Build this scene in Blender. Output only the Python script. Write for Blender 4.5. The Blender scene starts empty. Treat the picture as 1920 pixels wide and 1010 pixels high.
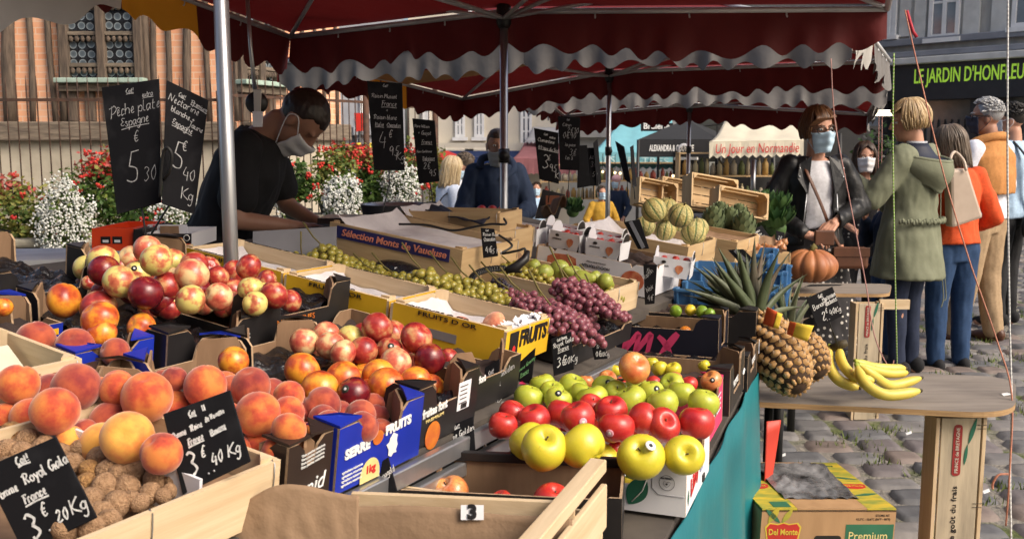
import bpy, bmesh, math, random
from mathutils import Vector as V, Matrix, Euler, noise as mnoise
PI = math.pi
rnd = random.Random(11)
sc = bpy.context.scene
COL = sc.collection
# ---------------------------------------------------------------- camera
FPX, HCAM = 1820.0, 1.45
PITCH = math.atan(235 / FPX)
cam = bpy.data.objects.new('camera', bpy.data.cameras.new('camera'))
COL.objects.link(cam)
cam.data.sensor_width = 36.0
cam.data.lens = 36.0 * FPX / 1920
cam.data.clip_end = 500
cam.data.clip_start = 0.05
cam.location = (0, 0, HCAM)
cam.rotation_euler = (PI / 2 - PITCH, 0, 0)
cam.data.dof.use_dof = True
cam.data.dof.focus_distance = 2.3
cam.data.dof.aperture_fstop = 13.0
sc.camera = cam
# ---------------------------------------------------------------- sky, sun, exposure
SUN = V((0.72, -0.50, 0.76)).normalized()
world = bpy.data.worlds.new('World'); sc.world = world; world.use_nodes = True
nt = world.node_tree
sky = nt.nodes.new('ShaderNodeTexSky'); sky.sky_type = 'NISHITA'; sky.sun_disc = False
sky.sun_elevation = math.asin(SUN.z); sky.sun_rotation = math.atan2(SUN.x, SUN.y)
sky.dust_density = 6.0; sky.air_density = 1.0; sky.ozone_density = 0.6
bg = nt.nodes['Background']; nt.links.new(sky.outputs[0], bg.inputs[0]); bg.inputs[1].default_value = 0.145
sl = bpy.data.lights.new('sun', 'SUN'); so = bpy.data.objects.new('sun', sl); COL.objects.link(so)
sl.energy = 1.5; sl.angle = math.radians(28); sl.color = (1.0, 0.93, 0.82)
so.rotation_euler = (-SUN).to_track_quat('-Z', 'Y').to_euler()
so.location = (6, -4, 9)
sc.view_settings.view_transform = 'Standard'; sc.view_settings.look = 'None'
sc.view_settings.exposure = 0.62; sc.view_settings.gamma = 1.0
sc.cycles.use_denoising = True
sc.cycles.max_bounces = 8
sc.cycles.sample_clamp_indirect = 6
# ---------------------------------------------------------------- picture geometry
def _ray(px, py):
 c, s = math.cos(PITCH), math.sin(PITCH)
 u = (px - 960) / FPX; w = (py - 505) / FPX
 return V((u, c - w * s, -s - w * c))
CAM = V((0, 0, HCAM))
def at(px, py, Y):
 d = _ray(px, py); return CAM + d * (Y / d.y)
def atz(px, py, z):
 d = _ray(px, py); return CAM + d * ((z - HCAM) / d.z)
def onpl(px, py, p0, n):
 d = _ray(px, py); return CAM + d * ((p0 - CAM).dot(n) / d.dot(n))
# ---------------------------------------------------------------- objects
WM = {}
def wm(o): return WM.get(o.name, Matrix.Identity(4)) if o else Matrix.Identity(4)
def tag(o, label=None, cat=None, group=None, kind=None):
 if label: o['label'] = label
 if cat: o['category'] = cat
 if group: o['group'] = group
 if kind: o['kind'] = kind
 return o
def thing(name, label, cat, M=(0, 0, 0), group=None):
 o = bpy.data.objects.new(name, None); COL.objects.link(o); o.empty_display_size = .05
 if not isinstance(M, Matrix): M = Matrix.Translation(V(M))
 o.matrix_world = M; WM[o.name] = M.copy()
 return tag(o, label, cat, group)
def link(name, mesh, parent=None, M=None):
 o = bpy.data.objects.new(name, mesh); COL.objects.link(o)
 if M is not None: o.matrix_basis = M
 if parent:
  o.parent = parent
  WM[o.name] = wm(parent) @ (M if M is not None else Matrix.Identity(4))
 elif M is not None: WM[o.name] = M.copy()
 return o
def frame(o, x, y, z=None):
 """matrix with origin o, x axis along x, y axis near y"""
 x = V(x).normalized(); y = V(y); z = V(z).normalized() if z is not None else x.cross(y).normalized()
 y = z.cross(x).normalized(); x = y.cross(z).normalized()
 M = Matrix((x, y, z)).transposed().to_4x4(); M.translation = V(o); return M
def T(x, y=0, z=0): return Matrix.Translation(V((x, y, z)))
def Rz(a): return Matrix.Rotation(a, 4, 'Z')
def Rx(a): return Matrix.Rotation(a, 4, 'X')
def Ry(a): return Matrix.Rotation(a, 4, 'Y')
class MB:
 def __init__(s): s.v, s.f, s.mi, s.mats, s.T, s.sm = [], [], [], [], None, []
 def add(s, vs, fs, mat, smooth=False):
  b = len(s.v)
  if mat not in s.mats: s.mats.append(mat)
  k = s.mats.index(mat)
  for p in vs:
   p = V(p); s.v.append(s.T @ p if s.T is not None else p)
  for f in fs: s.f.append([b + i for i in f]); s.mi.append(k); s.sm.append(smooth)
  return s
 def box(s, c, d, mat, M=None):
  x, y, z = d[0] / 2, d[1] / 2, d[2] / 2
  vs = [V((i * x, j * y, k * z)) for k in (-1, 1) for j in (-1, 1) for i in (-1, 1)]
  if M is not None: vs = [M @ p for p in vs]
  c = V(c); vs = [p + c for p in vs]
  return s.add(vs, [(0, 2, 3, 1), (4, 5, 7, 6), (0, 1, 5, 4), (2, 6, 7, 3), (0, 4, 6, 2), (1, 3, 7, 5)], mat)
 def beam(s, a, b, w, h, mat, up=(0, 0, 1)):
  a, b = V(a), V(b); d = b - a; M = frame((0, 0, 0), d, V(up).cross(d))
  return s.box((a + b) / 2, (d.length, w, h), mat, M.to_3x3())
 def tube(s, pts, r, mat, n=8, cap=True, smooth=True, sq=1.0):
  pts = [V(p) for p in pts]; m = len(pts)
  rs = [r] * m if not isinstance(r, (list, tuple)) else r
  vs, fs = [], []; prev = None
  for i, p in enumerate(pts):
   d = (pts[min(i + 1, m - 1)] - pts[max(i - 1, 0)])
   if d.length < 1e-9: d = V((0, 0, 1))
   d.normalize()
   if prev is None:
    a = V((0, 0, 1)) if abs(d.z) < .9 else V((1, 0, 0)); u = d.cross(a).normalized()
   else:
    u = prev - d * prev.dot(d)
    u = u.normalized() if u.length > 1e-6 else d.orthogonal().normalized()
   prev = u; w = d.cross(u)
   for k in range(n):
    t = 2 * PI * k / n; vs.append(p + u * (rs[i] * math.cos(t)) + w * (rs[i] * sq * math.sin(t)))
  for i in range(m - 1):
   for k in range(n):
    k2 = (k + 1) % n; fs.append((i * n + k, i * n + k2, (i + 1) * n + k2, (i + 1) * n + k))
  if cap: fs.append(tuple(range(n))[::-1]); fs.append(tuple((m - 1) * n + k for k in range(n)))
  return s.add(vs, fs, mat, smooth)
 def lathe(s, prof, mat, n=24, M=None, fn=None, cap=True):
  vs, fs = [], []; m = len(prof)
  for r, z in prof:
   for k in range(n):
    t = 2 * PI * k / n; p = V((r * math.cos(t), r * math.sin(t), z))
    if fn: p = fn(p, t)
    vs.append(M @ p if M is not None else p)
  for i in range(m - 1):
   for k in range(n):
    k2 = (k + 1) % n; fs.append((i * n + k, i * n + k2, (i + 1) * n + k2, (i + 1) * n + k))
  if cap and prof[0][0] > 1e-6: fs.append(tuple(range(n))[::-1])
  if cap and prof[-1][0] > 1e-6: fs.append(tuple((m - 1) * n + k for k in range(n)))
  return s.add(vs, fs, mat, True)
 def ell(s, c, r, mat, nu=14, nv=9, M=None):
  c = V(c); r = V(r) if not isinstance(r, (int, float)) else V((r, r, r)); vs, fs = [V((0, 0, -r.z))], []
  for j in range(1, nv):
   a = -PI / 2 + PI * j / nv
   for k in range(nu):
    t = 2 * PI * k / nu; vs.append(V((r.x * math.cos(a) * math.cos(t), r.y * math.cos(a) * math.sin(t), r.z * math.sin(a))))
  vs.append(V((0, 0, r.z))); e = len(vs) - 1
  for k in range(nu):
   k2 = (k + 1) % nu; fs.append((0, 1 + k2, 1 + k)); b = 1 + (nv - 2) * nu; fs.append((e, b + k, b + k2))
  for j in range(nv - 2):
   for k in range(nu):
    k2 = (k + 1) % nu; b = 1 + j * nu; fs.append((b + k, b + k2, b + nu + k2, b + nu + k))
  if M is not None: vs = [M @ p for p in vs]
  return s.add([p + c for p in vs], fs, mat, True)
 def prism(s, out, t, m0, m1=None, M=None, me=None):
  """outline in xy; front face at z=0 facing -z with m0, back at z=t with m1, edges me"""
  m1 = m1 or m0; me = me or m1; n = len(out)
  a = sum(out[i][0] * out[(i + 1) % n][1] - out[(i + 1) % n][0] * out[i][1] for i in range(n))
  if a < 0: out = out[::-1]
  f = lambda p, z: (M @ V((p[0], p[1], z))) if M is not None else V((p[0], p[1], z))
  lo = [f(p, 0) for p in out]; hi = [f(p, t) for p in out]
  s.add(lo, [tuple(range(n))[::-1]], m0); s.add(hi, [tuple(range(n))], m1)
  return s.add(lo + hi, [(i, (i + 1) % n, n + (i + 1) % n, n + i) for i in range(n)], me)
 def slab(s, q, t, mat, n=None):
  """four world corners thickened by t away from normal n"""
  q = [V(p) for p in q]; n = n or (q[1] - q[0]).cross(q[3] - q[0]).normalized()
  b = [p - n * t for p in q]
  return s.add(q + b, [(0, 1, 2, 3), (7, 6, 5, 4), (0, 4, 5, 1), (1, 5, 6, 2), (2, 6, 7, 3), (3, 7, 4, 0)], mat)
 def grid(s, fn, nu, nv, mat, smooth=True):
  vs = [fn(i / nu, j / nv) for j in range(nv + 1) for i in range(nu + 1)]
  w = nu + 1
  return s.add(vs, [(j * w + i, j * w + i + 1, (j + 1) * w + i + 1, (j + 1) * w + i) for j in range(nv) for i in range(nu)], mat, smooth)
 def mesh(s, name):
  me = bpy.data.meshes.new(name); me.from_pydata([tuple(p) for p in s.v], [], s.f)
  for m in s.mats: me.materials.append(m)
  me.polygons.foreach_set('material_index', s.mi); me.polygons.foreach_set('use_smooth', s.sm)
  me.update(); return me
 def build(s, name, parent=None, bevel=0, local=False, solid=0, auto=False, M=None, weld=False):
  if parent is not None and not local:
   inv = wm(parent).inverted(); s.v = [inv @ p for p in s.v]
  me = s.mesh(name)
  if weld:
   bm = bmesh.new(); bm.from_mesh(me); bmesh.ops.remove_doubles(bm, verts=bm.verts, dist=1e-5); bm.to_mesh(me); bm.free()
  o = link(name, me, parent, M)
  if bevel:
   md = o.modifiers.new('bevel', 'BEVEL'); md.width = bevel; md.segments = 2; md.limit_method = 'ANGLE'; md.angle_limit = .7
  if solid:
   md = o.modifiers.new('solid', 'SOLIDIFY'); md.thickness = solid; md.offset = 0
  return o
def catmull(pts, k=5):
 pts = [V(p) for p in pts]
 if len(pts) < 3: return pts
 P = [pts[0]] + pts + [pts[-1]]; out = []
 for i in range(1, len(P) - 2):
  a, b, c, d = P[i - 1], P[i], P[i + 1], P[i + 2]
  for j in range(k):
   t = j / k; out.append(.5 * ((2 * b) + (c - a) * t + (2 * a - 5 * b + 4 * c - d) * t * t + (3 * b - a - 3 * c + d) * t ** 3))
 out.append(pts[-1]); return out
# ---------------------------------------------------------------- materials
MATS = {}
def nodes(name):
 m = bpy.data.materials.new(name); m.use_nodes = True; MATS[name] = m
 t = m.node_tree; return m, t, t.nodes['Principled BSDF']
def ramp(t, stops, fac):
 r = t.nodes.new('ShaderNodeValToRGB'); e = r.color_ramp.elements
 while len(e) < len(stops): e.new(.5)
 for i, (p, c) in enumerate(stops): e[i].position = p; e[i].color = (c[0], c[1], c[2], 1)
 t.links.new(fac, r.inputs[0]); return r.outputs[0]
def coords(t, scale=(1, 1, 1), kind='Object', rand=0):
 tc = t.nodes.new('ShaderNodeTexCoord'); mp = t.nodes.new('ShaderNodeMapping'); mp.inputs['Scale'].default_value = scale
 t.links.new(tc.outputs[kind], mp.inputs[0])
 if rand:
  oi = t.nodes.new('ShaderNodeObjectInfo'); mu = t.nodes.new('ShaderNodeMath'); mu.operation = 'MULTIPLY'; mu.inputs[1].default_value = rand
  t.links.new(oi.outputs['Random'], mu.inputs[0]); cb = t.nodes.new('ShaderNodeCombineXYZ')
  for i in range(3): t.links.new(mu.outputs[0], cb.inputs[i])
  t.links.new(cb.outputs[0], mp.inputs['Location'])
 return mp.outputs[0]
def noisen(t, vec, scale, detail=5, rough=.55):
 n = t.nodes.new('ShaderNodeTexNoise'); n.inputs['Scale'].default_value = scale; n.inputs['Detail'].default_value = detail
 n.inputs['Roughness'].default_value = rough; t.links.new(vec, n.inputs['Vector']); return n.outputs['Fac']
def bumpn(t, fac, b, strength=.3, dist=.01):
 n = t.nodes.new('ShaderNodeBump'); n.inputs['Strength'].default_value = strength; n.inputs['Distance'].default_value = dist
 t.links.new(fac, n.inputs['Height']); t.links.new(n.outputs[0], b.inputs['Normal']); return n
def mixc(t, fac, a, b, mode='MIX'):
 n = t.nodes.new('ShaderNodeMix'); n.data_type = 'RGBA'; n.blend_type = mode
 for k, x in ((0, fac), (6, a), (7, b)):
  if hasattr(x, 'links') or hasattr(x, 'is_linked'): t.links.new(x, n.inputs[k])
  elif k == 0: n.inputs[0].default_value = x
  else: n.inputs[k].default_value = (*x, 1)
 return n.outputs[2]
def mat(name, c, c2=None, rough=.6, scale=8, bump=.15, bscale=None, bdist=.004, st=(1, 1, 1), metal=0, spec=.4, coat=0, sheen=0, rand=0, translu=None, lo=.35, hi=.65, detail=5, emit=0):
 if name in MATS: return MATS[name]
 m, t, b = nodes(name)
 c2 = c2 or tuple(x * .78 for x in c)
 vec = coords(t, st, rand=rand); f = noisen(t, vec, scale, detail)
 col = ramp(t, [(lo, c), (hi, c2)], f); t.links.new(col, b.inputs['Base Color'])
 b.inputs['Roughness'].default_value = rough; b.inputs['Metallic'].default_value = metal; b.inputs['Specular IOR Level'].default_value = spec
 if coat: b.inputs['Coat Weight'].default_value = coat; b.inputs['Coat Roughness'].default_value = .12
 if sheen: b.inputs['Sheen Weight'].default_value = sheen; b.inputs['Sheen Roughness'].default_value = .5
 if bump: bumpn(t, noisen(t, vec, bscale or scale * 3, 6), b, bump, bdist)
 if emit:
  t.links.new(col, b.inputs['Emission Color']); b.inputs['Emission Strength'].default_value = emit
 if translu:
  tr = t.nodes.new('ShaderNodeBsdfTranslucent'); t.links.new(col, tr.inputs[0]); mx = t.nodes.new('ShaderNodeMixShader'); mx.inputs[0].default_value = translu
  out = t.nodes['Material Output']; t.links.new(b.outputs[0], mx.inputs[1]); t.links.new(tr.outputs[0], mx.inputs[2]); t.links.new(mx.outputs[0], out.inputs[0])
 return m
# ---------------------------------------------------------------- writing
GL = {  # single stroke handwriting: baseline 0, x-height 5, ascender 9
 'a':(5,"44 25 03 10 20 43 45|45 41 50"),'b':(4.5,"09 00|03 25 43 30 10"),'c':(4,"44 25 13 10 20 41"),'d':(5,"44 25 12 10 30 43|49 41 50"),
 'e':(4,"12 33 35 25 12 20 41"),'f':(4,"48 39 27 20|05 45"),'g':(4.5,"44 25 03 11 31 44|45 4-2 2-4 0-3"),'h':(4.5,"09 00|03 25 44 40"),
 'i':(2,"15 10|17 17.5"),'j':(3,"25 2-2 0-4|27 27.5"),'k':(4.2,"09 00|35 02 40"),'l':(2.4,"09 01 20"),'m':(6.5,"05 00|03 15 34 30|34 45 64 60"),
 'n':(4.5,"05 00|03 25 44 40"),'o':(4.5,"25 03 10 30 43 25"),'p':(4.5,"05 0-4|03 25 43 30 01"),'q':(4.5,"44 25 02 20 43|45 4-4"),'r':(3.6,"05 00|03 15 35"),
 's':(4,"34 15 04 32 20 01"),'t':(3.4,"18 11 30|05 35"),'u':(5,"05 01 20 42 45|45 40 50"),'v':(4.2,"05 20 45"),'w':(6,"05 10 34 50 65"),'x':(4.4,"05 40|45 00"),
 'y':(4.5,"05 21|45 1-4"),'z':(4.2,"05 45 00 40"),
 'P':(6,"-17 38 59 76 43 12|29 10 0-1"),'N':(7,"00 19|19 50|50 79"),'E':(5,"58 29 17 35|35 03 21 52"),'F':(6,"18 59 78|39 20|25 55"),'R':(7,"29 10|-17 39 67 34 24|34 60"),
 'G':(7,"68 39 04 20 53 64 34|64 6-1"),'K':(6.5,"09 00|69 14 70"),'B':(6,"09 00|09 48 35 05|35 52 30 00"),'C':(6,"58 39 04 20 51"),'M':(8,"00 19|19 43|43 79|79 70"),
 'S':(5,"58 29 07 43 20 01"),'J':(6,"19 69|49 3-1 0-3"),'A':(6.5,"00 39|39 50|13 53"),'V':(6,"09 30 69"),'W':(8,"09 20 46 60 89"),'I':(3,"19 10"),'O':(6,"39 04 30 64 39"),'T':(6,"09 69|39 30"),
 'D':(6,"09 00|09 48 64 30 00"),'L':(5,"29 00|00 50"),
 '0':(5.5,"39 05 20 44 39"),'1':(4,"07 29 20"),'2':(6,"07 29 47 01|01 20 51"),'3':(5.5,"08 29 47 25|25 42 10 01"),'4':(6,"29 03 53|46 4-1"),'5':(6,"29 15|15 44 41 20 01|29 59"),
 '6':(5.5,"48 14 11 30 43 24 02"),'7':(5.5,"09 59 20"),'8':(5,"39 17 44 20 02 37 39"),'9':(5.5,"47 29 06 24 47|47 40"),
 '€':(6,"58 39 14 20 51|05 45|03 43"),'+':(5,"04 44|26 22"),'.':(2,"00 01"),',':(2,"11 0-1"),'-':(4,"03 33"),'!':(2,"19 13|11 10"),"'":(2,"19 07"),'_':(5,"0-1 5-1"),'ê':(4,"12 33 35 25 12 20 41|06 27 46"),'é':(4,"12 33 35 25 12 20 41|26 48"),
}
import re as _re
def strokes(ch):
 w, s = GL.get(ch, (3, ''))
 out = []
 for part in s.split('|'):
  pts = []
  for tok in part.split():
   m = _re.match(r'^(-?\d)(-?\d(?:\.\d)?)$', tok)
   if m: pts.append((float(m[1]), float(m[2])))
  if len(pts) > 1: out.append(pts)
 return w, out
def chalk(lines, mat_, name, parent, fn, wd=.0016, seed=0, asp=1.0):
 """lines: (text, x, y, size[, slant, rot, underline]) in board units 0..1 (x right, y up); fn maps (x,y)->world point; asp = height/width"""
 r = random.Random(seed); mb = MB(); n = (fn(1, 0) - fn(0, 0)).cross(fn(0, 1) - fn(0, 0)).normalized()
 def rib(pts, w):
  P = [fn(x, y) + n * .0007 for x, y in pts]; vs, fs = [], []
  for i, p in enumerate(P):
   d = P[min(i + 1, len(P) - 1)] - P[max(i - 1, 0)]
   if d.length < 1e-7: d = V((1, 0, 0))
   sd = n.cross(d.normalized()) * (w * .5 * r.uniform(.7, 1.25))
   vs += [p + sd, p - sd]
  fs = [(2 * i, 2 * i + 1, 2 * i + 3, 2 * i + 2) for i in range(len(P) - 1)]
  mb.add(vs, fs, mat_)
 for L in lines:
  tx, x0, y0, sz = L[:4]; sl = L[4] if len(L) > 4 else .2; rot = L[5] if len(L) > 5 else 0; ul = L[6] if len(L) > 6 else 0
  k = sz / 9; cx = 0; cr, sr = math.cos(rot), math.sin(rot)
  def mp(x, y):
   x, y = x * k, y * k
   return (x0 + (x * cr - y * sr) * asp, y0 + x * sr + y * cr)
  for ch in tx:
   w, st = strokes(ch)
   for pts in st:
    q = catmull([V((a + r.uniform(-.25, .25), b + r.uniform(-.25, .25), 0)) for a, b in pts], 4)
    rib([mp(cx + (p.x + p.y * sl) * .8, p.y) for p in q], wd * (1 if sz < .2 else 1.5))
   cx += (w + .9) * .8
  if ul: rib([mp(cx * t / 4, -2.2 + .5 * math.sin(t)) for t in range(5)], wd * 1.1)
 return mb.build(name, parent)
TMPS = bpy.data.scenes.new('tmp_eval')
def evald(o):
 TMPS.collection.objects.link(o); vl = TMPS.view_layers[0]; vl.update()
 me = bpy.data.meshes.new_from_object(o.evaluated_get(vl.depsgraph)); bpy.data.objects.remove(o); return me
def lettering(text, parent, M, size, mat_, width=None, shear=0, bold=0, name='lettering', align='CENTER', thick=.0006, sx=1.0):
 """flat raised lettering; M places text (x right, y up, z out)"""
 c = bpy.data.curves.new('text', 'FONT'); c.body = text; c.size = size; c.shear = shear; c.offset = bold; c.align_x = align; c.align_y = 'CENTER'; c.extrude = thick
 c.resolution_u = 3
 me = evald(bpy.data.objects.new('text', c))
 me.materials.clear(); me.materials.append(mat_)
 if width and len(me.vertices):
  xs = [v.co.x for v in me.vertices]; w = max(xs) - min(xs); sx = width / w
 me.transform(M @ Matrix.Diagonal((sx, 1, 1, 1)))
 if parent: me.transform(wm(parent).inverted())
 return link(name, me, parent)
# common materials
def wood(name, c, c2, ax):
 st = [9, 9, 9]; st[ax] = .7
 return mat(name, c, c2, rough=.7, scale=5, bump=.25, bscale=9, st=tuple(st), lo=.3, hi=.7)
PINE = [wood('pine%d' % i, (.55, .39, .21), (.40, .26, .125), i) for i in range(3)]
PALE = [wood('pale_wood%d' % i, (.62, .48, .31), (.50, .36, .21), i) for i in range(3)]
BLACK = mat('black_print', (.012, .011, .012), (.02, .018, .018), rough=.38, scale=14, bump=.06)
KRAFT = mat('kraft', (.27, .165, .095), (.21, .125, .07), rough=.85, scale=30, st=(1, 1, .2), bump=.15)
KRAFT_D = mat('kraft_edge', (.42, .29, .18), (.30, .20, .12), rough=.9, scale=90)
WHITE = mat('white_print', (.74, .74, .76), (.66, .66, .70), rough=.5, scale=6, bump=.05)
WHITEC = mat('white_ink', (.8, .8, .78), rough=.6, bump=0)
CHALK = mat('chalk', (.78, .78, .76), (.5, .5, .5), rough=.9, scale=220, bump=0)
CHALKD = mat('dusty_chalk', (.50, .50, .50), (.26, .26, .27), rough=.9, scale=200, bump=0)
CHALKG = mat('green_chalk', (.22, .5, .22), (.12, .3, .12), rough=.9, scale=220, bump=0)
SLATE = mat('slate', (.009, .009, .011), (.045, .045, .05), spec=.15, rough=.8, scale=9, bump=.12, lo=.5, hi=.95)
STEEL = mat('galvanised', (.50, .51, .53), (.40, .41, .43), rough=.36, metal=.85, scale=14, st=(1, 1, .2), bump=.05)
BLKMET = mat('black_wire', (.015, .015, .015), rough=.45, metal=.0, bump=0)
YELLOWP = mat('yellow_paint', (.72, .40, .015), (.62, .33, .012), rough=.55, scale=10, bump=.08)
BLUEP = mat('blue_print', (.012, .03, .36), (.01, .025, .28), rough=.35, scale=8, bump=.04)
PINKP = mat('pink_print', (.72, .05, .16), (.6, .04, .12), rough=.45, scale=12, bump=.04)
REDINK = mat('red_ink', (.6, .03, .03), rough=.5, bump=0)
GREENINK = mat('green_ink', (.03, .16, .08), rough=.5, bump=0)
PLASTIC_SHEET = mat('black_film', (.008, .008, .009), (.012, .012, .014), rough=.12, scale=25, bump=.9, bscale=40, bdist=.012, spec=.6)
# ================================================================ ground
def sstep(a, b, x):
 t = max(0, min(1, (x - a) / (b - a))); return t * t * (3 - 2 * t)
def gz(x, y): return -.46 * sstep(6.3, 11.5, y) * (1 - sstep(2.2, 4.2, x))
def ground_mat():
 m, t, b = nodes('joint_soil'); v = coords(t)
 f = noisen(t, v, 2.2, 6); g = noisen(t, v, 40, 5)
 c1 = ramp(t, [(.35, (.16, .145, .125)), (.6, (.22, .20, .17))], g)
 c2 = ramp(t, [(.3, (.06, .085, .02)), (.7, (.11, .12, .04))], g)
 fa = ramp(t, [(.5, (0, 0, 0)), (.6, (1, 1, 1))], f)
 t.links.new(mixc(t, fa, c1, c2), b.inputs['Base Color']); b.inputs['Roughness'].default_value = .95
 bumpn(t, g, b, .8, .02); return m
g = MB()
xs = [-60, -30, -15] + [-10 + i * .5 for i in range(41)] + [15, 30, 60]; ys = [-20, -8] + [-3 + i * .5 for i in range(60)] + [32, 45, 80]
vs = [(x, y, gz(x, y) - .003) for y in ys for x in xs]; w = len(xs)
g.add(vs, [(j * w + i, j * w + i + 1, (j + 1) * w + i + 1, (j + 1) * w + i) for j in range(len(ys) - 1) for i in range(w - 1)], ground_mat(), True)
tag(g.build('ground'), kind='structure')
STONES = [mat('cobble%d' % i, c, tuple(x * .68 for x in c), rough=.62, scale=9, bump=.5, bscale=34, bdist=.006, lo=.3, hi=.75) for i, c in enumerate([(.15, .145, .145), (.18, .17, .165), (.12, .12, .125), (.19, .15, .13), (.155, .135, .135), (.21, .195, .185)])]
cb = MB(); r = random.Random(3)
y = 1.5; row = 0
while y < 21:
 dy = r.uniform(.15, .20) * (1 + .0 * y); x = -1.2 - r.random() * .3 if y < 9 else -7
 x0lim = .4 if y < 6 else x
 x = x0lim - r.random() * .3
 while x < (6.5 if y < 9 else 11):
  dx = r.uniform(.17, .31); hx, hy = dx / 2 - .004, dy / 2 - .004
  cx, cy = x + dx / 2, y + dy / 2 + r.uniform(-.008, .008); hh = r.uniform(.010, .020); a = r.uniform(-.05, .05)
  tx, ty = r.uniform(-.03, .03), r.uniform(-.03, .03); n = 7 if y < 7 else 5
  z0 = gz(cx, cy); sk = [r.uniform(.84, 1.04) for _ in range(4)]; ph = r.random() * 50
  vs = []
  for j in range(n):
   for i in range(n):
    u, v = -1 + 2 * i / (n - 1), -1 + 2 * j / (n - 1)
    uu = math.copysign(abs(u) ** .75, u); vv = math.copysign(abs(v) ** .75, v)
    k = (1 - .13 * (abs(uu) ** 3) * (abs(vv) ** 3))
    kx = sk[0] if v > 0 else sk[1]; ky = sk[2] if u > 0 else sk[3]
    X, Y = uu * hx * k * (1 + (kx - 1) * abs(v)), vv * hy * k * (1 + (ky - 1) * abs(u))
    e = max(abs(uu), abs(vv)); z = hh * (1 - max(0, (e - .70) / .30) ** 2.0 * 1.0) if e < 1 else -.02
    if 0 < i < n - 1 and 0 < j < n - 1: z += .006 * mnoise.noise(V((u * 1.5 + ph, v * 1.5, ph)))
    z += tx * X + ty * Y
    vs.append((cx + X * math.cos(a) - Y * math.sin(a), cy + X * math.sin(a) + Y * math.cos(a), z0 + z))
  cb.add(vs, [(j * n + i, j * n + i + 1, (j + 1) * n + i + 1, (j + 1) * n + i) for j in range(n - 1) for i in range(n - 1)], r.choice(STONES), True)
  x += dx
 y += dy; row += 1
tag(cb.build('cobblestone_paving'), kind='structure')
# moss and grass in the joints
GRASS = mat('moss_green', (.085, .125, .022), (.13, .16, .04), rough=.9, scale=30, bump=0)
mo = MB()
for _ in range(700):
 x = r.uniform(.75, 5); y = r.uniform(2.3, 9) ;
 if mnoise.noise(V((x * 1.3, y * 1.3, 5))) < -.02: continue
 for k in range(r.randint(10, 34)):
  a = r.random() * 6.28; d = r.random() ** .7 * .07; px, py = x + math.cos(a) * d * 1.5, y + math.sin(a) * d * .8
  h = r.uniform(.006, .028); b = r.random() * 6.28; ww = r.uniform(.003, .006)
  q = V((px, py, gz(px, py) + .002)); s = V((math.cos(b), math.sin(b), 0)) * ww
  mo.add([q - s, q + s, q + V((r.uniform(-.015, .015), r.uniform(-.015, .015), h + .016))], [(0, 1, 2)], GRASS)
tag(mo.build('moss_in_joints'), kind='stuff')
lt = MB()
for px, py in ((1462, 857), (1845, 925), (1750, 838), (1560, 905), (1700, 815)):
 q = atz(px, py, .03); lt.add([q, q + V((.03, .01, .006)), q + V((.034, .03, .012)), q + V((.004, .024, .004))], [(0, 1, 2, 3)], WHITEC)
tag(lt.build('paper_litter'), kind='stuff')
# ================================================================ walls
def wallroot(name, label, cat, A, B, z0):
 A, B = V((A[0], A[1], z0)), V((B[0], B[1], z0)); x = (B - A)
 return thing(name, label, cat, frame(A, x, (0, 0, 1))), x.length
def L(o, px, py, out=0.0):
 """pixel -> local xy on a wall root's plane (or a parallel plane out metres in front)"""
 M = WM[o.name]; n = M.to_3x3() @ V((0, 0, 1)); p = M.inverted() @ onpl(px, py, M.translation + n * out, n); return p.x, p.y
def boxl(mb, x0, y0, x1, y1, z0, z1, m): return mb.box(((x0 + x1) / 2, (y0 + y1) / 2, (z0 + z1) / 2), (abs(x1 - x0), abs(y1 - y0), abs(z1 - z0)), m)
def brick_mat():
 m, t, b = nodes('old_brick'); v = coords(t)
 br = t.nodes.new('ShaderNodeTexBrick'); t.links.new(v, br.inputs['Vector']); br.inputs['Scale'].default_value = 1
 br.inputs['Brick Width'].default_value = .25; br.inputs['Row Height'].default_value = .085; br.inputs['Mortar Size'].default_value = .007
 br.inputs['Color1'].default_value = (.70, .31, .165, 1); br.inputs['Color2'].default_value = (.78, .40, .23, 1); br.inputs['Mortar'].default_value = (.70, .50, .36, 1)
 f = noisen(t, v, 3, 6); c = mixc(t, ramp(t, [(.4, (0, 0, 0)), (.75, (.45, .45, .45))], f), br.outputs['Color'], (.68, .46, .33))
 t.links.new(c, b.inputs['Base Color']); b.inputs['Roughness'].default_value = .9
 bumpn(t, br.outputs['Fac'], b, .4, -.01); return m
BRICK = brick_mat()
OAK = mat('weathered_oak', (.15, .11, .08), (.06, .045, .036), rough=.9, scale=6, st=(5, .6, 5), bump=.7, bscale=9, bdist=.02, lo=.3, hi=.7)
OAKH = mat('weathered_oak_rail', (.24, .19, .14), (.09, .07, .055), rough=.9, scale=6, st=(.6, 5, 5), bump=.7, bscale=9, bdist=.02, lo=.3, hi=.7)
STONE = mat('church_stone', (.52, .46, .36), (.40, .35, .27), rough=.9, scale=2.5, bump=.4, bscale=12, bdist=.02)
GREYST = mat('mossy_wall_stone', (.27, .245, .19), (.17, .155, .12), rough=.95, scale=3, bump=.5, bscale=18, bdist=.02)
COPPER = mat('verdigris', (.36, .47, .40), (.28, .36, .30), rough=.7, scale=9)
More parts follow.
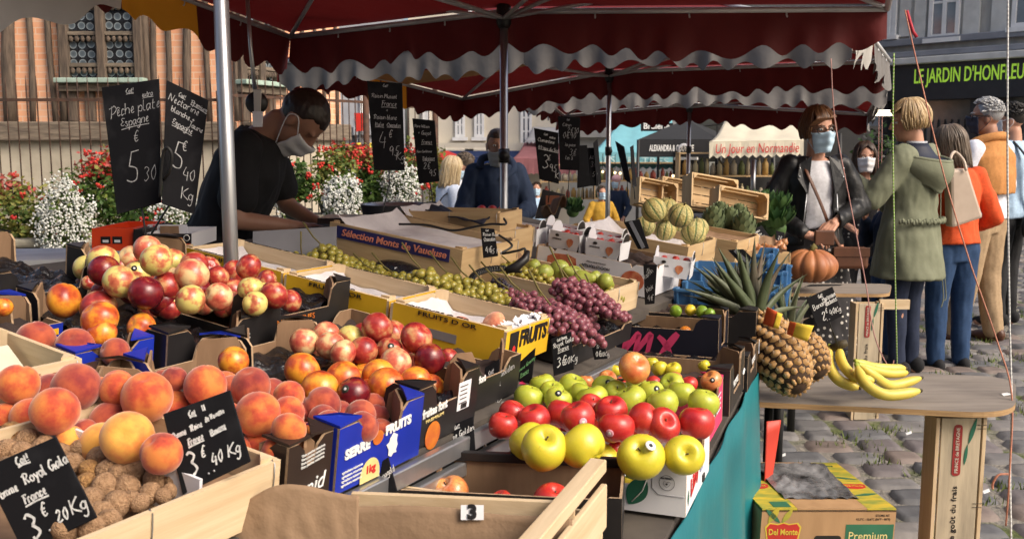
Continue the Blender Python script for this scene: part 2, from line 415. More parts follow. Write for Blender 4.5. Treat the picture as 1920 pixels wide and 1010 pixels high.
def lead_mat():
 m, t, b = nodes('bottle_glass'); v = coords(t, (8, 8, 8))
 vo = t.nodes.new('ShaderNodeTexVoronoi'); vo.voronoi_dimensions = '2D'; vo.inputs['Randomness'].default_value = .12; t.links.new(v, vo.inputs['Vector']); vo.inputs['Scale'].default_value = 1
 c = ramp(t, [(.0, (.07, .085, .10)), (.30, (.10, .125, .145)), (.36, (.30, .34, .36)), (.42, (.012, .012, .014)), (1, (.02, .02, .02))], vo.outputs['Distance'])
 t.links.new(c, b.inputs['Base Color']); b.inputs['Roughness'].default_value = .2; bumpn(t, vo.outputs['Distance'], b, .5, .02); return m
LEAD = lead_mat()
def church(name, label, A, B, z1, x_px, windows, timbers, low):
 o, ln = wallroot(name, label, 'church wall', A, B, -.47)
 b = MB(); boxl(b, 0, .9, ln, z1, -.3, 0, BRICK); b.build('brick_panel', o, local=True)
 p = MB(); yb = L(o, x_px, 263)[1]; boxl(p, 0, 0, ln, yb, -.3, .10, STONE); p.build('stone_plinth', o, local=True)
 s = MB(); s.box((ln / 2, yb + .12, .1), (ln, .26, .22), OAKH); s.build('timber_sill', o, bevel=.02, local=True)
 yb2 = yb + .25
 for px, wpx, lean in timbers:
  x, _ = L(o, px, 120); wd = wpx / 135 * .94
  t = MB(); t.tube([(x + lean * (q - .5) + .012 * math.sin(q * 9 + px), yb2 + (z1 - yb2) * q, .03) for q in [i / 8 for i in range(9)]], [wd * .46 * (1 + .07 * math.sin(i * 2.3 + px)) for i in range(9)], OAK, n=6); t.build('timber_post', o, local=True)
 for px0, px1, sill in windows:
  x0 = L(o, px0, 100)[0]; x1 = L(o, px1, 100)[0]; ys = L(o, (px0 + px1) / 2, sill)[1]; yt = ys + 1.5
  wn = MB(); xm = (x0 + x1) / 2
  for a, bb in ((x0 - .08, x0 + .04), (xm - .055, xm + .055), (x1 - .04, x1 + .08)): boxl(wn, a, ys, bb, yt, -.02, .13, OAK)
  boxl(wn, x0 - .1, ys - .16, x1 + .1, ys - .055, .0, .15, OAKH)
  wo = wn.build('window', o, bevel=.012, local=True); WM[wo.name] = WM[o.name]
  q = MB(); boxl(q, x0, ys, x1, yt, 0, .03, LEAD); q.build('leaded_pane', wo, local=True)
  q = MB()
  for a, bb in ((x0 + .04, xm - .055), (xm + .055, x1 - .04)):
   for k in range(3):
    yy = ys + .17 + k * .42; boxl(q, a, yy, bb, yy + .05, .03, .09, OAKH)
    for j in range(5):
     xx = a + (bb - a) * (j + .5) / 5; q.ell((xx, yy - .05, .07), (.035, .05, .025), OAK, 6, 5)
  q.build('carved_crossbar', wo, local=True)
  q = MB(); boxl(q, x0 - .12, ys - .05, x1 + .12, ys + .015, .02, .24, COPPER); q.build('copper_sill', wo, bevel=.01, local=True)
 for px in low:
  x, _ = L(o, px, 200); t = MB(); yw = L(o, px, 160)[1]
  t.box((x, (yb2 + yw) / 2, .02), (.13, yw - yb2, .12), OAK); t.build('short_timber_post', o, bevel=.02, local=True)
 return o
church('church_wall', 'brick and old oak timber church wall with leaded windows, left part', (-9.6, 13.5), (-3.78, 13.5), 5.4, 200,
 [(128, 262, 150)], [(22, 30, .1), (62, 14, .05), (96, 14, -.05), (118, 18, 0), (276, 18, 0), (292, 13, .04), (320, 13, .08), (355, 18, .06), (391, 13, .03), (-40, 16, 0)], [140, 172, 205, 240])
church('church_wall', 'brick and grey timber church wall farther back, behind the bending stallholder', (-3.74, 13.5), (-2.72, 15.6), 5.4, 560,
 [(446, 512, 155)], [(438, 10, 0), (530, 8, 0), (548, 8, 0), (566, 9, .02), (588, 8, 0), (606, 8, .02), (628, 8, 0)], [455, 480, 505])
# grey house and cream house far behind
PLASTER = mat('cream_plaster', (.66, .60, .50), (.58, .53, .44), rough=.9, scale=1.2, bump=.1)
GREYP = mat('grey_slate_cladding', (.26, .27, .30), (.20, .21, .24), rough=.8, scale=3)
WINW = mat('white_joinery', (.78, .78, .78), (.70, .70, .70), rough=.5, bump=0)
GLASSD = mat('dark_pane', (.10, .12, .15), (.20, .23, .27), rough=.08, scale=1.3, bump=0, spec=.8)
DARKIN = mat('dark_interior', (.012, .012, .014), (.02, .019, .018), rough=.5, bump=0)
def window(o, x0, y0, x1, y1, cols=2, rows=3, sill=True, fw=.06, out=.0):
 f = MB(); xm = (x0 + x1) / 2
 boxl(f, x0, y0, x0 + fw, y1, out, out + .07, WINW); boxl(f, x1 - fw, y0, x1, y1, out, out + .07, WINW)
 boxl(f, x0 + fw, y0, x1 - fw, y0 + fw, out, out + .068, WINW); boxl(f, x0 + fw, y1 - fw, x1 - fw, y1, out, out + .068, WINW)
 for i in range(1, cols):
  x = x0 + (x1 - x0) * i / cols; boxl(f, x - fw * .5, y0 + fw, x + fw * .5, y1 - fw, out, out + .06, WINW)
 for j in range(1, rows):
  yy = y0 + (y1 - y0) * j / rows
  for i in range(cols):
   a = x0 + (x1 - x0) * i / cols + fw * .52; b = x0 + (x1 - x0) * (i + 1) / cols - fw * .52; boxl(f, a, yy - .02, b, yy + .02, out, out + .05, WINW)
 if sill: boxl(f, x0 - .06, y0 - .08, x1 + .06, y0 - .003, out, out + .14, WINW)
 w = f.build('window', o, local=True); WM[w.name] = WM[o.name]
 p = MB(); boxl(p, x0 + fw * .5, y0 + fw * .5, x1 - fw * .5, y1 - fw * .5, out + .01, out + .03, GLASSD); p.build('pane', w, local=True)
 return w
def house(name, label, A, B, z1, m, wins, z0=-.47, cornice=None):
 o, ln = wallroot(name, label, 'house', A, B, z0)
 b = MB(); boxl(b, 0, 0, ln, z1 - z0, -.4, 0, m); b.build('wall', o, local=True)
 for px0, py0, px1, py1, c, rws in wins:
  x0, y1 = L(o, px0, py0); x1, y0 = L(o, px1, py1); window(o, x0, y0, x1, y1, c, rws)
  k = MB(); boxl(k, x0 - .22, y0 - .42, x1 + .22, y0 - .25, 0, .25, m); boxl(k, x0 - .12, y0 - .6, x1 + .12, y0 - .42, 0, .16, m); k.build('window_corbel', o, bevel=.02, local=True)
 if cornice:
  c = MB(); x0, yc = L(o, 900, cornice); boxl(c, 0, yc, ln, yc + .18, 0, .22, m); c.build('cornice', o, local=True)
 return o
house('grey_house', 'dark grey house seen through the railings beside the church', (-4.5, 19), (-2.2, 20.2), 8, GREYP, [(672, 120, 690, 215, 2, 3)])
house('cream_house', 'cream rendered house with white windows above blue and pink awnings', (-2.3, 22), (1.3, 22), 9, PLASTER, [(853, 188, 872, 257, 2, 3), (889, 188, 908, 257, 2, 3), (976, 195, 997, 272, 2, 3), (790, 188, 806, 257, 2, 3)], cornice=283)
house('grey_fronted_house', 'pale grey house front with dark fascia above the cyan awning', (1.3, 23), (4.2, 22.2), 9, mat('pale_grey_render', (.50, .49, .47), (.42, .41, .40), rough=.9, scale=2), [(1030, 150, 1060, 215, 2, 3)], cornice=258)
house('dark_fronted_house', 'charcoal painted shopfront house behind the cream awning', (4.0, 17.4), (6.9, 18.9), 9, mat('charcoal_render', (.03, .03, .034), (.045, .045, .05), rough=.7), [])
# ---------------------------------------------------------------- awnings
def cloth(name, c, tr=.25, c2=None): return mat(name, c, c2 or tuple(x * .85 for x in c), rough=.85, scale=3, bump=.2, bscale=5, bdist=.02, translu=tr)
def awning(name, label, q, drop, m, text=None, tm=None, cat='awning', tsize=.2, shear=0, posts=True, valm=None):
 """q: four world corners: back-left, back-right, front-right, front-left"""
 q = [V(p) for p in q]; o = thing(name, label, cat, q[3])
 a = MB()
 def fn(u, v):
  p = q[0].lerp(q[1], u).lerp(q[3].lerp(q[2], u), v); p.z -= .05 * math.sin(PI * v) * (1 - .3 * abs(math.sin(u * 9))); return p
 a.grid(fn, 24, 8, m); a.build('cloth_top', o, solid=.008)
 b = MB(); n = 24
 vs = [q[3].lerp(q[2], i / n) + V((0, 0, -.004)) for i in range(n + 1)] + [q[3].lerp(q[2], i / n) + V((0, -.02 + .012 * math.sin(i * 1.7), -drop - .02 * math.cos(i * PI))) for i in range(n + 1)]
 b.add(vs, [(n + 1 + i, n + 2 + i, i + 1, i) for i in range(n)], valm or m); v = b.build('valance', o, solid=.006); WM[v.name] = wm(o)
 if text:
  x = (q[2] - q[3]).normalized(); c = (q[2] + q[3]) / 2 + V((0, -.035, -drop * .5)); M = frame(c, x, (0, 0, 1))
  lettering(text, v, M, tsize, tm, width=(q[2] - q[3]).length * .88, shear=shear)
 for s in (0, 1):
  t = MB(); e = q[3 - s]; k = q[0 + s]; t.tube([e + V((0, .04, 0)), V((k.x, k.y - .05, k.z - .6))], .012, BLKMET, 6); t.build('folding_arm', o)
 return o
awning('shop_awning', 'dark blue shop awning under the cream house', [at(826, 283, 21.7), at(985, 283, 21.7), at(990, 296, 20.6), at(824, 296, 20.6)], .12, cloth('navy_cloth', (.012, .035, .13)))
awning('shop_awning', 'dusty pink shop awning to the right of the blue-jacketed man', [at(985, 265, 21.7), at(1075, 268, 21.7), at(1080, 300, 19.8), at(962, 297, 19.8)], .30, cloth('pink_cloth', (.42, .17, .18)))
awning('shop_awning', 'pale grey shop awning just above the pink one', [at(1000, 238, 22.0), at(1070, 240, 22.0), at(1075, 266, 21.2), at(985, 263, 21.2)], .05, cloth('grey_cloth', (.5, .5, .52)))
awning('shop_awning', 'turquoise shop awning with pale lettering behind the black price boards', [at(1178, 205, 18.2), at(1260, 200, 18.2), at(1262, 290, 16.6), at(1112, 286, 16.6)], .24, cloth('cyan_cloth', (.22, .52, .60)), 'LES TERTRES', mat('pale_blue_ink', (.5, .7, .75), bump=0), tsize=.16)
CREAMC = cloth('cream_cloth', (.74, .68, .54))
awning('stall_awning', 'cream canvas awning lettered in red beside the dark-haired shopper', [at(1358, 228, 13.2), at(1497, 228, 13.2), at(1507, 263, 12.3), at(1330, 266, 12.3)], .19, CREAMC, 'Un Jour en Normandie', REDINK, tsize=.17, shear=.15)
o = thing('dark_interior_panel', 'black panel standing in for shade inside the stall under the cream awning', 'booth', at(1480, 470, 13.9)); b = MB(); b.slab([at(1345, 520, 13.9), at(1655, 520, 13.9), at(1655, 236, 13.9), at(1345, 236, 13.9)], .06, DARKIN, V((0, -1, 0))); b.build('shade_sheet', o)  # near-black sheet: shade inside the stall is put into its colour
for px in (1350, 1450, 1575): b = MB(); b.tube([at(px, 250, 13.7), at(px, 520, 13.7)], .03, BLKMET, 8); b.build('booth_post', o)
# red parasol
o = thing('red_parasol', 'red parasol in front of the cream house', 'parasol', at(838, 345, 19))
pm = MB(); pm.lathe([(.62, .30), (.36, .50), (.02, .64)], cloth('red_cloth', (.50, .035, .03)), 8, T(*at(838, 345, 19))); pm.build('canopy', o, solid=.01)
pm = MB(); a = at(838, 345, 19); pm.tube([a + V((0, 0, .64)), V((a.x, a.y, -.46))], .025, STEEL); pm.build('pole', o)
# black kiosk tent
o = thing('kiosk_tent', 'black pyramid kiosk tent with white lettering beside the turquoise awning', 'tent', at(1262, 340, 14))
TENT = cloth('black_tent', (.02, .021, .024), .03)
k = MB(); c = at(1288, 224, 15.0); E = [at(1197, 262, 13.6), at(1345, 262, 13.6), at(1365, 256, 16.0), at(1235, 256, 16.0)]
for i in range(4): k.add([E[i], E[(i + 1) % 4], c], [(0, 1, 2)], TENT)
k.build('roof_cloth', o, solid=.01)
k = MB(); k.slab([E[0] + V((0, 0, -.005)), E[1] + V((0, 0, -.005)), E[1] + V((0, 0, -.24)), E[0] + V((0, 0, -.24))], .01, TENT, V((0, -1, 0))); v = k.build('valance', o); WM[v.name] = wm(o)
lettering('ALEXANDRA & COUTURE', v, frame(E[0].lerp(E[1], .42) + V((0, -.016, -.12)), (1, 0, 0), (0, 0, 1)), .12, WHITEC, width=.62, bold=.004)
for e in E:
 k = MB(); k.tube([e, V((e.x, e.y, gz(e.x, e.y)))], .022, BLKMET); k.build('post', o)
k = MB(); k.slab([at(1262, 300, 14.6), at(1330, 300, 14.6), at(1330, 400, 14.6), at(1262, 400, 14.6)], .03, DARKIN, V((0, -1, 0))); k.build('tent_shade_sheet', o)  # the dark inside of the tent, given as a near-black sheet
k = MB(); k.lathe([(.055, 0), (.09, 0), (.09, .012), (.055, .012)], mat('grey_ring', (.4, .4, .42), bump=0), 20, frame(at(1282, 281, 13.55), (1, 0, 0), (0, 0, 1)), cap=False); k.build('ring_emblem', o)
# black hanging sign "Bru..."
o = thing('hanging_sign', 'small black shop sign with white letters above the turquoise awning', 'sign', at(1224, 245, 15.6))
k = MB(); k.slab([at(1202, 229, 15.6), at(1262, 231, 15.6), at(1262, 246, 15.6), at(1202, 246, 15.6)], .05, BLACK, V((0, -1, 0))); sg = k.build('board', o); WM[sg.name] = wm(o)
lettering('Brulerie', sg, frame(at(1231, 237, 15.58), (1, 0, 0), (0, 0, 1)), .13, WHITEC, bold=.003)
k = MB(); k.tube([at(1262, 238, 15.6), at(1300, 238, 16.0), at(1380, 230, 17.4)], .02, BLKMET, 6); k.build('bracket', o)
# warm lit shop shelves under awnings
LAMP = mat('warm_bulb', (1, .72, .38), emit=2.5, bump=0)
GOODS = [mat('goods%d' % i, c, rough=.6, bump=.1) for i, c in enumerate([(.4, .25, .08), (.10, .12, .04), (.35, .3, .22), (.3, .06, .04), (.05, .05, .06), (.5, .42, .25)])]
def shelf(label, p, w, h, n, seed):
 o = thing('display_shelf', label, 'shelf', p); b = MB(); r2 = random.Random(seed)
 for k in range(n + 1): b.box(V(p) + V((0, 0, h * k / n)), (w, .3, .02), PINE[0])
 for sx in (-1, 1): b.box(V(p) + V((sx * (w / 2 - .011), 0, h / 2)), (.02, .296, h - .03), PINE[2])
 b.build('frame', o)
 for k in range(n):
  x = -w / 2 + .06
  while x < w / 2 - .08:
   d = r2.uniform(.06, .12); q = MB(); hh = h / n * r2.uniform(.45, .75); q.lathe([(d * .42, 0), (d * .42, hh * .7), (d * .2, hh * .85), (d * .2, hh)], r2.choice(GOODS), 8, T(*(V(p) + V((x + d / 2, -.05, h * k / n + .011))))); q.build('jar', o); x += d
 return o
shelf('lit wooden shelf of jars and bottles under the cream awning', at(1370, 372, 13.4), 1.5, .62, 2, 4)
shelf('shelf of jars in the shop under the turquoise awning', at(1190, 372, 16.5), 1.4, .6, 2, 5)
shelf('shelf of goods behind the black price boards', at(1080, 372, 17.5), 1.3, .6, 2, 6)
for i, (px, py, Y) in enumerate(((1130, 322, 16), (1153, 324, 16), (1163, 325, 16), (1340, 345, 13), (1262, 330, 14.2), (1085, 340, 17.0))):
 b = MB(); b.ell(at(px, py, Y), .022, LAMP, 10, 7); b.tube([at(px, py, Y) + V((0, 0, .05)), at(px, py, Y) + V((0, 0, .3))], .006, BLKMET, 5)
 tag(b.build('hanging_bulb'), 'small warm lit bulb hanging in a shop behind the market', 'light', 'lit shop bulbs')
house('sky_blocking_house', 'tall house behind the camera, added out of view to cut sky light', (2.5, -7), (-16, -5), 12, GREYP, [], z0=-.4)  # out of view; added to block sky fill on the stall fronts
# ---------------------------------------------------------------- shop on the right
SA, SB = (6.4, 19.2), (10.2, 14.9)
shop, ln = wallroot('shop_building', 'grey plastered building with black shopfront lettered in lime green', 'shop', SA, SB, 0)
FAC = mat('worn_grey_plaster', (.44, .43, .40), (.27, .26, .24), rough=.92, scale=2.2, st=(2.5, .7, 1), bump=.3, bscale=6, bdist=.02, lo=.35, hi=.8)
SHOPB = mat('black_shop_paint', (.018, .019, .024), (.024, .025, .03), rough=.45, scale=5, bump=.05)
PALEP = mat('pale_fascia_trim', (.62, .62, .60), (.5, .5, .48), rough=.6, scale=4)
yf = L(shop, 1760, 118)[1]
b = MB(); boxl(b, 0, yf, ln, 8, -.4, 0, FAC); b.build('upper_wall', shop, local=True)
b = MB(); boxl(b, 0, yf - .02, ln, yf + .10, .003, .34, PALEP); b.build('cornice', shop, bevel=.02, local=True)
b = MB(); boxl(b, 0, yf + .12, ln, yf + .22, .002, .20, GREYP); boxl(b, 0, yf + .34, ln, yf + .46, .003, .12, GREYP); b.build('string_course', shop, bevel=.015, local=True)
b = MB(); yl = L(shop, 1800, 186)[1]; boxl(b, 0, yl, ln, yf - .022, -.3, .22, SHOPB); fa = b.build('fascia', shop, local=True); WM[fa.name] = WM[shop.name]
LIME = mat('lime_letters', (.42, .72, .06), (.40, .68, .06), rough=.5, bump=0, emit=.25)
x0 = L(shop, 1714, 145, .22)[0]; x1 = L(shop, 1934, 140, .22)[0]; yc = L(shop, 1815, 140, .22)[1]
lettering("LE JARDIN D'HONFLEUR", fa, WM[shop.name] @ T((x0 + x1) / 2, yc, .222), .36, LIME, width=x1 - x0, bold=.003, thick=.008)
for px0, py0, px1, py1 in ((1742, -40, 1806, 76), (1898, -60, 1990, 55), (1664, -20, 1686, 70)):
 xa, ya = L(shop, px0, py1); xb, yb = L(shop, px1, py0); window(shop, xa, ya + .02, xb, ya + 1.9, 2, 3, True, .07)
 k = MB(); boxl(k, xa - .34, ya - .02, xa - .06, ya + 1.95, 0, .05, PALEP); k.build('shutter', shop, local=True)
 k = MB(); boxl(k, xb + .06, ya - .02, xb + .34, ya + 1.95, 0, .05, PALEP); k.build('shutter', shop, local=True)
b = MB(); boxl(b, 0, 0, ln, .45, -.3, .05, SHOPB); b.build('stall_riser', shop, local=True)
SGL = mat('shop_glass', (.16, .165, .17), (.09, .095, .10), rough=.12, scale=1.4, bump=0, spec=.7)
b = MB(); boxl(b, .9, .45, ln, yl, -.25, -.12, SGL); b.build('shop_window', shop, local=True)
for k in range(26):
 b = MB(); x = .95 + k * .12; boxl(b, x, .5, x + .02, yl - .35, -.10, -.08, BLKMET); b.build('window_bar', shop, local=True)
for x in (.9, 2.55, 3.0, 4.4, 5.6):
 b = MB(); boxl(b, x, .451, x + .13, yl, -.12, .08, SHOPB); b.build('shop_pilaster', shop, local=True)
b = MB(); boxl(b, 0, .45, .88, yl, -.3, 0, mat('light_grey_pier', (.40, .41, .43), (.34, .35, .37), rough=.8)); b.build('grey_pier', shop, local=True)
# ================================================================ railings, low wall, plants
RUST = mat('rusty_iron', (.10, .05, .032), (.05, .032, .026), rough=.8, scale=14, metal=.2)
def railing(name, label, A, B, ztop, z0, step, posts):
 A, B = V((*A, 0)), V((*B, 0)); o = thing(name, label, 'railing', (A.x, A.y, z0)); d = (B - A); n = int(d.length / step)
 for z in (ztop, z0 + .25):
  b = MB(); b.beam(A + V((0, 0, z)), B + V((0, 0, z)), .022, .035, RUST); b.build('rail', o)
 for i in range(n + 1):
  p = A.lerp(B, i / n); b = MB(); b.tube([p + V((0, 0, z0)), p + V((0, 0, ztop + .16)), p + V((0, 0, ztop + .28))], [.008, .008, .002], RUST, 6); b.build('bar', o)
 for t in posts:
  p = A.lerp(B, t); b = MB(); b.tube([p + V((0, -.03, z0)), p + V((0, -.03, ztop + .1))], .045, RUST, 10); b.tube([p + V((0, -.03, ztop + .1)), p + V((0, -.03, ztop + .3)), p + V((0, -.03, ztop + .42))], [.03, .04, .004], RUST, 8)
  b.tube([p + V((0, -.03, ztop * .62)), p + V((0, -.03, ztop * .62 + .05))], .06, RUST, 10); b.build('post', o)
 return o
railing('iron_railing', 'rusty iron railing with pointed bars before the church, left section', (-7.1, 11.5), (-3.4, 11.5), 1.96, .2, .117, [(28 + 163) / 590 * .0 + .187, 1.0])
railing('iron_railing', 'rusty iron railing angling away behind the bending man', (-3.36, 11.55), (-2.0, 13.6), 2.02, .2, .12, [.99])
railing('iron_railing', 'rusty iron railing with square end post near the cream house', (-1.95, 13.65), (-1.13, 14.5), 1.98, .1, .13, [1.0])
def lowwall(label, A, B, z):
 A, B = V((*A, -.5)), V((*B, -.5)); o = thing('low_stone_wall', label, 'wall', A); b = MB(); d = (B - A).normalized(); nn = V((d.y, -d.x, 0))
 h = z + .5; b.beam(A + V((0, 0, h / 2)), B + V((0, 0, h / 2)), .4, h, GREYST); b.build('stone_base', o, bevel=.03)
 b = MB(); b.beam(A + V((0, 0, h + .05)), B + V((0, 0, h + .05)), .5, .09, GREYST); b.build('coping', o, bevel=.03)
lowwall('low mossy stone wall under the flowers at far left', (-7, 10.6), (-3.2, 10.6), .34)
lowwall('low stone wall under the hanging white flowers, farther right', (-3.1, 10.7), (-1.0, 13.4), .52)
LEAFM = [mat('leaf%d' % i, c, tuple(x * .6 for x in c), rough=.6, scale=6, bump=0, translu=.25) for i, c in enumerate([(.06, .13, .022), (.10, .17, .03), (.17, .22, .04), (.26, .25, .05), (.045, .10, .02)])]
REDL = mat('red_leaf', (.42, .07, .06), (.28, .07, .05), rough=.6, scale=9, bump=0, translu=.2)
REDF = mat('red_blossom', (.62, .05, .03), (.5, .03, .03), rough=.6, bump=0, translu=.2)
WHTF = mat('white_blossom', (.78, .78, .74), (.64, .65, .60), rough=.7, bump=0, translu=.2)
def leaves(mb, c, rad, n, size, mats, r, lump=.55, shell=.4):
 c = V(c); rad = V(rad)
 for _ in range(n):
  while True:
   d = V((r.gauss(0, 1), r.gauss(0, 1), r.gauss(0, 1)))
   if d.length > .1: break
  d.normalize(); k = (shell + (1 - shell) * r.random()) * (1 + lump * mnoise.noise(d * 2.3 + c * 3))
  p = c + V((d.x * rad.x, d.y * rad.y, d.z * rad.z)) * k; s = size * r.uniform(.6, 1.3)
  u = V((r.gauss(0, 1), r.gauss(0, 1), r.gauss(0, .6))).normalized(); w = (d + V((r.gauss(0, .6), r.gauss(0, .6), r.gauss(0, .6) + .4))).normalized().cross(u)
  if w.length < .1: continue
  w.normalize(); mb.add([p - u * s * .5, p + w * s * .32, p + u * s * .55, p - w * s * .32], [(0, 1, 2, 3)], r.choice(mats))
def shrub(label, px, py, Y, rx, rz, n, mats, blossoms, seed, pot=False, cat='plant', name='geranium_plant'):
 c = at(px, py, Y); r = random.Random(seed); o = thing(name, label, cat, c - V((0, 0, rz)))
 b = MB(); leaves(b, c, (rx, rx * .7, rz), n, .062, mats, r); b.build('foliage', o)
 b = MB()
 for k in range(5):
  d = V((r.uniform(-.5, .5) * rx, r.uniform(-.3, .3) * rx, r.uniform(0, .8) * rz)); b.tube([c - V((0, 0, rz * 1.0)), c + d * .4, c + d], [.012, .008, .003], LEAFM[4], 5)
 b.build('stem', o)
 for k in range(blossoms):
  d = V((r.gauss(0, 1), r.gauss(-.6, .7), r.gauss(.1, .9))).normalized(); p = c + V((d.x * rx, d.y * rx * .7, d.z * rz)) * r.uniform(.85, 1.1); b = MB()
  for j in range(9): b.ell(p + V((r.gauss(0, .022), r.gauss(0, .016), r.gauss(0, .018))), r.uniform(.010, .02), REDF, 6, 4)
  b.build('blossom', o)
 if pot:
  b = MB(); q = c - V((0, .05, rz + .02)); b.lathe([(.13, -.2), (.17, .0), (.18, .0), (.18, .02), (.12, .02)], mat('dark_planter', (.03, .045, .045), bump=0), 14, T(*q)); b.build('planter', o)
 return o
def cascade(label, px, py, Y, rx, rz, n, seed):
 c = at(px, py, Y); r = random.Random(seed); o = thing('white_flower_cascade', label, 'plant', c + V((0, 0, rz)))
 b = MB(); leaves(b, c, (rx, rx * .62, rz), int(n * 1.0), .045, LEAFM[:3], r); b.build('foliage', o)
 b = MB()
 for _ in range(n):
  d = V((r.gauss(0, 1), r.gauss(-.5, .9), r.gauss(0, 1))).normalized(); k = r.uniform(.8, 1.06) * (1 + .45 * mnoise.noise(d * 2.6 + c)); p = c + V((d.x * rx, d.y * rx * .65, d.z * rz)) * k
  b.ell(p, r.uniform(.008, .0145), WHTF, 6, 4)
 tag(b.build('blossom_mass', o), kind='stuff')
G0, G1, G2, GY = LEAFM[:2] + [LEAFM[4]], LEAFM[:3], LEAFM[1:4], LEAFM[2:4]
shrub('red geranium bush with yellowing leaves at far left edge', 40, 415, 10.7, .42, .42, 1500, G2 + [LEAFM[3]], 14, 1)
shrub('tuft of red-tipped leaves above the geranium at far left', 20, 360, 10.9, .28, .22, 500, [REDL, REDL, LEAFM[3]], 3, 2)
shrub('large green bush topped with red leaves left of the tall price boards', 200, 365, 11.0, .55, .42, 2200, G1 + [LEAFM[1]], 8, 3)
shrub('crown of red leaves over the large green bush', 215, 312, 11.0, .42, .2, 800, [REDL, REDL, LEAFM[3], REDF], 6, 4)
shrub('dark green leafy bush with small red flowers behind the tall price boards', 270, 390, 10.9, .5, .35, 1500, G0, 9, 5)
shrub('green plant with orange-red blossoms right of the stallholder', 555, 345, 11.2, .27, .28, 1000, G0, 9, 6, pot=True)
shrub('yellow-green plant in dark planter with coral blossoms', 625, 330, 11.7, .33, .32, 1300, GY + [LEAFM[1]], 9, 7, pot=True)
shrub('tall tuft of crimson leaves against the railing', 645, 288, 12.0, .25, .15, 500, [REDL, REDF, LEAFM[3]], 4, 8)
shrub('leafy green bush with red flowers left of the hanging grape price board', 690, 350, 12.2, .30, .34, 1400, G0 + [LEAFM[1]], 9, 9)
shrub('orange and yellow autumn plant behind the grape price board', 700, 300, 12.4, .42, .22, 1100, [REDL, LEAFM[3], LEAFM[2], REDF], 10, 10)
shrub('green plant with red leaves between the two grape price boards', 768, 320, 12.8, .32, .36, 1200, G1 + [REDL], 8, 11)
shrub('yellowish ivy around the railing end post', 820, 335, 13.8, .16, .5, 700, GY, 0, 12, name='ivy_plant')
cascade('long cascade of tiny white flowers at the left over the stone wall', 122, 425, 10.4, .30, .50, 1690, 21)
cascade('small white flowers under the nectarine price board', 335, 410, 10.4, .26, .26, 650, 22)
cascade('sliver of white flowers beside the bending man', 528, 350, 10.9, .13, .32, 494, 23)
cascade('round ball of white flowers hanging over the stone wall', 643, 372, 11.0, .22, .27, 1300, 24)
cascade('white flowers behind the hanging grape price board', 752, 345, 12.0, .23, .26, 910, 25)
# small roadside bits behind railing
o = thing('warning_board', 'red and white road works sign seen through the railings', 'sign', at(670, 290, 16.5))
b = MB(); b.slab([at(664, 212, 16.5), at(682, 212, 16.5), at(684, 245, 16.5), at(667, 247, 16.5)], .03, mat('sign_red', (.62, .03, .02), bump=0), V((0, -1, 0))); b.build('panel', o)
b = MB(); b.tube([at(674, 245, 16.52), at(674, 345, 16.52)], .025, BLKMET); b.build('post', o)
for px in (672, 692):
 b = MB(); b.tube([at(px, 268, 16), at(px, 300, 16)], .04, mat('barrier_yellow', (.75, .5, .02), bump=0), 8); b.tube([at(px, 300, 16), at(px, 345, 16)], .02, BLKMET, 8); tag(b.build('yellow_bollard'), 'yellow topped marker post behind the railings, ' + ('left one' if px < 680 else 'right one'), 'bollard', 'yellow marker posts')
# ================================================================ market umbrellas
def two_sided(name, inner, outer, tr):
 m, t, b = nodes(name); v = coords(t); f = noisen(t, v, 2.5, 4)
 ge = t.nodes.new('ShaderNodeNewGeometry')
 ci = ramp(t, [(.3, inner), (.7, tuple(x * .8 for x in inner))], f); co = ramp(t, [(.3, outer), (.7, tuple(x * .75 for x in outer))], f)
 c = mixc(t, ge.outputs['Backfacing'], ci, co); t.links.new(c, b.inputs['Base Color']); b.inputs['Roughness'].default_value = .75
 trn = t.nodes.new('ShaderNodeBsdfTranslucent'); t.links.new(ci, trn.inputs[0]); mx = t.nodes.new('ShaderNodeMixShader'); mx.inputs[0].default_value = tr
 t.links.new(b.outputs[0], mx.inputs[1]); t.links.new(trn.outputs[0], mx.inputs[2]); t.links.new(mx.outputs[0], t.nodes['Material Output'].inputs[0])
 w = noisen(t, v, 6, 3); bumpn(t, w, b, .35, .03); return m
REDC = two_sided('red_canvas', (.17, .010, .010), (.17, .012, .011), .17)
REDV = two_sided('red_valance', (.125, .009, .009), (.30, .28, .275), .12)
ORGC = two_sided('orange_canvas', (.72, .26, .015), (.60, .40, .16), .40)
GREYV = two_sided('grey_valance', (.10, .09, .088), (.17, .16, .155), .06)
PALEV = two_sided('pale_valance', (.62, .60, .55), (.66, .64, .60), .35)
TUBEW = mat('white_tube', (.62, .62, .62), (.5, .5, .5), rough=.35, metal=.3, bump=0)
def edge_pts(a, b, n): return [V(a).lerp(V(b), i / n) for i in range(n + 1)]
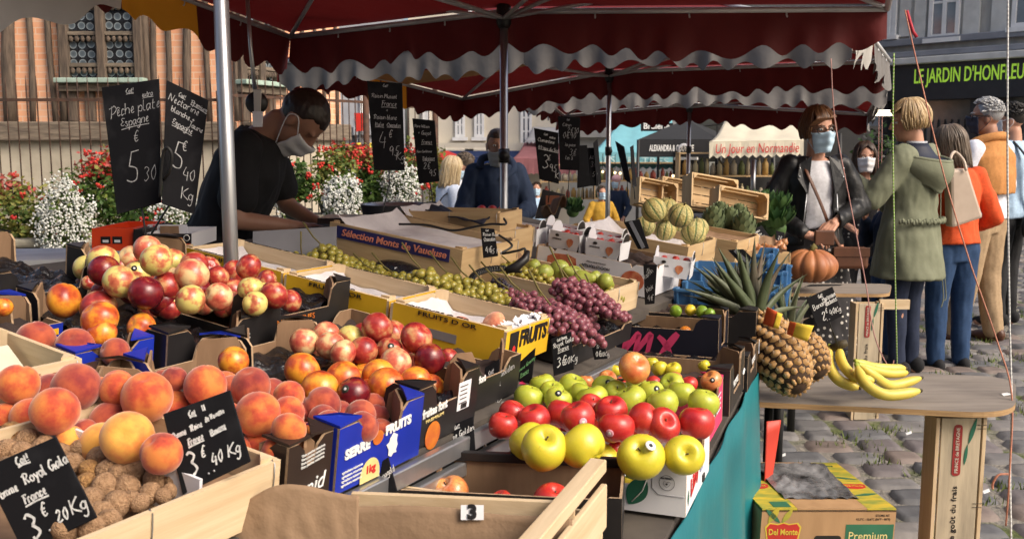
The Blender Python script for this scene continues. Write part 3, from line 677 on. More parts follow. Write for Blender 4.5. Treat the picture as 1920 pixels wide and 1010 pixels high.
def valance(o, a, b, drop, pitch, m, out=(0, 0, 0), seed=0, stripes=(), stripe_m=None, flare=.0, amp=.24, name='valance', wave=.014, spikes=False):
 """scalloped skirt hanging from a to b; inside of the stall is on the left of a->b seen from above"""
 a, b = V(a), V(b); d = b - a; Lh = d.length; ns = max(2, round(Lh / pitch)); per = 10; n = ns * per; nv = 5; r = random.Random(seed)
 nn = V((d.y, -d.x, 0)).normalized(); mb = MB(); ph = [r.uniform(-1, 1) for _ in range(ns + 2)]; dr = [1 + r.uniform(-.17, .17) for _ in range(ns + 2)]
 cols = []
 for i in range(n + 1):
  s = i / per; s = max(0, min(ns - 1e-6, s + .30 * math.sin(s * 1.37 + seed) * math.sin(PI * i / n))); k = int(s); f = s - k
  sc_ = .5 - .5 * math.cos(2 * PI * f) if not spikes else (1 - abs(2 * f - 1)) ** 1.4
  h = drop * (dr[k] * (1 - f) + dr[min(k + 1, ns)] * f) * (1 - amp + amp * sc_)
  col = []
  for j in range(nv + 1):
   v = j / nv; p = a + d * (i / n) + V((0, 0, -h * v))
   p += nn * (flare * v * drop + wave * v * math.sin(2 * PI * s * .63 + ph[0] + 1.3 * seed) * (1 + .6 * ph[k]) + wave * .7 * v * math.sin(s * 7.1 + seed)) + V(out)
   col.append(p)
  cols.append(col)
 w = nv + 1
 for i in range(n):
  s = (i + .5) / n; mm = m
  for (s0, s1) in stripes:
   if s0 < i / n < s1: mm = stripe_m
  mb.add(cols[i] + cols[i + 1], [(j, j + 1, w + j + 1, w + j) for j in range(nv)], mm, True)
 return mb.build(name, o, weld=True)
def canopy(label, farL, hub, farR, nearL, nearR, peak_h, poles=True, left_stripe=(), far_stripe=(), near_m=GREYV, seed=0, mast=None, drop=.175, nearskirt=True, rightskirt=True):
 farL, hub, farR, nearL, nearR = map(V, (farL, hub, farR, nearL, nearR))
 o = thing('market_canopy', label, 'canopy', (hub.x, hub.y, gz(hub.x, hub.y)))
 c = (farL + farR + nearL + nearR) / 4; c.z = peak_h; hubm = hub.copy(); midL = (farL + nearL) / 2 + V((0, 0, .03)); midR = (farR + nearR) / 2 + V((0, 0, .03)); midN = (nearL + nearR) / 2 + V((0, 0, .05))
 f = MB(); per = [farL, hubm, farR, midR, nearR, midN, nearL, midL]; U = V((0, 0, .02))
 for i in range(8):
  p, q = per[i] + U, per[(i + 1) % 8] + U; N = 8
  vs = [c]; fs = []
  for j in range(1, N + 1):
   for k in range(j + 1):
    e = p.lerp(q, k / j); x = c.lerp(e, j / N); x.z -= .06 * math.sin(PI * j / N); vs.append(x)
  idx = lambda j, k: 0 if j == 0 else 1 + j * (j + 1) // 2 - 1 + k
  for j in range(N):
   for k in range(j + 1):
    fs.append((idx(j, k), idx(j + 1, k + 1), idx(j + 1, k)))
    if k < j: fs.append((idx(j, k), idx(j, k + 1), idx(j + 1, k + 1)))
  f.add(vs, fs, REDC, True)
 f.build('canvas_roof', o)
 # orange stripe bands lying along the hub ribs
 for i in (7, 3):
  e = per[i]; g2 = MB(); s1 = e.lerp(farL if i == 7 else farR, .28); s2 = e.lerp(nearL if i == 7 else nearR, .28); top = hubm.lerp(c, .25)
  g2.grid(lambda u, v: s1.lerp(s2, u).lerp(top, v * .9) + V((0, 0, .0 - .03 * math.sin(PI * v))), 4, 8, ORGC); g2.build('orange_stripe', o)
 for i in (0, 2, 4, 6):
  b = MB(); b.tube([per[i], per[i].lerp(c, .5) - V((0, 0, .05)), c - V((0, 0, .06))], .011, TUBEW, 6); b.build('rib', o)
 for i in range(8):
  b = MB(); b.tube([per[i], per[(i + 1) % 8]], .013, TUBEW, 7); bo = b.build('edge_bar', o); WM[bo.name] = wm(o)
  n = 4; h = MB()
  for k in range(1, n):
   p = per[i].lerp(per[(i + 1) % 8], k / n); h.tube([p, p - V((0, 0, .022)), p - V((0, .012, .03))], .004, TUBEW, 5)
   hh = h.build('hook', bo); h = MB()
 for e in (farL, farR, midL, midR, nearL, nearR):       # fan of struts from the mast head
  b = MB(); b.tube([hub + V((0, -.02, -.03)), hub.lerp(e, .5) + V((0, 0, .10)), e.lerp(c, .12) + V((0, 0, .02))], .009, TUBEW, 6); b.build('strut', o)
 b = MB(); b.lathe([(.022, -.07), (.032, -.05), (.032, .02), (.022, .05)], BLKMET, 12, T(*hub)); b.build('mast_hub', o)
 D = V((0, 0, -.008))
 valance(o, farL + D, hubm + D, drop, .165, REDV, seed=seed + 1); valance(o, hubm + D, farR + D, drop, .165, REDV, seed=seed + 2)
 valance(o, nearL + D, midL + D, drop, .165, REDV, seed=seed + 3, stripes=left_stripe, stripe_m=ORGC); valance(o, midL + D, farL + D, drop, .165, REDV, seed=seed + 4, stripes=far_stripe, stripe_m=ORGC)
 if nearskirt: valance(o, nearR + D, midN + D, drop * 1.02, .165, near_m, seed=seed + 5); valance(o, midN + D, nearL + D, drop * 1.02, .165, near_m, seed=seed + 6)
 if rightskirt: valance(o, farR + D, midR + D, drop, .165, near_m, seed=seed + 7); valance(o, midR + D, nearR + D, drop, .165, PALEV, seed=seed + 8, flare=.12, amp=.6, spikes=True)
 m0 = V(mast) if mast else hub; b = MB(); b.tube([(m0.x, m0.y, gz(m0.x, m0.y)), (m0.x, m0.y, hub.z + .03)], .0175, STEEL, 16)
 mo = b.build('mast', o); WM[mo.name] = wm(o)
 b = MB(); z = 1.40; b.ell((m0.x, m0.y - .03, z), (.026, .02, .026), BLACK, 14, 9); b.tube([(m0.x, m0.y, z - .03), (m0.x, m0.y, z + .03)], .024, BLACK, 12); b.build('clamp_knob', mo)
 return o
canopy('red market canopy nearest the camera, over the peaches and apples', (-1.08, 4.83, 1.967), (-.035, 4.25, 2.01), (1.50, 3.98, 1.985), (-2.36, 2.55, 2.30), (.78, 1.85, 2.12), 2.62, far_stripe=((.24, .55),), seed=0, nearskirt=False, rightskirt=False)
canopy('second red market canopy in the row, over the melons', (-.39, 7.75, 1.80), (.69, 7.0, 1.955), (2.33, 6.1, 1.955), (-1.5, 6.35, 1.97), (1.63, 4.75, 2.01), 2.55, seed=20, far_stripe=((0, .3),), left_stripe=((.86, 1),))
canopy('third red market canopy, farthest back by the cream awning', (.5, 9.35, 1.71), (1.58, 8.75, 1.80), (3.06, 8.46, 1.70), (.1, 8.2, 1.88), (2.86, 7.5, 1.90), 2.5, seed=40)
b = MB(); a_ = bpy.data.objects['market_canopy']
b.grid(lambda u, v: at(-30 + 262 * u, -40, 3.05 + .35 * u) + V((0, -.04 * math.sin(u * 8) * v, -(.165 - .075 * u + .018 * math.sin(u * 13 + .6)) * v)), 30, 6, PALEV); b.build('rain_flap', a_)
# front pole of the nearest canopy
o = thing('canopy_pole', 'thick shiny steel canopy pole rising from the nectarine boxes', 'pole', (at(437, 600, 2.34).x, 2.34, 0))
b = MB(); q = at(439, 600, 2.34); b.tube([(q.x - .0, q.y, .3), (q.x - .004, q.y, 2.35)], .0178, STEEL, 20); b.build('tube', o)
b = MB(); b.lathe([(.025, 2.30), (.03, 2.31), (.03, 2.37), (.02, 2.4)], BLKMET, 14, T(q.x, q.y, 0)); b.build('socket', o)
# scale hanging hook: hose with black disc and white clamp
o = thing('hanging_clamp', 'grey rod with black round clamp and white strap beside the pole', 'clamp', at(481, 200, 3.6))
b = MB(); b.tube([at(462, -30, 3.6), at(470, 90, 3.6), at(478, 170, 3.6)], .0075, STEEL, 8); b.build('rod', o)
b = MB(); b.lathe([(.001, -.012), (.036, -.012), (.041, -.004), (.041, .004), (.036, .012), (.001, .012)], BLACK, 22, frame(at(481, 193, 3.6), (1, 0, 0), (0, 0, 1))); b.build('disc', o)
b = MB(); b.slab([at(475, 168, 3.57), at(490, 168, 3.57), at(488, 212, 3.57), at(476, 212, 3.57)], .008, mat('off_white_plastic', (.62, .60, .56), bump=0), V((0, -1, 0))); b.slab([at(473, 209, 3.56), at(492, 209, 3.56), at(491, 238, 3.56), at(474, 238, 3.56)], .014, WHITE, V((0, -1, 0))); st_ = b.build('strap', o, bevel=.002)
# guy ropes
def rope(label, pts, r_, m):
 b = MB(); b.tube(catmull(pts, 8), r_, m, 6); tag(b.build('guy_rope'), label, 'rope')
def rope_mat(name, a, b2):
 m, t, b = nodes(name); v = coords(t, (1, 1, 1)); w = t.nodes.new('ShaderNodeTexWave'); w.bands_direction = 'Z'; w.inputs['Scale'].default_value = 22; t.links.new(v, w.inputs[0])
 t.links.new(ramp(t, [(.45, a), (.55, b2)], w.outputs['Fac']), b.inputs['Base Color']); b.inputs['Roughness'].default_value = .8; return m
RG = rope_mat('green_rope', (.20, .42, .04), (.48, .55, .30)); RO = mat('orange_rope', (.50, .20, .12), (.36, .14, .09), scale=60, bump=.3); RW = rope_mat('white_rope', (.42, .42, .42), (.60, .60, .58)); RP = mat('pink_rope', (.42, .22, .19), (.32, .15, .13), scale=60)
rope('lime green and white guy rope in front of the green parka', [at(1676, 100, 4.0), at(1674, 250, 4.05), at(1677, 450, 4.1), at(1681, 640, 4.2), at(1682, 690, 4.3)], .0028, RG)
rope('long orange guy rope slanting down across the beige shoulder bag', [at(1697, 20, 3.9), at(1722, 130, 3.7), at(1765, 310, 3.5), at(1815, 480, 3.35), at(1870, 640, 3.2), at(1897, 740, 3.1), at(1893, 890, 3.0), at(1886, 985, 3.0)], .0028, RO)
rope('twisted white guy rope hanging at the right edge', [at(1890, -10, 3.3), at(1889, 300, 3.25), at(1893, 600, 3.2), at(1897, 760, 3.15), at(1894, 880, 3.1), at(1896, 1020, 3.05)], .0032, RW)
rope('thin pink guy rope in front of the leather jacket', [at(1558, 110, 4.3), at(1566, 230, 4.3), at(1596, 390, 4.2), at(1623, 530, 4.1), at(1640, 630, 4.0), at(1668, 690, 3.9), at(1676, 675, 3.9)], .0025, RP)
rope('pair of thin cords beside the white-masked woman, the left one', [at(1648, 205, 6.6), at(1647, 300, 6.6), at(1645, 335, 6.6)], .003, RP)
rope('pair of thin cords beside the white-masked woman, the right one', [at(1654, 205, 6.6), at(1653, 300, 6.6), at(1650, 335, 6.6)], .003, RP)
rope('loose orange rope end curling on the right', [at(1890, 888, 3.0), at(1872, 890, 3.0), at(1862, 905, 3.0), at(1861, 916, 3.0)], .0035, RO)
b = MB(); b.tube([at(1700, 20, 4.0), at(1712, 60, 4.0), at(1719, 70, 4.0)], .007, mat('red_strap', (.45, .02, .04), bump=0), 8); tag(b.build('red_strut'), 'short red strut at the right corner of the front canopy', 'strut')
# ================================================================ display tables
LO = V((-.011, 1.917, .93)); LU = V((.4835, .8755, 0)).normalized(); _t = math.radians(7.5)
LB = V((-.8755 * math.cos(_t), .4835 * math.cos(_t), math.sin(_t))).normalized(); LN = LU.cross(LB).normalized()
def Lp(a, b, h=0): return LO + LU * a + LB * b + LN * h
def Lf(a, b, h=0, rot=0, tilt=0): return frame(Lp(a, b, h), LU, LB) @ Rz(rot) @ Rx(tilt)
def Lpx(px, py, h): return onpl(px, py, LO + LN * h, LN)
RO_ = V((.308, 1.655, .79)); RX = V((.9386, -.345, 0)); RE = V((.345, .9386, 0))
def Rp(x, e, z=0): return RO_ + RX * x + RE * e + V((0, 0, z))
def Rf(x, e, z=0, rot=0, tilt=0): return frame(Rp(x, e, z), RX, RE) @ Rz(rot) @ Rx(tilt)
TABLEM = mat('table_board', (.10, .085, .07), (.06, .05, .045), rough=.8, scale=8)
o = thing('display_table', 'long sloping stall table with metal edge rail under the left fruit boxes', 'table', (LO.x, LO.y, 0))
b = MB(); b.slab([Lp(-1.5, -.01, -.004), Lp(.62, -.01, -.004), Lp(.62, 1.5, -.004), Lp(-1.5, 1.5, -.004)], .03, TABLEM, LN); b.slab([Lp(.623, .13, -.004), Lp(2.5, .13, -.004), Lp(2.5, 1.5, -.004), Lp(.623, 1.5, -.004)], .03, TABLEM, LN); b.build('table_top', o)
b = MB()
for dz, dy, hh in ((-.024, -.03, .032), (-.062, -.036, .026), (-.098, -.03, .03)):
 b.beam(Lp(-1.5, 0) + V((0, 0, dz)) - LB * 0 + V((.8755, -.4835, 0)) * -dy, Lp(.62, 0) + V((0, 0, dz)) + V((.8755, -.4835, 0)) * -dy, .018, hh, STEEL)
b.build('edge_rail', o, bevel=.003)
b = MB(); b.beam(Lp(-1.5, 0) + V((.012, -.006, -.075)), Lp(.62, 0) + V((.012, -.006, -.075)), .02, .11, BLKMET); b.build('rail_backing', o)
CLOTHB = mat('dark_stall_skirt', (.02, .02, .022), rough=.9, bump=.1)
b = MB();
for a0, a1, bb in ((-1.5, .62, 0), (.63, 2.5, .15)): b.slab([Lp(a0, bb) + V((-.03, .02, -.9)), Lp(a1, bb) + V((-.03, .02, -.9)), Lp(a1, bb) + V((-.03, .02, -.04)), Lp(a0, bb) + V((-.03, .02, -.04))], .01, CLOTHB)
b.build('skirt', o)
for a in (-1.4, .2, 1.4, 2.4):
 for bb in (.2, 1.42):
  q = Lp(a, bb, -.03); b = MB(); b.tube([q, V((q.x, q.y, 0 if q.y < 6 else gz(q.x, q.y)))], .02, STEEL, 8); b.build('leg', o)
TEAL = mat('teal_oilcloth', (.012, .16, .18), (.008, .11, .13), rough=.45, scale=4, bump=.3, bscale=5, bdist=.02, lo=.3, hi=.7)
o = thing('apple_table', 'low stall table with teal cloth side under the apple boxes', 'table', Rp(-.3, .6, -.79))
b = MB(); b.slab([Rp(-.7, -.55, -.006), Rp(-.02, -.55, -.006), Rp(-.02, 2.5, -.006), Rp(-.7, 2.5, -.006)], .03, TABLEM, V((0, 0, 1))); b.build('table_top', o)
def tealfn(u, v):
 e = -.45 + u * 1.72; return Rp(-.008 + .016 * math.sin(e * 17) * (.25 + v) + .007 * math.sin(e * 41 + 1) * v + .02 * v, e, -.012 - v * .765)
b = MB(); b.grid(tealfn, 90, 8, TEAL); b.build('teal_side_cloth', o, solid=.003)
b = MB(); b.grid(lambda u, v: Rp(-.7 + u * .69, -.47 + .012 * math.sin(u * 40) * v, -.012 - v * .76), 50, 6, TEAL); b.build('front_cloth', o, solid=.003)
for x in (-.66, -.05):
 for e in (-.5, 1.31, 2.4):
  b = MB(); b.tube([Rp(x, e, -.036), Rp(x, e, -.79)], .018, BLKMET, 8); b.build('leg', o)
REDCL = mat('coral_oilcloth', (.58, .06, .035), (.5, .045, .03), rough=.5, bump=.2, scale=5)
b = MB(); b.grid(lambda u, v: Rp(.02 + u * .040 * (1 - .55 * v), 1.28 + u * .03, -.17 - v * (.34 - .14 * u)), 8, 8, REDCL); b.build('coral_flap', o, solid=.003)
b = MB(); b.slab([Rp(-.32, -.02, -.03), Rp(-.03, -.02, -.03), Rp(-.03, .26, -.012), Rp(-.32, .26, -.012)], .02, REDCL, V((0, 0, 1)))
b.slab([Rp(-.32, -.03, -.2), Rp(-.03, -.03, -.2), Rp(-.03, -.024, -.008), Rp(-.32, -.024, -.008)], .01, REDCL, V((-.345, -.94, 0))); b.build('coral_front_flap', o)
# ================================================================ box builders
def wallout(l, h, tab, cw, low):
 return [(0, 0), (l, 0), (l, h + tab), (l - cw, h + tab), (l - cw - .014, h + tab - .012), (l - cw - .022, h * low), (cw + .022, h * low), (cw + .014, h + tab - .012), (cw, h + tab), (0, h + tab)]
def carton(label, M, lx, ly, h, outer, tab=.018, cw=.05, lowx=.75, lowy=.4, inner=KRAFT, film=None, group=None, tabs=True, name='fruit_carton', fill=None, tabc=None):
 o = thing(name, label, 'carton', M, group); t = .0045; r = random.Random(hash(label) % 9999 if False else len(label) * 7)
 W = {}
 for key, fr, l, low in (('f', frame((lx, 0, 0), (-1, 0, 0), (0, 0, 1)), lx, lowx), ('k', frame((0, ly, 0), (1, 0, 0), (0, 0, 1)), lx, lowx),
       ('l', frame((0, t, 0), (0, 1, 0), (0, 0, 1)), ly - 2 * t, lowy), ('r', frame((lx, ly - t, 0), (0, -1, 0), (0, 0, 1)), ly - 2 * t, lowy)):
  b = MB(); ww = min(cw, l * .2); b.prism(wallout(l, h, tab, ww, low), t, outer, inner, fr, me=KRAFT_D); p = b.build('side_panel', o, local=True); WM[p.name] = wm(o); W[key] = p
 b = MB(); b.box((lx / 2, ly / 2, .004), (lx - .012, ly - .012, .006), inner); b.build('base_panel', o, local=True)
 if tabs:
  c = .055
  for (cx, cy, sx, sy) in ((t, t, 1, 1), (lx - t, t, -1, 1), (t, ly - t, 1, -1), (lx - t, ly - t, -1, -1)):
   p0, p1 = V((cx + sx * c, cy, .004)), V((cx, cy + sy * c, .004)); hh = h + tab * 1.1 - .006; d = p1 - p0; l = d.length
   if (d.cross(V((0, 0, 1)))).dot(V((sx, sy, 0))) > 0: p0, p1 = p1, p0; d = -d
   ou = [(0, 0), (l, 0), (l, hh * .93), (l * .9, hh), (l * .12, hh + r.uniform(-.006, .008)), (0, hh * .9)]
   b = MB(); b.prism(ou, .004, KRAFT, tabc or KRAFT, frame(p0, d, (0, 0, 1))); b.build('corner_tab', o, local=True)
   b = MB(); q = .052; z = h + tab + .001; a = V((cx - sx * t, cy - sy * t, z)); lift = r.uniform(0, .012)
   v3 = [a, a + V((sx * q, 0, lift * .5)), a + V((sx * q * .5, sy * q * .5, lift)), a + V((0, sy * q, lift * .3))]
   b.add(v3 + [p + V((0, 0, .004)) for p in v3], [(0, 1, 2, 3), (7, 6, 5, 4), (0, 4, 5, 1), (1, 5, 6, 2), (2, 6, 7, 3), (3, 7, 4, 0)], outer); b.build('corner_flap', o, local=True)
 if fill is not None:
  fh, fm = fill; b = MB(); nx = max(6, int(lx / .03)); ny = max(6, int(ly / .03)); sd = r.random() * 40
  b.grid(lambda u, v: V((.006 + u * (lx - .012), .006 + v * (ly - .012), fh + .014 * mnoise.noise(V((u * lx * 22, v * ly * 22, sd))) + .010 * math.cos(u * lx * 85) * math.cos(v * ly * 85))), nx * 3, ny * 3, fm); b.build('tray_liner', o, local=True)
 return o, W
def crate(label, M, lx, ly, h, woods=PINE, outer=None, gap=.0, end_h=None, name='wooden_crate', paper=None, base=True, group=None, slot=False):
 o = thing(name, label, 'crate', M, group); t = .007; W = {}; eh = end_h or h; r = random.Random(int(lx * 991 + ly * 77))
 ox = outer or woods[0]; oy = outer or woods[1]
 rows = 1 if not gap else 2
 for key, y0, s in (('f', 0, 1), ('k', ly, -1)):
  for k in range(rows):
   z0, z1 = (.004, h) if rows == 1 else ((.004, h * .42) if k == 0 else (h * .55, h)); b = MB()
   b.prism([(0, z0), (lx, z0), (lx, z1), (0, z1)], t, ox, woods[0], frame((lx if s > 0 else 0, y0, 0), (-s, 0, 0), (0, 0, 1)), me=woods[0])
   p = b.build('side_slat', o, local=True, bevel=.0012); WM[p.name] = wm(o); W[key] = p
 for key, x0, s in (('l', 0, 1), ('r', lx, -1)):
  b = MB(); hh = eh
  ou = [(t, 0), (ly - t, 0), (ly - t, hh), (t, hh)]
  b.prism(ou, .009, oy, woods[1], frame((x0, 0 if s > 0 else ly, 0), (0, s, 0), (0, 0, 1)), me=woods[1]); p = b.build('end_panel', o, local=True, bevel=.0012); WM[p.name] = wm(o); W[key] = p
 for cx, cy, sx, sy in ((.009, t, 1, 1), (lx - .009, t, -1, 1), (.009, ly - t, 1, -1), (lx - .009, ly - t, -1, -1)):
  b = MB(); c = .024; b.prism([(0, 0), (sx * c, 0), (0, sy * c)], eh + .004, woods[2], woods[2], T(cx, cy, .001)); b.build('corner_post', o, local=True)
 for k in range(4 if base else 0):
  b = MB(); b.box((lx / 2, ly * (k + .5) / 4, .003), (lx - .02, ly / 4.6, .005), woods[0]); b.build('base_slat', o, local=True)
 for (cx, key) in ((lx * .5, 'f'), (lx * .97, 'f')):
  b = MB(); b.tube([(cx, -.0012, h * .55), (cx, -.0022, h * .75), (cx, -.0012, h * .97), (cx, .004, h + .002), (cx, t + .001, h * .9)], .0009, STEEL, 5); b.build('wire_staple', o, local=True)
 if paper:
  fh, fm = paper; b = MB(); sd = r.random() * 30
  b.grid(lambda u, v: V((.012 + u * (lx - .024), .012 + v * (ly - .024), fh + .006 * mnoise.noise(V((u * 6, v * 6, sd))) + (.05 * max(0, abs(v - .5) * 2 - .72) * 3 if v > .5 else 0) + .02 * max(0, abs(u - .5) * 2 - .85) * 4)), 30, 30, fm); b.build('paper_liner', o, local=True)
 return o, W
def on(o, side, lx, ly, x, z, rot=0, out=.0012):
 """text/print matrix on an outside wall (x right, y up) in world"""
 if side == 'f': m = frame((x, -out, z), (1, 0, 0), (0, 0, 1))
 elif side == 'l': m = frame((-out, ly - x, z), (0, -1, 0), (0, 0, 1))
 elif side == 'r': m = frame((lx + out, x, z), (0, 1, 0), (0, 0, 1))
 return wm(o) @ m @ Rz(rot)
def patch(p, M, w, h, m, name='printed_panel', pts=None, th=.0005):
 b = MB(); ou = pts or [(-w / 2, -h / 2), (w / 2, -h / 2), (w / 2, h / 2), (-w / 2, h / 2)]
 b.prism(ou, th, m, m, M); return b.build(name, p)
def leafpts(l, w, n=10): return [(l * i / n, w * math.sin(PI * i / n) ** .8) for i in range(n + 1)] + [(l * i / n, -w * math.sin(PI * i / n) ** .8) for i in range(n - 1, 0, -1)]
def circ(r, n=20, sx=1): return [(r * sx * math.cos(2 * PI * i / n), r * math.sin(2 * PI * i / n)) for i in range(n)]
ORANGEP = mat('orange_print', (.55, .17, .02), (.45, .10, .02), rough=.5, scale=40, bump=0)
CREAMP = mat('cream_print', (.75, .60, .25), rough=.5, bump=0)
TISSUE = mat('tissue_paper', (.62, .59, .60), (.50, .47, .49), rough=.8, scale=9, bump=.5, bscale=12, bdist=.02)
FILM = PLASTIC_SHEET
# ---- left display, front row -------------------------------------------------
DK = mat('dark_tray', (.05, .03, .025), (.03, .02, .018), rough=.9, bump=.2)
lx, ly = .222, .47
o, W = carton('blue printed peach carton with a white map of France on its front', Lf(-.574, -.025), lx, ly, .085, BLUEP, tab=.02, lowx=.78, fill=(.05, DK))
lettering('SERRE', W['f'], on(o, 'f', lx, ly, .047, .060, .05), .021, WHITEC, width=.062, bold=.0012)
lettering('FRUITS', W['f'], on(o, 'f', lx, ly, .152, .072, .05), .021, WHITEC, width=.070, bold=.0012)
fr = [(0, .034), (.006, .030), (.014, .026), (.012, .014), (.016, .004), (.012, -.006), (.015, -.012), (.004, -.012), (-.002, -.018), (-.012, -.012), (-.012, 0), (-.02, .012), (-.012, .016), (-.010, .024)]
patch(W['f'], on(o, 'f', lx, ly, .140, .036), 0, 0, WHITEC, 'map_print', [(x * .85, y * .8) for x, y in fr])
patch(W['f'], on(o, 'f', lx, ly, .084, .006), 0, 0, CREAMP, 'weight_badge', [(x, y) for x, y in circ(.030, 24, .85) if y > -.012])
lettering('1kg', W['f'], on(o, 'f', lx, ly, .084, .018, .05, .002), .018, REDINK, bold=.0006)
patch(W['f'], on(o, 'f', lx, ly, .098, .066), 0, 0, ORANGEP, 'fruit_print', circ(.012, 16, 1.15))
for i in range(4): lettering('agriculture raisonnee', W['f'], on(o, 'f', lx, ly, .038, .032 - i * .007, .03), .006, WHITEC, width=.05)
lx, ly = .20, .45
o, W = carton('black carton of orange nectarines with white fruites font lettering and a barcode slip', Lf(-.345, -.01), lx, ly, .088, BLACK, tab=.02, fill=(.045, FILM))
DKRED = mat('maroon_print', (.05, .012, .008), (.03, .01, .008), rough=.4, bump=0)
lettering('fruites font', W['f'], on(o, 'f', lx, ly, .055, .062, .06), .022, WHITEC, width=.078, bold=.0008)
lettering('PREMIUM', W['f'], on(o, 'f', lx, ly, .057, .046, .06), .008, CREAMP, width=.055)
patch(W['f'], on(o, 'f', lx, ly, .055, .014), 0, 0, ORANGEP, 'peach_print', circ(.026, 20, .9))
patch(W['f'], on(o, 'f', lx, ly, .150, .066, .0), .042, .054, WHITE, 'delivery_slip')
for i in range(5): patch(W['f'], on(o, 'f', lx, ly, .146, .085 - i * .008, 0, .0022), .026 - .004 * (i % 2), .0016, BLACK, 'slip_text')
for i in range(7): patch(W['f'], on(o, 'f', lx, ly, .142 + i * .003, .046, 0, .0022), .0014, .010, BLACK, 'barcode')
lx, ly = .215, .45
o, W = carton('black carton of red and cream nectarines next to the yellow crates', Lf(-.135, .02), lx, ly, .080, BLACK, tab=.004, lowy=.6, tabs=False, fill=(.05, DK))
for cx, an in ((.01, -.6), (.15, .6)): b = MB(); b.prism([(0, 0), (.055, 0), (.055, .09), (.045, .108), (.012, .106), (0, .09)], .004, KRAFT, KRAFT, frame((cx, .05 if an < 0 else .012, .006), (math.cos(an), math.sin(an), 0), (0, 0, 1))); b.build('corner_tab', o, local=True)
lettering('fruites font', W['f'], on(o, 'f', lx, ly, .035, .062, .05), .020, WHITEC, width=.07, bold=.0008)
# ---- yellow crates -----------------------------------------------------------
YB = mat('yellow_print_wood', (.74, .45, .02), (.64, .37, .015), rough=.55, scale=7, bump=.08)
def ycrate(label, a, b0, b1, txt, pp=None):
 lx, ly = .205, b1 - b0; o, W = crate(label, Lf(a, b0, .03), lx, ly, .085, woods=PALE, outer=YB, end_h=.088, paper=pp or (.035, TISSUE)); return o, W, lx, ly
yc = []
for lab, a, b0, b1 in (('yellow printed crate of flat peaches with white paper frill, at the aisle end', .10, .07, .375), ('middle yellow crate of the row, lined with tissue and nearly empty', .108, .385, .70), ('yellow crate farthest from the aisle, empty but for tissue', .115, .71, 1.06)):
 o, W, lx, ly = ycrate(lab, a, b0, b1, None); yc.append(o)
 # long wall facing the camera (x=0 side): yellow outside, dark stencil letters along rims
 for side in ('l',):
  lettering('FRUITS D OR', W['l'], on(o, 'l', lx, ly, ly * .5, .090 - .012), .014, BLACK, width=ly * .5)
  patch(W['l'], on(o, 'l', lx, ly, ly * .45, .040), .09, .020, mat('slot_shadow', (.25, .23, .22), bump=0), 'hand_slot')
 m = wm(o) @ frame((.0045, ly * .6, .0895), (0, -1, 0), (1, 0, 0)); lettering('PRIMEURS D OR', W['l'], m, .0085, BLACK, width=ly * .55)
 m = wm(o) @ frame((lx - .0045, ly * .6, .0895), (0, -1, 0), (1, 0, 0)); lettering('PRIMEURS D OR', W['r'], m, .0085, BLACK, width=ly * .55)
 if b0 < .1:
  lettering('FRUITS', W['f'], on(o, 'f', lx, ly, .125, .058), .050, BLACK, width=.13, bold=.002, shear=.1)
  patch(W['f'], on(o, 'f', lx, ly, .035, .045), .038, .07, BLACK, 'dark_label'); patch(W['f'], on(o, 'f', lx, ly, .035, .040, 0, .0022), 0, 0, REDINK, 'tomato_print', circ(.009, 12, .8))
  f = MB(); r = random.Random(8)
  for i in range(16):
   for k in range(3):
    c = V((.015 + i * .0115, .014 + k * .011, .072 + .012 * r.random())); f.add([c + V((-.008, -.006, 0)), c + V((.008, -.005, r.uniform(0, .012))), c + V((.007, .008, .014 * r.random())), c + V((-.006, .007, r.uniform(.004, .018)))], [(0, 1, 2, 3)], WHITE)
  f.build('paper_frill', o, local=True)
# ---- walnut crate and black peach carton at lower left ----------------------------
o, W = crate('pale wooden crate of walnuts nearest the camera, price board stuck on its rim', Lf(-1.13, -.012), .445, .34, .088, woods=PALE, paper=(.03, KRAFT))
b = MB(); b.box((.318, .17, .055), (.005, .30, .075), WHITE); b.build('divider', o, local=True)
o, W = carton('dark brown carton with handwritten white script, left of the blue peach carton', Lf(-.676, -.018), .096, .46, .088, mat('brown_print', (.03, .018, .014), rough=.45, bump=.05), tab=.015, cw=.02, fill=(.04, DK))
lettering('nid', W['f'], on(o, 'f', .096, .46, .060, .030, .1), .034, WHITEC, shear=.3);
for i in range(4): lettering('filiera peaches nectarines', W['f'], on(o, 'f', .096, .46, .052, .085 - i * .006, .1), .0055, WHITEC, width=.05)
carton('plain brown carton under the back of the peach heap', Lf(-1.16, .345), .50, .135, .08, KRAFT, tabs=False, fill=(.05, DK))
# ---- second row (b .48 - .95) ---------------------------------------------------
lx, ly = .165, .42
o, W = carton('blue agriculture raisonnee carton with torn kraft tabs behind the peach heap', Lf(-.625, .50), lx, ly, .082, BLUEP, tab=.022, fill=(.05, DK))
lettering('Agriculture raisonnée', W['f'], on(o, 'f', lx, ly, .112, .043, .03), .013, WHITEC, width=.088)
lettering('Sécurité / Environnement', W['f'], on(o, 'f', lx, ly, .112, .026, .03), .012, WHITEC, width=.088)
patch(W['f'], on(o, 'f', lx, ly, .05, .062), 0, 0, KRAFT, 'torn_tab', [(-.022, -.014), (.022, -.014), (.022, .018), (.012, .026), (-.016, .022), (-.024, .01)], .003)
patch(W['f'], on(o, 'f', lx, ly, .030, .030), .018, .014, WHITE, 'small_label')
lx, ly = .235, .44
o, W = carton('black carton with crumpled film and a single orange nectarine behind the blue carton', Lf(-.45, .475), lx, ly, .09, BLACK, tab=.022, fill=(.05, FILM))
lettering('fruites font', W['f'], on(o, 'f', lx, ly, .17, .075, .05), .022, WHITEC, width=.08)
o, W = carton('big black carton heaped with white nectarines behind the steel pole', Lf(-.205, .49, .03), .30, .60, .085, BLACK, tab=.03, fill=(.06, FILM))
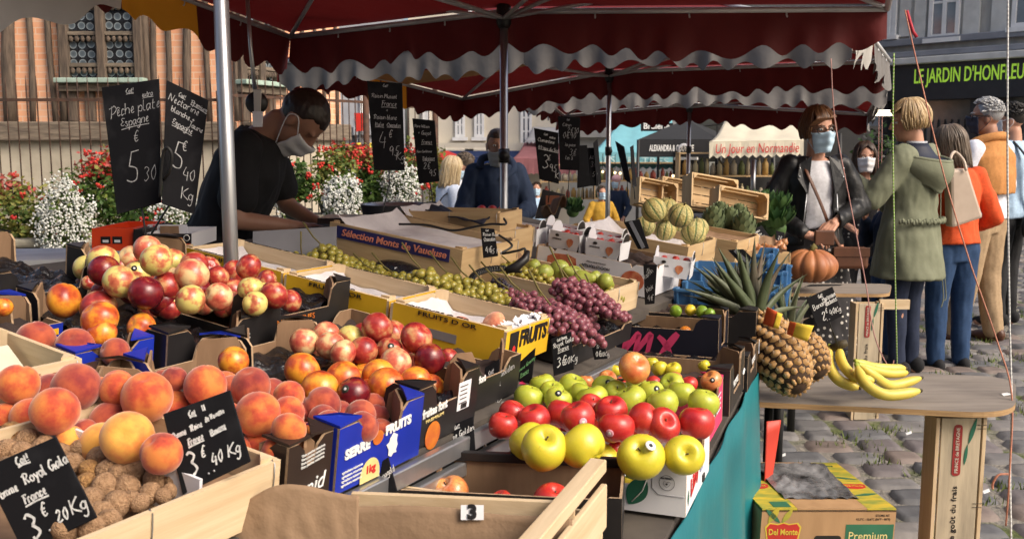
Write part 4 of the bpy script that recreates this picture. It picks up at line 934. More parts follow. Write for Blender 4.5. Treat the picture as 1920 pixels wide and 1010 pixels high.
lettering('NECTARINES', W['f'], on(o, 'f', .3, .6, .12, .05), .018, ORANGEP, width=.12)
# ---- third row --------------------------------------------------------------------
o, W = carton('black carton lined with shiny black film holding a few orange nectarines', Lf(-.50, .93, .02), .285, .40, .09, BLACK, tab=.03, fill=(.06, FILM))
o, W = carton('black fruites font carton at the left edge of the picture', Lf(-.82, .93, .03), .30, .40, .10, BLACK, tab=.03, fill=(.05, FILM))
lettering('fruites font', W['f'], on(o, 'f', .3, .4, .235, .06, .03), .022, WHITEC, width=.08)
o, W = carton('blue and yellow striped carton of dark peaches behind the small pale crate', Lf(-.80, .70, .01), .30, .21, .085, BLUEP, tab=.0, tabs=False, fill=(.05, DK))
patch(W['f'], on(o, 'f', .3, .21, .15, .07), .28, .012, YELLOWP, 'yellow_band'); patch(W['f'], on(o, 'f', .3, .21, .15, .045), .28, .016, WHITE, 'white_band')
# pale crate with melon slice at left
o, W = crate('small pale wood crate with green leaf and melon at the left edge', Lf(-.95, .46, .0, -.03), .30, .22, .115, woods=PALE, gap=1)
lettering('Vergers', W['f'], on(o, 'f', .30, .22, .235, .098), .013, mat('burnt_ink', (.25, .08, .03), bump=0), shear=.3, bold=.0008)
b = MB(); b.slab([V((.02, .05, .03)), V((.28, .05, .03)), V((.28, .17, .10)), V((.02, .17, .10))], .006, mat('cream_card', (.55, .53, .42), bump=0)); b.build('card_liner', o, local=True)
mel = MB(); mel.ell(Lp(-.80, .53, .06), (.11, .05, .035), mat('melon_rind', (.10, .14, .03), (.16, .20, .06), scale=14), 20, 10, frame((0, 0, 0), LU, LB).to_3x3()); tag(mel.build('green_melon'), 'dark green long melon lying in the small pale crate', 'melon')
# ---- grape crates -------------------------------------------------------------------
o, W = crate('deep pine crate with a blue banner reading Selection Monts de Vaucluse', Lf(.60, .50, .045, 0, 0), .33, .47, .12, woods=PINE, paper=(.09, TISSUE))
BANNER = mat('navy_banner', (.025, .022, .12), (.018, .016, .09), rough=.5, bump=0)
patch(W['l'], on(o, 'l', .33, .47, .23, .096), .40, .036, BANNER, 'paper_banner', th=.002)
lettering('Sélection Monts de Vaucluse', W['l'], on(o, 'l', .33, .47, .235, .096, 0, .0045), .028, mat('salmon_ink', (.75, .26, .17), bump=0), width=.37, shear=.15, bold=.0006)
o, W = crate('second pine crate behind the Vaucluse crate, a dark cable hanging over it', Lf(.98, .62, .05), .28, .40, .11, woods=PINE, paper=(.09, TISSUE))
o, W = crate('pine crate with two grape colours and pears, at the aisle end', Lf(.72, .135, .01), .315, .43, .085, woods=PALE, paper=(.05, KRAFT))
o, W = crate('open tray of green grapes lying in front of the Vaucluse crate', Lf(.335, .36, .0), .25, .70, .06, woods=PALE, paper=(.035, TISSUE))
o, W = carton('low black film-lined carton heaped with red grapes at the aisle end', Lf(.34, .02, .0), .37, .32, .05, BLACK, tab=.0, tabs=False, lowx=.8, lowy=.8, fill=(.035, FILM))
# grey plastic divider behind grapes
b = MB(); b.slab([at(474, 500, 2.78), at(630, 500, 2.78), at(630, 425, 2.80), at(474, 434, 2.80)], .012, mat('grey_plastic_panel', (.22, .22, .24), (.19, .19, .21), rough=.5, bump=.03), V((0, -1, 0))); tag(b.build('plastic_divider'), 'plain grey plastic panel standing behind the yellow crates', 'panel')
# ---- strawberry cartons ---------------------------------------------------------------
STRAW = mat('strawberry_print', (.45, .07, .035), (.62, .25, .12), rough=.5, scale=38, bump=0)
o, W = carton('long white printed strawberry carton, upside-down brand on its side', Lf(1.265, .185, .0), .30, .42, .10, WHITE, tab=.0, tabs=False, lowx=1, lowy=1, fill=(.085, DK))
patch(W['l'], on(o, 'l', .3, .42, .10, .06), .11, .055, STRAW, 'strawberry_picture', [(-.055, -.02), (-.04, -.027), (.0, -.02), (.04, -.027), (.056, -.01), (.05, .02), (.02, .028), (-.03, .024), (-.056, .01)])
patch(W['l'], on(o, 'l', .3, .42, .36, .045), .08, .055, STRAW, 'strawberry_picture', circ(.034, 16, 1.2))
lettering('HOOGSTRATEN', W['l'], on(o, 'l', .3, .42, .225, .066, PI), .015, BLACK, width=.10)
lettering('strawberries', W['l'], on(o, 'l', .3, .42, .225, .080, PI), .007, BLACK, width=.07)
b = MB(); b.lathe([(.022, 0), (.0255, 0), (.0255, .0006), (.022, .0006)], REDINK, 20, on(o, 'l', .3, .42, .245, .032) @ Matrix.Diagonal((1, .62, 1, 1)), cap=False); b.build('eye_emblem', W['l'])
patch(W['l'], on(o, 'l', .3, .42, .245, .032), .022, .004, REDINK, 'emblem_bar');
def punnet(label, a, b_, h, rot):
 lx, ly = .10, .125; o = thing('strawberry_punnet', label, 'punnet', Lf(a, b_, h, rot), 'white strawberry punnets')
 for key, fr, l in (('f', frame((lx, 0, 0), (-1, 0, 0), (0, 0, 1)), lx), ('k', frame((0, ly, 0), (1, 0, 0), (0, 0, 1)), lx), ('l', frame((0, .002, 0), (0, 1, 0), (0, 0, 1)), ly - .004), ('r', frame((lx, ly - .002, 0), (0, -1, 0), (0, 0, 1)), ly - .004)):
  bb = MB(); ou = [(.006, 0), (l - .006, 0), (l + .004, .062), (-.004, .062)]
  if key in 'fk': ou = [(.006, 0), (l - .006, 0), (l + .004, .062)] + [(l / 2 + .034 * math.cos(t), .062 + .030 * math.sin(t)) for t in [PI * i / 8 for i in range(9)]] + [(-.004, .062)]
  bb.prism(ou, .002, WHITE, WHITE, fr); p = bb.build('side_panel', o, local=True); WM[p.name] = wm(o)
  if key == 'l':
   patch(p, on(o, 'l', lx, ly, .088, .030), 0, 0, STRAW, 'strawberry_picture', [(0, -.018), (.012, -.004), (.013, .008), (.004, .014), (-.008, .012), (-.014, .004), (-.010, -.008)])
   lettering('HOOGSTRATEN', p, on(o, 'l', lx, ly, .035, .035), .007, BLACK, width=.035)
   patch(p, on(o, 'l', lx, ly, .035, .048), 0, 0, BLACK, 'emblem', circ(.005, 12, 1.6))
  if key in 'fk': patch(p, on(o, 'f', lx, ly, .05, .074) if key == 'f' else wm(o) @ frame((.05, ly + .001, .074), (-1, 0, 0), (0, 0, 1)), 0, 0, BLACK, 'black_handle_print', [(.030 * math.cos(t), -.012 + .028 * math.sin(t)) for t in [PI * i / 8 for i in range(9)]])
 r = random.Random(int(a * 1000 + b_ * 777)); SB = mat('strawberry', (.30, .010, .010), (.38, .03, .015), rough=.3, scale=80, bump=.4)
 for i in range(3):
  for j in range(3):
   bb = MB(); c = (.02 + i * .03, .025 + j * .037, .042 + r.uniform(-.004, .005)); bb.lathe([(.0, -.016), (.008, -.009), (.0135, .002), (.011, .010), (0, .013)], SB, 9, T(*c) @ Rx(r.uniform(-1, 1)) @ Ry(r.uniform(-1, 1))); bb.build('strawberry', o, local=True)
 return o
for lab, a, bb, h, rot in (('white strawberry punnet standing by the steel mast', 1.30, .63, .085, .1), ('white strawberry punnet with an upright berry print, second from the mast', 1.31, .47, .09, -.1), ('white strawberry punnet showing a barcode side, third from the mast', 1.31, .32, .09, .05), ('white strawberry punnet lying tilted by the melons', 1.40, .10, .06, .2), ('white strawberry punnet half hidden behind the first', 1.44, .55, .085, .0), ('white strawberry punnet in the rear row by the melons', 1.45, .38, .085, .1)):
 punnet(lab, a, bb, h, rot)
# melon crate and veg crates further along
o, W = crate('pine crate holding a pile of striped melons', Lf(1.66, .20, .02), .34, .47, .11, woods=PINE, paper=(.07, TISSUE))
o, W = carton('black carton of printed oranges between strawberries and melons', Lf(1.56, .18, .0), .09, .45, .07, ORANGEP, tab=.0, cw=.02, tabs=False, fill=(.05, DK))
o, W = crate('pine crate of artichokes beside the melons', Lf(2.08, .14, .02), .34, .42, .10, woods=PINE, paper=(.07, KRAFT))
o, W = crate('pine crate of onions and potatoes under the small slate', T(.93, 3.87, .942) @ Rz(-.1), .185, .34, .075, woods=PINE, paper=(.07, KRAFT))
def upcrate(label, px, py, Y, w, h, yaw, roll, gap=1, woods=PINE):
 M = T(*at(px, py, Y)) @ Rz(yaw) @ Ry(roll) @ Rx(PI / 2 - .25); o, W = crate(label, M @ T(-w / 2, -h / 2, 0), w, h, .09, woods=woods, gap=gap); return o
upcrate('empty pine crate leaning behind the melons, topmost', 1322, 368, 4.9, .27, .17, .35, .16)
upcrate('empty slatted pine crate with three slots leaning at the right of the stack', 1376, 386, 4.8, .28, .13, .30, .18)
upcrate('dark empty crate leaning left of the melon stack', 1218, 368, 5.2, .24, .14, .4, .18)
upcrate('empty brown crate propped behind the second mast', 1264, 366, 5.3, .24, .14, .3, .16)
# ---- blue plastic crates ----------------------------------------------------------------
BLUEC = mat('blue_plastic', (.07, .20, .40), (.06, .165, .34), rough=.4, scale=5, bump=.04)
def bluecrate(label, M, lx, ly, h):
 o = thing('plastic_crate', label, 'crate', M, 'blue plastic crates')
 for key, fr, l in (('f', frame((lx, 0, 0), (-1, 0, 0), (0, 0, 1)), lx), ('k', frame((0, ly, 0), (1, 0, 0), (0, 0, 1)), lx), ('l', frame((0, .005, 0), (0, 1, 0), (0, 0, 1)), ly - .01), ('r', frame((lx, ly - .005, 0), (0, -1, 0), (0, 0, 1)), ly - .01)):
  b = MB(); b.T = fr
  b.prism([(0, 0), (l, 0), (l, h), (l * .82, h), (l * .74, h * .55), (l * .26, h * .55), (l * .18, h), (0, h)], .005, BLUEC)
  for i in range(7):
   x = l * i / 6 + (.0 if 0 < i < 6 else (.006 if i == 0 else -.006)); hh = h if i in (0, 1, 5, 6) else h * .55; b.box((x, hh / 2, -.005), (.006, hh, .010), BLUEC)
  for z, x0, x1 in ((.008, 0, l), (h * .5, 0, l), (h - .005, 0, l * .17), (h - .005, l * .83, l)): b.box(((x0 + x1) / 2, z, -.007), (x1 - x0 - .002, .008, .012), BLUEC)
  b.build('side_panel', o, local=True)
 b = MB(); b.box((lx / 2, ly / 2, .004), (lx - .014, ly - .014, .006), BLUEC); b.build('base_panel', o, local=True)
 return o
# ================================================================ right hand apple cartons
lx, ly = .44, .27
o, W = carton('white carton of yellow apples with green leaf logo at the front corner', Rf(-.44, .0, .002), lx, ly, .080, WHITE, tab=.015, cw=.05, lowx=.62, lowy=.75, inner=WHITE, tabc=WHITE, fill=(.03, WHITE))
LG1, LG2 = mat('leaf_green_print', (.02, .13, .075), bump=0), mat('olive_print', (.25, .28, .04), bump=0)
patch(W['f'], on(o, 'f', lx, ly, 0.337, .012, 1.05), 0, 0, LG1, 'leaf_logo', leafpts(.062, .019)); patch(W['f'], on(o, 'f', lx, ly, 0.330, .062, .45), 0, 0, LG2, 'leaf_logo', leafpts(.040, .010))
b = MB(); Mx = on(o, 'f', lx, ly, 0, 0, 0, .0022); b.tube([Mx @ V((.343, .018, 0)), Mx @ V((.362, .040, 0)), Mx @ V((.370, .062, 0)), Mx @ V((.364, .070, 0)), Mx @ V((.340, .066, 0))], .0011, WHITEC, 5); b.build('leaf_vein', W['f'])
lettering('La Pomme et toque', W['f'], on(o, 'f', lx, ly, 0.268, .012), .016, REDINK, width=.115, shear=.3, bold=.0003)
b = MB(); b.lathe([(.0135, 0), (.0142, 0), (.0142, .0004), (.0135, .0004)], BLKMET, 24, on(o, 'f', lx, ly, 0.406, .060), cap=False); b.build('round_badge', W['f'])
lettering('BEE FRIENDLY', W['f'], on(o, 'f', lx, ly, 0.406, .068), .0045, BLKMET, width=.02)
b = MB(); Mx = on(o, 'f', lx, ly, 0.406, .058, 0, .0018); b.tube([Mx @ V((.0065 * math.sin(t) ** 3, .0055 * (math.cos(t) - .35 * math.cos(2 * t) - .12 * math.cos(3 * t)), 0)) for t in [i * PI / 10 for i in range(21)]], .0003, BLKMET, 4); b.ell(Mx @ V((0, 0, 0)), (.002, .001, .002), BLACK, 8, 6); b.build('heart_mark', W['f'])
b = MB(); Mx = on(o, 'f', lx, ly, 0.407, .056, 0, .0006); b.tube([Mx @ V(p) for p in ((-.028, .026, 0), (-.028, -.008, 0), (-.016, -.019, 0), (.03, -.019, 0))], .0009, mat('card_groove', (.25, .25, .27), bump=0), 5); b.build('tab_cut', W['f'])
lettering('Lizzy', W['r'], on(o, 'r', lx, ly, .085, .045, PI / 12), .044, REDINK, width=.09, bold=.001, shear=.2)
patch(W['r'], on(o, 'r', lx, ly, .165, .05), .03, .03, mat('pale_blue_print', (.35, .38, .55), bump=0), 'stamp_print'); patch(W['r'], on(o, 'r', lx, ly, .02, .014, 1.4), 0, 0, LG1, 'leaf_logo', leafpts(.03, .004))
b = MB(); b.box((.44 - .001, .19, .012), (.008, .02, .014), BLACK); b.build('hand_hole', o, local=True)
lx, ly = .44, .25
o, W = carton('bright pink carton of glossy red apples', Rf(-.452, .285, .035), lx, ly, .085, PINKP, tab=.015, lowx=.8, inner=KRAFT, fill=(.03, DK), tabc=PINKP)
patch(W['r'], on(o, 'r', lx, ly, .09, .06), .05, .035, WHITE, 'white_label');
for i in range(4): patch(W['r'], on(o, 'r', lx, ly, .18, .075 - i * .012), .06, .003, WHITE, 'small_print')
lettering('PINK', W['r'], on(o, 'r', lx, ly, .10, .025), .024, WHITEC)
lx, ly = .45, .27
o, W = carton('black carton of green apples with kraft corners', Rf(-.448, .545, .04), lx, ly, .085, BLACK, tab=.022, lowx=.8, fill=(.03, DK))
lettering('POMMES', W['r'], on(o, 'r', lx, ly, .10, .06), .022, WHITEC, width=.08); patch(W['r'], on(o, 'r', lx, ly, .23, .05), 0, 0, WHITEC, 'white_mark', leafpts(.05, .008)); patch(W['r'], on(o, 'r', lx, ly, .31, .07), .03, .014, REDINK, 'red_mark')
lx, ly = .47, .22
o, W = carton('black carton of red and orange apples with one large apple on top', Rf(-.46, .825, .03), lx, ly, .085, BLACK, tab=.004, lowx=.42, fill=(.035, FILM))
lettering('DELICE', W['r'], on(o, 'r', lx, ly, .12, .06), .02, WHITEC, width=.07); patch(W['r'], on(o, 'r', lx, ly, .25, .07), .01, .04, WHITE, 'white_mark')
lx, ly = .40, .20
o, W = carton('black carton with large pink MX letters', Rf(-.50, 1.07, .035), lx, ly, .115, mat('mx_black', (.012, .012, .022), rough=.4, bump=.04), tab=.018, lowx=.86, fill=(.06, FILM))
MXP = mat('mx_pink', (.62, .05, .15), rough=.5, bump=0)
b = MB(); Mx = on(o, 'f', lx, ly, .12, .0)
def brush(pts, w):
 n = len(pts); P_ = catmull([V((x, y, 0)) for x, y in pts], 5); vs = []
 for i, p in enumerate(P_):
  d = (P_[min(i + 1, len(P_) - 1)] - P_[max(i - 1, 0)]).normalized(); s = V((-d.y, d.x, 0)) * w * (.75 + .35 * math.sin(PI * i / (len(P_) - 1))); vs += [Mx @ (p + s), Mx @ (p - s)]
 b.add(vs, [(2 * i, 2 * i + 1, 2 * i + 3, 2 * i + 2) for i in range(len(P_) - 1)], MXP)
for q in ([(0, .072), (.016, .080), (.004, .02)], [(.006, .022), (.030, .060), (.045, .078), (.034, .02)], [(.036, .022), (.060, .06), (.076, .079), (.066, .02)]): brush([(x * 1.15, y) for x, y in q], .0075)
b.build('letter_m', W['f']); b = MB(); brush([(.108, .076), (.122, .064), (.135, .045), (.146, .02)], .008); brush([(.165, .088), (.145, .062), (.118, .022)], .010); b.build('letter_x', W['f'])
o, W = carton('black carton of limes and lemons behind the MX carton', Rf(-.44, 1.285, .06), .42, .18, .09, BLACK, tab=.01, lowx=.9, fill=(.065, DK))
BC = [bluecrate('blue plastic crate at the aisle corner beside the red grapes', Rf(-.30, 1.49, .05), .30, .20, .14), bluecrate('blue plastic crate behind the limes, second along', Rf(-.31, 1.71, .09), .33, .24, .14), bluecrate('blue plastic crate under the pineapple leaves', Rf(-.37, 1.97, .12), .32, .24, .14)]
o = thing('trestle', 'low dark trestle under the blue crates and onions', 'trestle', (1.2, 4.1, 0)); b = MB(); b.slab([(.72, 3.75, .66), (1.13, 3.75, .66), (1.5, 4.9, .66), (1.0, 4.9, .66)], .03, TABLEM, V((0, 0, 1))); b.build('top', o)
for q in ((.78, 3.82), (1.08, 3.82), (1.42, 4.8), (1.06, 4.8)):
 b = MB(); b.tube([(q[0], q[1], .63), (q[0], q[1], 0)], .02, BLKMET); b.build('leg', o)
for i, (x, y, z, w) in enumerate(((.76, 3.86, .662, .34), (.77, 3.88, .80, .34)  )):
 BC.append(bluecrate('blue ribbed plastic crate in the stack by the pumpkin, ' + ('bottom one', 'top one')[i], T(x, y, z) @ Rz(-.1), w, .38, .135))
# ================================================================ front crate with brown paper
FM = frame(V((.141, 1.444, .80)), RX, RE)
o, W = crate('nearest pine crate with brown paper front and number 3 tag', FM @ T(-.47, -.30, 0), .47, .30, .085, woods=PALE)
b = MB(); b.beam(wm(o) @ V((.462, -.04, .160)), wm(o) @ V((.462, .30, .160)), .026, .020, PALE[1]); b.beam(wm(o) @ V((.474, -.04, .10)), wm(o) @ V((.474, .29, .10)), .010, .07, PALE[1]); b.build('end_beam', o, bevel=.002)
b = MB(); b.beam(at(660, 938, 1.335), at(1078, 957, 1.30), .010, .026, PALE[0]); b.build('cross_slat', o, bevel=.001)
BAG = mat('brown_paper', (.27, .175, .105), (.21, .135, .08), rough=.85, scale=4, bump=.9, bscale=5, bdist=.02, lo=.3, hi=.7)
bag = thing('brown_paper_sheet', 'creased brown wrapping paper covering the nearest crate', 'paper', at(760, 1010, 1.25))
b = MB()
def bagfn(u, v):
 px = 668 + u * 404; top = 942 + 18 * u - 6 * math.sin(u * 5); p = at(px, top, 1.318 - .036 * u)
 n_ = mnoise.noise(V((u * 4, v * 3, 2))); return p + V((.0, -.012 - .04 * v - .02 * n_ * v, -.16 * v + .004 * n_))
b.grid(bagfn, 60, 16, BAG); b.build('upright_sheet', bag, solid=.001)
b = MB()
def bag2(u, v):
 px = 325 + u * 348; top = 1016 - 110 * sstep(.0, .62, u) + 22 * sstep(.62, 1, u); p = at(px, top, 1.26 - .0 * u)
 n_ = -abs(mnoise.noise(V((u * 4 + v, v * 2.2, 7)))) + .5 * abs(mnoise.noise(V((u * 9, v * 5 - u * 3, 3)))); return p + V((.02 * n_ * v, -.035 * v - .03 * n_ * v, -.16 * v + .018 * n_ * (v + .1)))
b.grid(bag2, 60, 20, BAG); b.build('folded_corner', bag, solid=.001)
tg = MB(); tq = [onpl(x, y, bagfn(.535, .12) + V((0, -.006, 0)), V((0, -1, .25)).normalized()) for x, y in ((864, 974), (907, 974), (907, 946), (864, 946))]; tg.slab(tq, .001, WHITE, V((0, -1, .25)).normalized()); tgo = tg.build('number_tag', bag); WM[tgo.name] = wm(bag)
lettering('3', tgo, frame((tq[0] + tq[2]) / 2 + V((0, -.0012, .0003)), (1, 0, 0), (0, .25, 1)), .026, BLACK, bold=.0015)
pr = at(1172, 864, 1.66); bx, by = V((.99, -.14, 0)).normalized(), V((.14, .99, 0)).normalized(); lx, ly = .40, .19
M = frame(V((pr.x, pr.y, pr.z - .10)) - bx * lx - by * ly, bx, by)
o, W = carton('black rimmed carton with a few red apples behind the brown paper', M, lx, ly, .100, BLACK, tab=.002, cw=.02, lowx=.98, lowy=.96, tabs=False, fill=(.02, FILM))
b = MB(); b.box((lx * .58, ly - .004, .0985), (lx * .80, .014, .017), BLACK); b.build('folded_rim', o, local=True, bevel=.002)
b = MB(); b.prism([(0, 0), (.09, 0), (.09, .085), (.06, .098), (.02, .096), (0, .09)], .004, KRAFT, KRAFT, frame((.008, ly * .45, .005), (.75, .6, 0), (0, 0, 1))); b.build('corner_tab', o, local=True)
# ================================================================ fruit materials
def fruit_mat(name, base, blush, dark, th=(.40, .62), rough=.35, sheen=0, scale=1.15, streak=0, coat=.15, speck=None, spec=.45):
 m, t, b = nodes(name); v = coords(t, (1, 1, 1), rand=40)
 f = noisen(t, v, scale, 3, .5); g = noisen(t, v, scale * 5, 6, .65); add = t.nodes.new('ShaderNodeMath'); add.operation = 'MULTIPLY_ADD'; add.inputs[1].default_value = .22; t.links.new(g, add.inputs[0]); t.links.new(f, add.inputs[2])
 sub = t.nodes.new('ShaderNodeMath'); sub.operation = 'SUBTRACT'; sub.inputs[1].default_value = .11; t.links.new(add.outputs[0], sub.inputs[0]); fac = sub.outputs[0]
 c = ramp(t, [(th[0], base), ((th[0] + th[1]) / 2, tuple((x + y) / 2 for x, y in zip(base, blush))), (th[1], blush), (min(.98, th[1] + .2), dark)], fac)
 if streak:
  s = noisen(t, coords(t, (4, 4, .6), rand=40), 3, 4, .6); c = mixc(t, ramp(t, [(.45, (0, 0, 0)), (.65, (streak,) * 3)], s), c, blush)
 if speck:
  bl = noisen(t, v, 2.2, 6, .7); c = mixc(t, ramp(t, [(.66, (0, 0, 0)), (.74, (.55, .55, .55))], bl), c, tuple(x * .45 for x in dark)); s = noisen(t, v, 26, 2, .5); c = mixc(t, ramp(t, [(.66, (0, 0, 0)), (.72, (.5, .5, .5))], s), c, speck)
 t.links.new(c, b.inputs['Base Color']); b.inputs['Roughness'].default_value = rough; b.inputs['Coat Weight'].default_value = coat; b.inputs['Coat Roughness'].default_value = .18; b.inputs['Specular IOR Level'].default_value = spec
 if sheen:
  b.inputs['Sheen Weight'].default_value = sheen; b.inputs['Sheen Roughness'].default_value = .45; b.inputs['Sheen Tint'].default_value = (1, .75, .65, 1)
 b.inputs['Subsurface Weight'].default_value = .12; b.inputs['Subsurface Radius'].default_value = (.02, .008, .004); b.inputs['Subsurface Scale'].default_value = .3
 bumpn(t, noisen(t, v, 14, 5), b, .06, .02); return m
FM_ = {
 'peach': fruit_mat('peach_skin', (.60, .19, .045), (.46, .07, .032), (.22, .028, .025), (.38, .58), .8, .6, coat=0, spec=.2),
 'peachd': fruit_mat('peach_skin_dark', (.42, .09, .04), (.24, .035, .03), (.12, .018, .022), (.36, .60), .85, .7, coat=0, spec=.2),
 'peachl': fruit_mat('peach_skin_light', (.74, .36, .07), (.66, .20, .05), (.42, .06, .03), (.46, .68), .8, .6, coat=0, spec=.2),
 'nectw': fruit_mat('white_nectarine_skin', (.62, .52, .16), (.50, .15, .07), (.25, .02, .02), (.50, .60), .3),
 'nectr': fruit_mat('red_nectarine_skin', (.55, .30, .13), (.38, .04, .03), (.18, .01, .014), (.34, .50), .28),
 'nectd': fruit_mat('dark_nectarine_skin', (.34, .10, .03), (.19, .012, .015), (.10, .006, .012), (.26, .42), .25),
 'necto': fruit_mat('orange_nectarine_skin', (.74, .31, .03), (.52, .10, .022), (.26, .02, .012), (.40, .57), .28),
 'nectp': fruit_mat('pink_nectarine_skin', (.68, .48, .24), (.56, .14, .08), (.36, .03, .03), (.40, .56), .3),
 'flat': fruit_mat('flat_peach_skin', (.62, .30, .16), (.50, .15, .09), (.30, .05, .035), (.42, .62), .8, .6, coat=0, spec=.2),
 'appy': fruit_mat('yellow_apple_skin', (.62, .52, .035), (.52, .46, .03), (.40, .36, .03), (.45, .75), .33, speck=(.42, .34, .06), coat=.18),
 'appg': fruit_mat('green_apple_skin', (.44, .47, .05), (.36, .42, .035), (.25, .34, .02), (.42, .66), .32, speck=(.55, .55, .2), coat=.18),
 'appr': fruit_mat('red_apple_skin', (.56, .05, .03), (.45, .02, .022), (.27, .008, .014), (.36, .62), .32, streak=.5, speck=(.6, .25, .14), coat=.18),
 'appo': fruit_mat('streaked_apple_skin', (.66, .36, .10), (.58, .15, .05), (.40, .04, .03), (.34, .66), .28, streak=.85, coat=.3),
 'lime': fruit_mat('lime_skin', (.22, .34, .03), (.12, .24, .02), (.08, .16, .015), (.4, .7), .35),
 'lemon': fruit_mat('lemon_skin', (.70, .52, .04), (.62, .46, .03), (.45, .38, .03), (.45, .8), .4),
 'orange': fruit_mat('orange_skin', (.75, .25, .02), (.68, .20, .015), (.6, .16, .01), (.4, .7), .45),
 'pear': fruit_mat('pear_skin', (.32, .36, .06), (.25, .28, .05), (.22, .16, .04), (.45, .7), .45, speck=(.2, .14, .05)),
}
STEMM = mat('fruit_stem', (.09, .055, .025), rough=.8, bump=0)
WALNUTM = mat('walnut_shell', (.46, .28, .155), (.29, .165, .085), rough=.75, scale=3.2, bump=.6, bscale=6, bdist=.035, rand=30)
WALNUTO = mat('walnut_shell_warm', (.46, .25, .09), (.26, .13, .05), rough=.7, scale=2.6, bump=.6, bscale=5, bdist=.04, rand=30)
def peach_mesh(name, m, crease=.15, flat=1.0):
 b = MB()
 def fn(p, t):
  d = math.cos(t); k = 1 - crease * max(0, 1 - (abs((t + PI) % (2 * PI) - PI)) / .30) ** 1.5 * (.55 + .45 * max(-1, p.z * 1.2)); q = V((p.x * k, p.y * k, p.z))
  q *= 1 + .02 * mnoise.noise(q * 1.3 + V((len(name), 0, 0))); return q
 pr = []
 n = 16
 for i in range(n + 1):
  a = -PI / 2 + PI * i / n; r, z = math.cos(a), math.sin(a) * .97
  dip = math.exp(-(r / .22) ** 2); z -= (.16 * dip if z > 0 else -.03 * dip); pr.append((max(r, 1e-4), z * flat))
 b.lathe(pr, m, 28, None, fn); return b.mesh(name)
def apple_mesh(name, m, tall=1.0, sq=0):
 b = MB(); pr = []
 for i in range(21):
  a = -PI / 2 + PI * i / 20; r, z = math.cos(a) ** .86, math.sin(a) * .9
  r *= 1 + .07 * math.sin(a); dip = math.exp(-(r / .30) ** 2); z -= (.34 * dip if z > 0 else -.22 * dip); pr.append((max(r, 1e-4), z * tall))
 b.lathe(pr, m, 28, None, lambda p, t: V((p.x, p.y, p.z + .03 * math.cos(5 * t) * (1 if p.z < -.5 else .2))) * (1 + .025 * math.sin(t * 2 + sq))); return b.mesh(name)
def stem_mesh(l=.32):
 b = MB(); b.tube([(0, 0, .45), (.03, 0, .6), (.10, .02, .45 + l)], [.035, .03, .045], STEMM, 6); return b.mesh('stem')
def walnut_mesh(name, m, sd):
 b = MB(); n, k = 12, 20; vs = []
 def f(p, t):
  q = p.normalized(); w = mnoise.noise(q * 4 + V((sd, 0, 0))) * .07 + mnoise.noise(q * 9 + V((0, sd, 0))) * .05; s = 1 + w + (.06 * math.exp(-(q.y / .09) ** 2)); return V((p.x, p.y * .93, p.z * 1.12)) * s
 b.lathe([(max(1e-4, math.cos(-PI / 2 + PI * i / n)), math.sin(-PI / 2 + PI * i / n)) for i in range(n + 1)], m, k, None, f); return b.mesh(name)
FMESH = {k: peach_mesh('peach', FM_[k]) for k in ('peach', 'peachd', 'peachl')}
FMESH.update({k: peach_mesh('nectarine', FM_[k], .11) for k in ('nectw', 'nectr', 'nectd', 'necto', 'nectp')})
FMESH['flat'] = peach_mesh('flat_peach', FM_['flat'], .08, .72)
FMESH.update({'appy': apple_mesh('yellow_apple', FM_['appy'], 1.0), 'appg': apple_mesh('green_apple', FM_['appg'], .97, 1), 'appr': apple_mesh('red_apple', FM_['appr'], 1.05, 2), 'appo': apple_mesh('streaked_apple', FM_['appo'], .97, 3)})
def lathe_mesh(name, m, pr):
 b = MB(); b.lathe(pr, m, 20); return b.mesh(name)
cit = [(1e-4, -1.15), (.12, -1.1), (.3, -.98), (.7, -.7), (.95, -.3), (1, 0), (.95, .3), (.7, .7), (.3, .98), (.12, 1.1), (1e-4, 1.15)]
FMESH['lime'] = lathe_mesh('lime', FM_['lime'], cit); FMESH['lemon'] = lathe_mesh('lemon', FM_['lemon'], cit); FMESH['orange'] = lathe_mesh('orange', FM_['orange'], [(max(1e-4, math.cos(-PI / 2 + PI * i / 12)), math.sin(-PI / 2 + PI * i / 12)) for i in range(13)])
FMESH['pear'] = lathe_mesh('pear', FM_['pear'], [(1e-4, -1), (.5, -.95), (.9, -.6), (1, -.2), (.9, .25), (.62, .7), (.45, 1.1), (.36, 1.35), (.15, 1.5), (1e-4, 1.48)])
FMESH['walnut'] = walnut_mesh('walnut', WALNUTM, 1.0); FMESH['walnut2'] = walnut_mesh('walnut', WALNUTM, 5.3); FMESH['walnut3'] = walnut_mesh('walnut', WALNUTO, 9.1)
STEM = stem_mesh()
KIND = {'peach': ('peach', 'orange-red peach', 'peach'), 'peachd': ('peach', 'dark wine-red peach', 'peach'), 'peachl': ('peach', 'light golden peach', 'peach'),
 'nectw': ('nectarine', 'yellow-green nectarine', 'nectarine'), 'nectr': ('nectarine', 'red nectarine', 'nectarine'), 'nectd': ('nectarine', 'crimson nectarine', 'nectarine'), 'necto': ('nectarine', 'orange nectarine', 'nectarine'), 'nectp': ('nectarine', 'cream nectarine', 'nectarine'),
 'flat': ('flat_peach', 'dusty pink flat peach', 'peach'), 'appy': ('yellow_apple', 'yellow apple', 'apple'), 'appg': ('green_apple', 'green apple', 'apple'), 'appr': ('red_apple', 'red apple', 'apple'), 'appo': ('streaked_apple', 'red and yellow streaked apple', 'apple'),
 'lime': ('lime', 'green lime', 'lime'), 'lemon': ('lemon', 'yellow lemon', 'lemon'), 'orange': ('orange', 'orange', 'orange'), 'pear': ('pear', 'green pear', 'pear'), 'walnut': ('walnut', 'brown walnut', 'walnut'), 'walnut2': ('walnut', 'brown walnut', 'walnut'), 'walnut3': ('walnut', 'brown walnut', 'walnut')}
